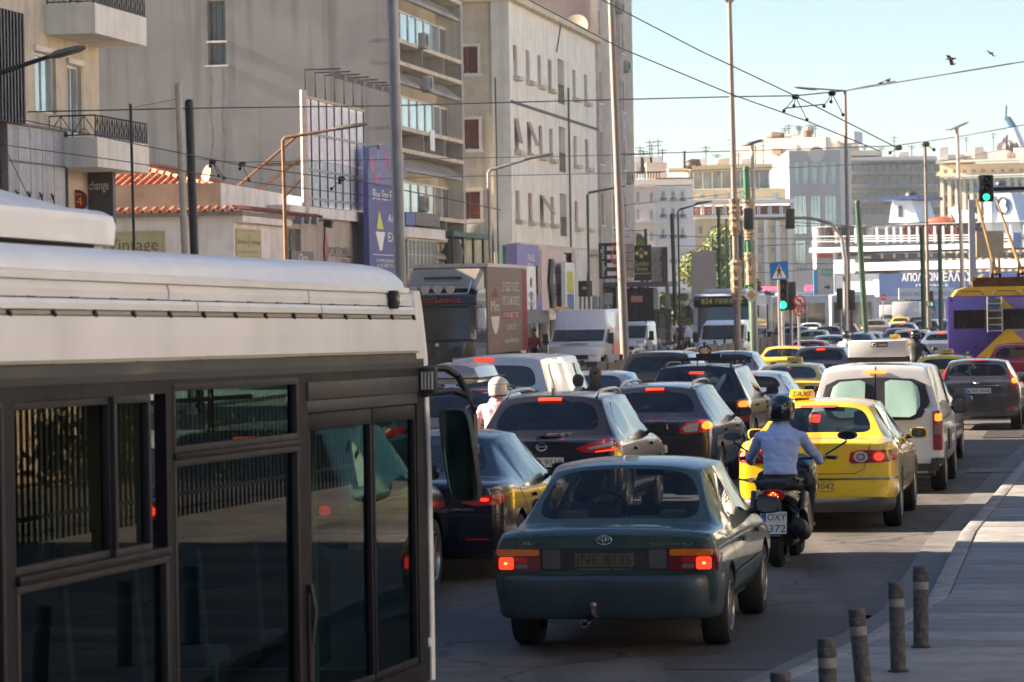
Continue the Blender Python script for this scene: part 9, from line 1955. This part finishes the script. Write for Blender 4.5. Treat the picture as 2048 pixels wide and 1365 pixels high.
for i in range(70):
    x=rnd.choice([rnd.uniform(1762,1925),rnd.uniform(1822,1925),rnd.uniform(1638,1700)]);g=V.G(x,486,-rnd.uniform(.6,3));k=rnd.randrange(5);h=rnd.uniform(1.5,1.8)
    mb[k].loft([[(g.x +r_ *math.cos(a),g.y +r_ *.6 *math.sin(a),g.z +zz *h) for a in [j *math.pi/3 for j in range(6)]] for zz,r_ in ((0,.15),(.45,.2),(.8,.26),(.84,.1),(.88,.12),(.96,.13),(1,.05))])
for k,m_ in enumerate(mb):
    if m_.v: o=m_.build('deck_passengers',PC[k],None);o.location=V.o;o.rotation_euler=V.t.rotation_euler;o.scale=V.t.scale;tag(o,['crowd in orange clothes','crowd in navy clothes','crowd in pale clothes','crowd in brown clothes','crowd in rust clothes'][k] +' standing on the upper ferry deck','crowd',None,'stuff')
mb=MB();mb.prism([(1758,446),(1804,446),(1790,403),(1760,403)],lambda a,b: V.G(a,b,-3),lambda a,b: V.G(a,b,-8));mb.build('funnel',M('funnel_pale',(.48,.56,.62),.5),V.t)
mb=MB();mb.prism([(1748,446),(1757,446),(1759,403),(1754,403)],lambda a,b: V.G(a,b,-3),lambda a,b: V.G(a,b,-8));mb.build('funnel',FERW,V.t)
V.box('funnel_cap',1738,1808,394,402,-9,-2,FERB);V.box('funnel_vent',1766,1773,414,436,-2.99,-2.9,FERD)
mb=MB();mb.ellipsoid(V.G(1776,392,-5),(.55,.7,.5));mb.build('exhaust_pipe',FERD,V.t,smooth=True)
mb=MB();mb.ellipsoid(V.G(1844,444,-3),(1.3,1.0,.42));mb.build('lifeboat',ORG,V.t,smooth=True)
mb=MB();mb.tube([V.G(1870,418,-3),V.G(1886,446,-3)],.5,8);mb.ellipsoid(V.G(1893,436,-3),(.9,.9,.6));mb.build('davit',FERW,V.t)
V.box('bridge_block',1938,1950,395,470,-6,-1,FERW)
mb=MB();mb.prism([(1935,480),(2008,480),(1985,392),(1938,392)],lambda a,b: V.G(a,b,-1.2),lambda a,b: V.G(a,b,-9));mb.build('rear_funnel',M('funnel_pale',(.48,.56,.62)),V.t)
V.box('funnel_cap',1921,1962,377,388,-9,-1,FERB);mb=MB();mb.ellipsoid(V.G(1949,374,-4),(.5,.6,.5));mb.build('exhaust_pipe',FERD,V.t,smooth=True)
mb=MB();mb.add([V.G(a,b,-1.1) for a,b in ell(1971,417,12.5,17,24)],[tuple(range(24))]);mb.build('emblem',FERB,V.t);mb=MB();mb.add([V.G(a,b,-1.05) for a,b in ((1968,428),(1964,418),(1968,406),(1973,403),(1977,409),(1975,416),(1979,424),(1976,431))],[tuple(range(8))]);mb.build('emblem',FERW,V.t)
def vtext(V,s,x0,x1,y0,y1,mat,out,parent=None,italic=0.):
    a,b,c,d=V.rect(x0,x1,y0,y1);return text(s,lambda u,z,o=0: Vector((u,-out -o,z)),a,b,c,d,mat,parent or V.t,off=.02,italic=italic)
vtext(V,'ΑΠΟΛΛΩΝ',1794,1860,547,564,SWH,.02);vtext(V,'ΕΛΛΑΣ',1870,1922,547,564,SWH,.02);vtext(V,'ΠΕΙΡΑΙΑΣ',1820,1880,569,574,SWH,.02)
V.box('side_grille',2000,2012,470,500,.2,.5,FERB)
# second ferry boards and quay signs
V2=View('ferry_name_board','white quay board reading the names of the island ferries','board',1797,295)
V2.box('panel',1797,1906,575,600,0,.3,SWH);vtext(V2,'NISSOS AEGINA   SARONIKOS',1801,1900,583,593,M('letter_violet',(.15,.12,.45),.5),.3);V2.box('post',1815,1817,600,660,.0,.3,PGRY);V2.box('post',1890,1892,600,660,0,.3,PGRY)
V3=View('gate_sign','pale harbour gate sign with green E9 panel and an arrow','sign',1632,280);V3.box('panel',1633,1666,507,590,0,.3,M('gate_pale',(.5,.46,.42),.6));V3.box('green_panel',1643,1664,538,551,.3,.4,M('gate_green',(.03,.35,.18),.5));V3.box('red_panel',1634,1664,507,516,.3,.4,M('gate_red',(.55,.08,.04),.5));vtext(V3,'E9 E9',1645,1662,541,549,SWH,.4)
V3.box('post',1647,1650,590,700,0,.3,PGRY);mb=MB();mb.add([V3.G(a,b,.35) for a,b in ((1648,573),(1655,573),(1655,569),(1660,575),(1655,581),(1655,577),(1648,577))],[tuple(range(7))]);mb.build('arrow',SBK,V3.t);V3.box('blue_edge',1627,1634,540,600,0,.35,M('gate_blue',(.05,.30,.55),.5))
V4=View('tan_board','tan slatted board on a post in front of the ferry','board',1951,200);V4.box('panel',1952,2006,462,515,0,.25,M('board_tan',(.30,.26,.19),.7,var=.15));V4.box('post',1982,1990,515,700,.0,.2,PGRY)
for i in range(10): V4.box('slat',1952,2006,463.5 +i *5.2,464.3 +i *5.2,.25,.28,M('slat_dark',(.12,.10,.07),.8))
V5=View('mooring_mast','tall grey square mast behind the trolleybus left pole','mast',1943,300);V5.box('shaft',1940,1949,400,640,0,.4,M('mast_grey',(.25,.24,.25),.6))
V6=View('harbour_crane','white crane boom with blue tip at the upper right edge','crane',2060,520)
mb=MB();mb.tube([V6.G(2105,560),V6.G(2055,330),V6.G(2025,255)],[1.1,.9,.7],8);mb.build('boom',FERW,V6.t,smooth=True);mb=MB();mb.tube([V6.G(2027,258),V6.G(2016,238),V6.G(2009,236)],[.65,.5,.3],8);mb.tube([V6.G(2011,236),V6.G(2012,212)],.2,6);mb.build('boom_tip',M('crane_blue',(.04,.16,.25),.5),V6.t);mb=MB();mb.box(V6.G(2095,0).x,V6.G(2120,0).x,0,6,0,V6.G(2100,555).z);mb.build('pedestal',FERW,V6.t)

# ---- far buildings
def vwall(V,x0,x1,y0,y1,out,mat,holes=(),depth=.5,name='wall',back=12):
    """front wall with openings, then side/top faces"""
    a,b,c,d=V.rect(x0,x1,y0,y1);c=0 if y1>600 else c
    H=[]
    for h in holes: p,q,r,s=V.rect(*h);H.append((p,q,r,s))
    Fr=lambda u,z,o=0: Vector((u,-out -o,z))
    wall(Fr,a,b,c,d,H,depth,mat,V.t,name)
    mb=MB();mb.quad((a,-out,c),(a,-out +back,c),(a,-out +back,d),(a,-out,d));mb.quad((b,-out,c),(b,-out +back,c),(b,-out +back,d),(b,-out,d));mb.quad((a,-out,d),(b,-out,d),(b,-out +back,d),(a,-out +back,d));mb.build('side_walls',mat,V.t)
    return Fr,H
CRH=M('far_cream',(.72,.62,.50),.85,var=.08,scale=.2);WHH=M('far_white',(.76,.73,.71),.85,var=.06,scale=.2);YLH=M('far_yellow',(.72,.58,.34),.85,var=.08,scale=.2);PKH=M('far_pink',(.70,.58,.52),.85,var=.06,scale=.2);GRH=M('far_grey',(.42,.41,.42),.7,var=.1,scale=.3);RDH=M('far_red',(.25,.05,.03),.8)
FGL=M('far_glass',(.36,.50,.52),.12,.6,.2,var=.3,scale=.3);FDK=M('far_dark_glass',(.05,.055,.06),.15,0,.4,var=.3)
def wins(V,Fr,H,gm=FDK,nx=2,depth=.3,fm=WHF,sill=None,fw=.1):
    for h in H: window(Fr,*h,depth,fm,gm,V.t,nx=nx,fw=fw,sill=sill)
# neoclassical white corner
V=View('neoclassical_building','white neoclassical corner building with arched iron balconies','building',1262,330)
hs=[(x,x +8,y,y +22) for y in (382,415,456,505) for x in (1322,1342,1361)]
Fr,H=vwall(V,1311,1386,372,700,0,WHH,hs);wins(V,Fr,H)
for (x,_,y,y1) in hs:
    mb=MB();a,b,c,d=V.rect(x -2,x +10,y1 -7,y1);
    for i in range(6): mb.box(a +(b -a) *i/5 -.03,a +(b -a) *i/5 +.03,-.75,-.7,c,d)
    mb.box(a,b,-.78,-.68,d -.06,d +.02);mb.build('balcony_railing',IRON,V.t);V.box('balcony',x -3,x +11,y1,y1 +1.5,0,.8,WHH);V.box('lintel',x -1.5,x +9.5,y -3.5,y -1,0,.25,WHH)
hs=[(x,x +7,y,y +20) for y in (385,420,463,512) for x in (1272,1299)]
Fr,H=vwall(V,1262,1310,372,700,.4,PKH,hs);wins(V,Fr,H)
for y in (372,443,494): V.box('cornice',1260,1388,y,y +3.5,.4,1.0,WHH)
V.box('roof_parapet',1264,1386,358,372,-9,.1,CRH);V.box('roof_red_edge',1310,1386,355,358,-3,0,M('far_terracotta',(.42,.14,.07),.8))
V.box('roof_room',1296,1337,322,356,-10,-4,CRH);V.box('roof_room',1262,1277,320,356,-10,-5,PKH)
mb=MB()
for i in range(10): g=V.G(1270 +i *5.5,356,-1);mb.box(g.x -.05,g.x +.05,g.y,g.y +.1,g.z,g.z +.7)
mb.tube([V.G(1268,344,-1),V.G(1325,344,-1)],.06,4);mb.build('roof_railing',IRON,V.t)
mb=MB();mb.tube([V.G(1372,335,-3),V.G(1372,300,-3)],.12,6);mb.build('chimney_pipe',IRON,V.t);mb=MB();mb.tube([V.G(1380,336,-3),V.G(1382,324,-3),V.G(1390,322,-3),V.G(1399,322,-3),V.G(1400,330,-3)],.35,8);mb.build('duct',M('duct_brown',(.13,.08,.06),.7),V.t,smooth=True)
# yellow hotel
V=View('yellow_building','yellow building with white bands and red loggia panels','building',1386,345)
hs=[(x,x +9,y,y +17) for y in (452,492,528,562) for x in (1396,1420,1444,1516,1541,1564)]
Fr,H=vwall(V,1387,1588,434,700,0,YLH,hs);wins(V,Fr,H)
for x in (1533,1557,1581,1512,1388): V.box('pilaster',x -3,x +2,440,640,0,.35,WHH)
V.box('band',1385,1590,428,436,-1,.6,WHH);V.box('band',1385,1590,398,410,-1,.7,WHH)
hs=[(x,x +6,417,428) for x in (1392,1417,1441,1536,1562)];Fr,H=vwall(V,1387,1588,410,434,-1.2,RDH,hs);wins(V,Fr,H,nx=1)
for i in range(9): x=1402 +i *22.5;V.box('column',x,x +2,410,429,-.3,.1,WHH);V.box('column',x +4,x +6,410,429,-.3,.1,WHH)
hs=[(x,x +10,385,396) for x in (1400,1427,1455,1480,1548)];Fr,H=vwall(V,1387,1572,376,400,-.8,YLH,hs);wins(V,Fr,H,FGL)
Fr,H=vwall(V,1385,1545,336,376,-4,M('roof_terrace_glass',(.26,.30,.32),.3,.2,var=.4,scale=.8),[]);V.box('roof_slab',1383,1548,326,340,-8,-2.5,YLH)
for i in range(9): V.box('terrace_post',1390 +i *19,1391.5 +i *19,342,376,-3.9,-3.7,WHF)
V.box('roof_slab',1340,1440,332,340,-8,-4,CRH)
# white stepped party wall
V=View('stepped_white_building','sunlit white stepped party wall with rooftop rooms','building',1440,385)
for (x0,x1,y0) in ((1438,1482,318),(1480,1590,292),(1530,1645,278)): Fr,H=vwall(V,x0,x1,y0,700,-.1 *x0 % .7,M('far_bright',(.76,.68,.58),.85),[])
V.box('vent_panel',1545,1562,300,311,0,.9,M('vent_tan',(.38,.27,.20),.8))
for (pts) in ([(1530,292),(1530,276),(1534,273),(1550,273),(1550,285)],[(1601,278),(1601,266),(1604,263),(1611,263)]): mb=MB();mb.tube([V.G(a,b,-2) for a,b in pts],.5,8);mb.build('duct',M('duct_brown',(.13,.08,.06)),V.t,smooth=True)
V.box('roof_room',1558,1603,273,280,-6,-2,CRH);V.box('roof_room',1658,1690,266,290,-6,-2,WHH)
# grey glass office
V=View('glass_office_building','grey office building with tall columns of blue green glass','building',1585,370)
hs=[(x,x +11,322,370) for x in (1588,1606,1624,1643,1662)] +[(1588,1614,390,470),(1622,1642,390,470),(1650,1674,390,470)] +[(1592,1612,480,540),(1622,1640,480,540)]
Fr,H=vwall(V,1584,1680,300,700,0,GRH,hs);wins(V,Fr,H,FGL,nx=3,fm=M('office_frame',(.4,.45,.45),.5),fw=.08)
mb=MB();mb.lathe(V.G(1633,309,.1),(0,-1,0),[(0,.1),(.9,.1),(.9,0)],18);mb.build('clock_disc',M('disc_cream',(.6,.55,.48),.6),V.t)
# long banded building
V=View('banded_office_building','long grey office building with horizontal window bands','building',1680,400)
hs=[(x,x +13.5,y,y +h) for (y,h) in ((328,16),(352,18),(384,16),(414,16)) for x in range(1684,1868,14)]
Fr,H=vwall(V,1678,1872,312,700,0,M('far_mauve',(.56,.52,.50),.8),hs,.8);wins(V,Fr,H,M('band_glass',(.22,.25,.25),.15,.3,.3,var=.4,scale=.2),nx=1,fw=.06)
for y in (320,346,374,404): V.box('balcony_band',1676,1874,y,y +5,0,1.0,M('far_mauve',(.40,) *3))
V.box('roof_band',1672,1762,300,312,-10,-1,CRH);V.box('roof_room',1650,1725,288,300,-12,-4,M('roof_tan',(.42,.36,.27),.8));
mb=MB();vtext(V,'ΙΟΝΙΑΝ ΝΑΥΤΙΚΗ',1708,1780,405,413,M('letter_dim2',(.25,.23,.25),.5),1.05)
# cream colonnaded block at the right
V=View('colonnaded_block','cream colonnaded office block behind the ferry at the right','building',1865,470)
hs=[(x,x +9,y,y +15) for y in (368,392,415,437) for x in range(1876,2130,14)]
Fr,H=vwall(V,1868,2140,355,700,0,M('far_gold',(.60,.47,.30),.85),hs,1.2);wins(V,Fr,H,FDK,nx=1,depth=1.1,fm=CRH)
for x in range(1872,2140,14): V.box('column',x -1.2,x +1.2,358,640,0,.5,CRH)
for y in (386,409,431): V.box('band',1868,2140,y,y +3,0,.3,CRH)
hs=[(x,x +8,338,347) for x in range(1880,2130,18)];Fr,H=vwall(V,1866,2140,325,352,-2,M('far_gold',(.6,) *3),hs,.5);wins(V,Fr,H,FDK,nx=2);V.box('cornice',1862,2145,350,357,-2,1.5,CRH);V.box('cornice',1868,2140,318,326,-3,.3,CRH)
V.box('roof_room',1915,1992,300,320,-12,-5,M('roof_white',(.6,.55,.5),.8));V.box('roof_room',1855,1912,308,326,-12,-4,M('far_mauve',(.4,) *3));V.box('blue_roof_panel',1860,1878,312,322,-3.9,-3.6,M('panel_blue',(.08,.25,.5),.4));V.box('roof_room',2010,2120,296,318,-12,-5,CRH)
mb=MB();mb.tube([V.G(1991,300,-5),V.G(1993,270,-5)],.12,6);mb.build('flag_pole',IRON,V.t);mb=MB();q=[V.G(1993,272,-5),V.G(1984,278,-5),V.G(1985,288,-5),V.G(1993,283,-5)];mb.add([tuple(p) for p in q],[(0,1,2,3)]);mb.build('flag',M('flag_dark',(.10,.06,.12),.8),V.t)
t=thing('satellite_dishes','cluster of small dishes on the right hand block roof','satellite dishes',V.o)
for i in range(5): g=V.G(2012 +i *6,292 -(i % 2) *4,-4);mb=MB();mb.lathe(g,(-.5,-.8,.3),[(0,-.25),(.6,-.1),(.8,0),(.6,-.05),(0,-.2)],10);mb.build('dish',M('dish_dark',(.12,.10,.09),.6),t)
for (px0,px1,py0,D_,k0) in ((1275,1330,322,335,0),(1395,1540,326,350,1),(1560,1640,276,385,2),(1690,1860,311,402,3),(1880,2120,300,470,4)):
    q=at(px0,600,D_);t=thing('roof_clutter',['aerials and tanks on the neoclassical roof','aerials and tanks on the yellow building roof','aerials on the stepped white building roof','aerials and tanks on the banded office roof','aerials and tanks on the colonnaded block roof'][k0],'roof aerials',(q.x,q.y +3,0))
    for i in range(9):
        x_=px0 +(px1 -px0) *(i +rnd.random() *.7)/9;g=at(x_,py0 +4,D_) -Vector(t.location);g.y=0;h_=rnd.uniform(1.2,3.2);mb=MB()
        if i % 3: mb.tube([g,g +Vector((0,0,h_))],.05,4);mb.tube([g +Vector((-.5,0,h_ *.9)),g +Vector((.5,0,h_ *.9))],.035,4);mb.tube([g +Vector((-.35,0,h_ *.75)),g +Vector((.35,0,h_ *.75))],.035,4);mb.build('aerial',IRON,t)
        else: mb.box(g.x -.7,g.x +.7,-.5,.5,g.z -1,g.z +.8);mb.build('water_tank',CRH if i % 2 else WHH,t,bevel=.1)
# hillside and trees behind, harbour edge green
leafball('plane_tree','large yellow green tree behind the blank grey board',(lambda q: (q.x,q.y,0))(at(1432,650,250)),2.7,2.4,2.6,8000,[LF[1],LF[2],LF[2]],3.6,'tree',.17,None,41,9)
leafball('park_tree','yellow green tree between the poles left of the blank board',(lambda q: (q.x,q.y,0))(at(1352,650,240)),1.7,1.7,1.6,3500,[LF[1],LF[2],LF[0]],.6,'tree',.16,'small trees near the far crossing',42)
leafball('park_tree','dark green tree behind the green poles at the crossing',(lambda q: (q.x,q.y,0))(at(1478,650,245)),2.2,2,2.8,5000,[LF[0],LF[1]],1.0,'tree',.16,'small trees near the far crossing',43)
leafball('park_tree','bright tree top above the black sign boards',(lambda q: (q.x,q.y,0))(at(1284,650,215)),1.0,1,1.0,1500,[LF[2],LF[1]],5.2,'tree',.14,'small trees near the far crossing',44)
leafball('park_tree','small bush below the crossing sign near the pink awning',(lambda q: (q.x,q.y,0))(at(1527,650,250)),1.0,1,.7,1200,[LF[1],M('leaf_dry',(.22,.15,.05),.7)],2.6,'tree',.14,'small trees near the far crossing',45)
leafball('quay_tree','green tree on the quay between the poles before the ferry',(lambda q: (q.x,q.y,0))(at(1838,650,300)),1.5,1.4,1.6,2500,[LF[0],LF[1]],.6,'tree',.16,None,46)
t=thing('pink_awning','pink shop awnings under the yellow building','awning',(lambda q: (q.x,q.y,0))(at(1560,650,300)))
for x0,x1,y0,y1 in ((1522,1560,573,586),(1562,1590,577,586),(1610,1640,570,590)):
    a=at(x0,y1,300) -Vector(t.location);b=at(x1,y0,300) -Vector(t.location);mb=MB();mb.prism([(0,a.z),(-1.2,a.z),(-1.2,a.z +.15),(0,b.z)],lambda p,q: (a.x,p,q),lambda p,q: (b.x,p,q));mb.build('canopy',M('awning_pink',(.60,.10,.22),.7,var=.3,scale=1),t)
# scattered low harbour buildings so that the skyline goes on
for i,(px,D_,w_,h_,lab) in enumerate(((1330,240,9,3.3,'low cream kiosk wall left of the blank grey board'),(2140,600,60,22,'long block beyond the right edge of view'),(1500,290,14,3.2,'low shop row behind the far crossing'),(1745,310,10,2.6,'small white ticket booths at the quay'))):
    q=at(px,650,D_);t=thing('low_building',lab,'building',(q.x,q.y,0));mb=MB();mb.box(-w_/2,w_/2,0,8,0,h_);mb.build('wall',[CRH,CRH,GRH,WHH][i],t);mb=MB();mb.box(-w_/2 -.2,w_/2 +.2,-.4,8.2,h_,h_ +.25);mb.build('roof',WHH,t)
    for k in range(4): mb=MB();mb.box(-w_/2 +(k +.3) *w_/4,-w_/2 +(k +.8) *w_/4,-.03,0,.9,min(h_ -.4,2.4));mb.build('window',FDK,t)

# ---- the air: thin sea haze over the whole place
hz=bpy.data.materials.new('haze_air');hz.use_nodes=True;nt=hz.node_tree
for n_ in list(nt.nodes):
    if n_.type=='BSDF_PRINCIPLED': nt.nodes.remove(n_)
pv_=nt.nodes.new('ShaderNodeVolumePrincipled');pv_.inputs['Color'].default_value=(.92,.95,1,1);pv_.inputs['Density'].default_value=.00022;pv_.inputs['Anisotropy'].default_value=.2
nt.links.new(pv_.outputs[0],nt.nodes['Material Output'].inputs['Volume'])
mb=MB();mb.box(-420,420,-430,1000,-1.5,62);tag(mb.build('haze',hz),kind='stuff')
SC.cycles.volume_bounces=0;SC.cycles.volume_step_rate=10
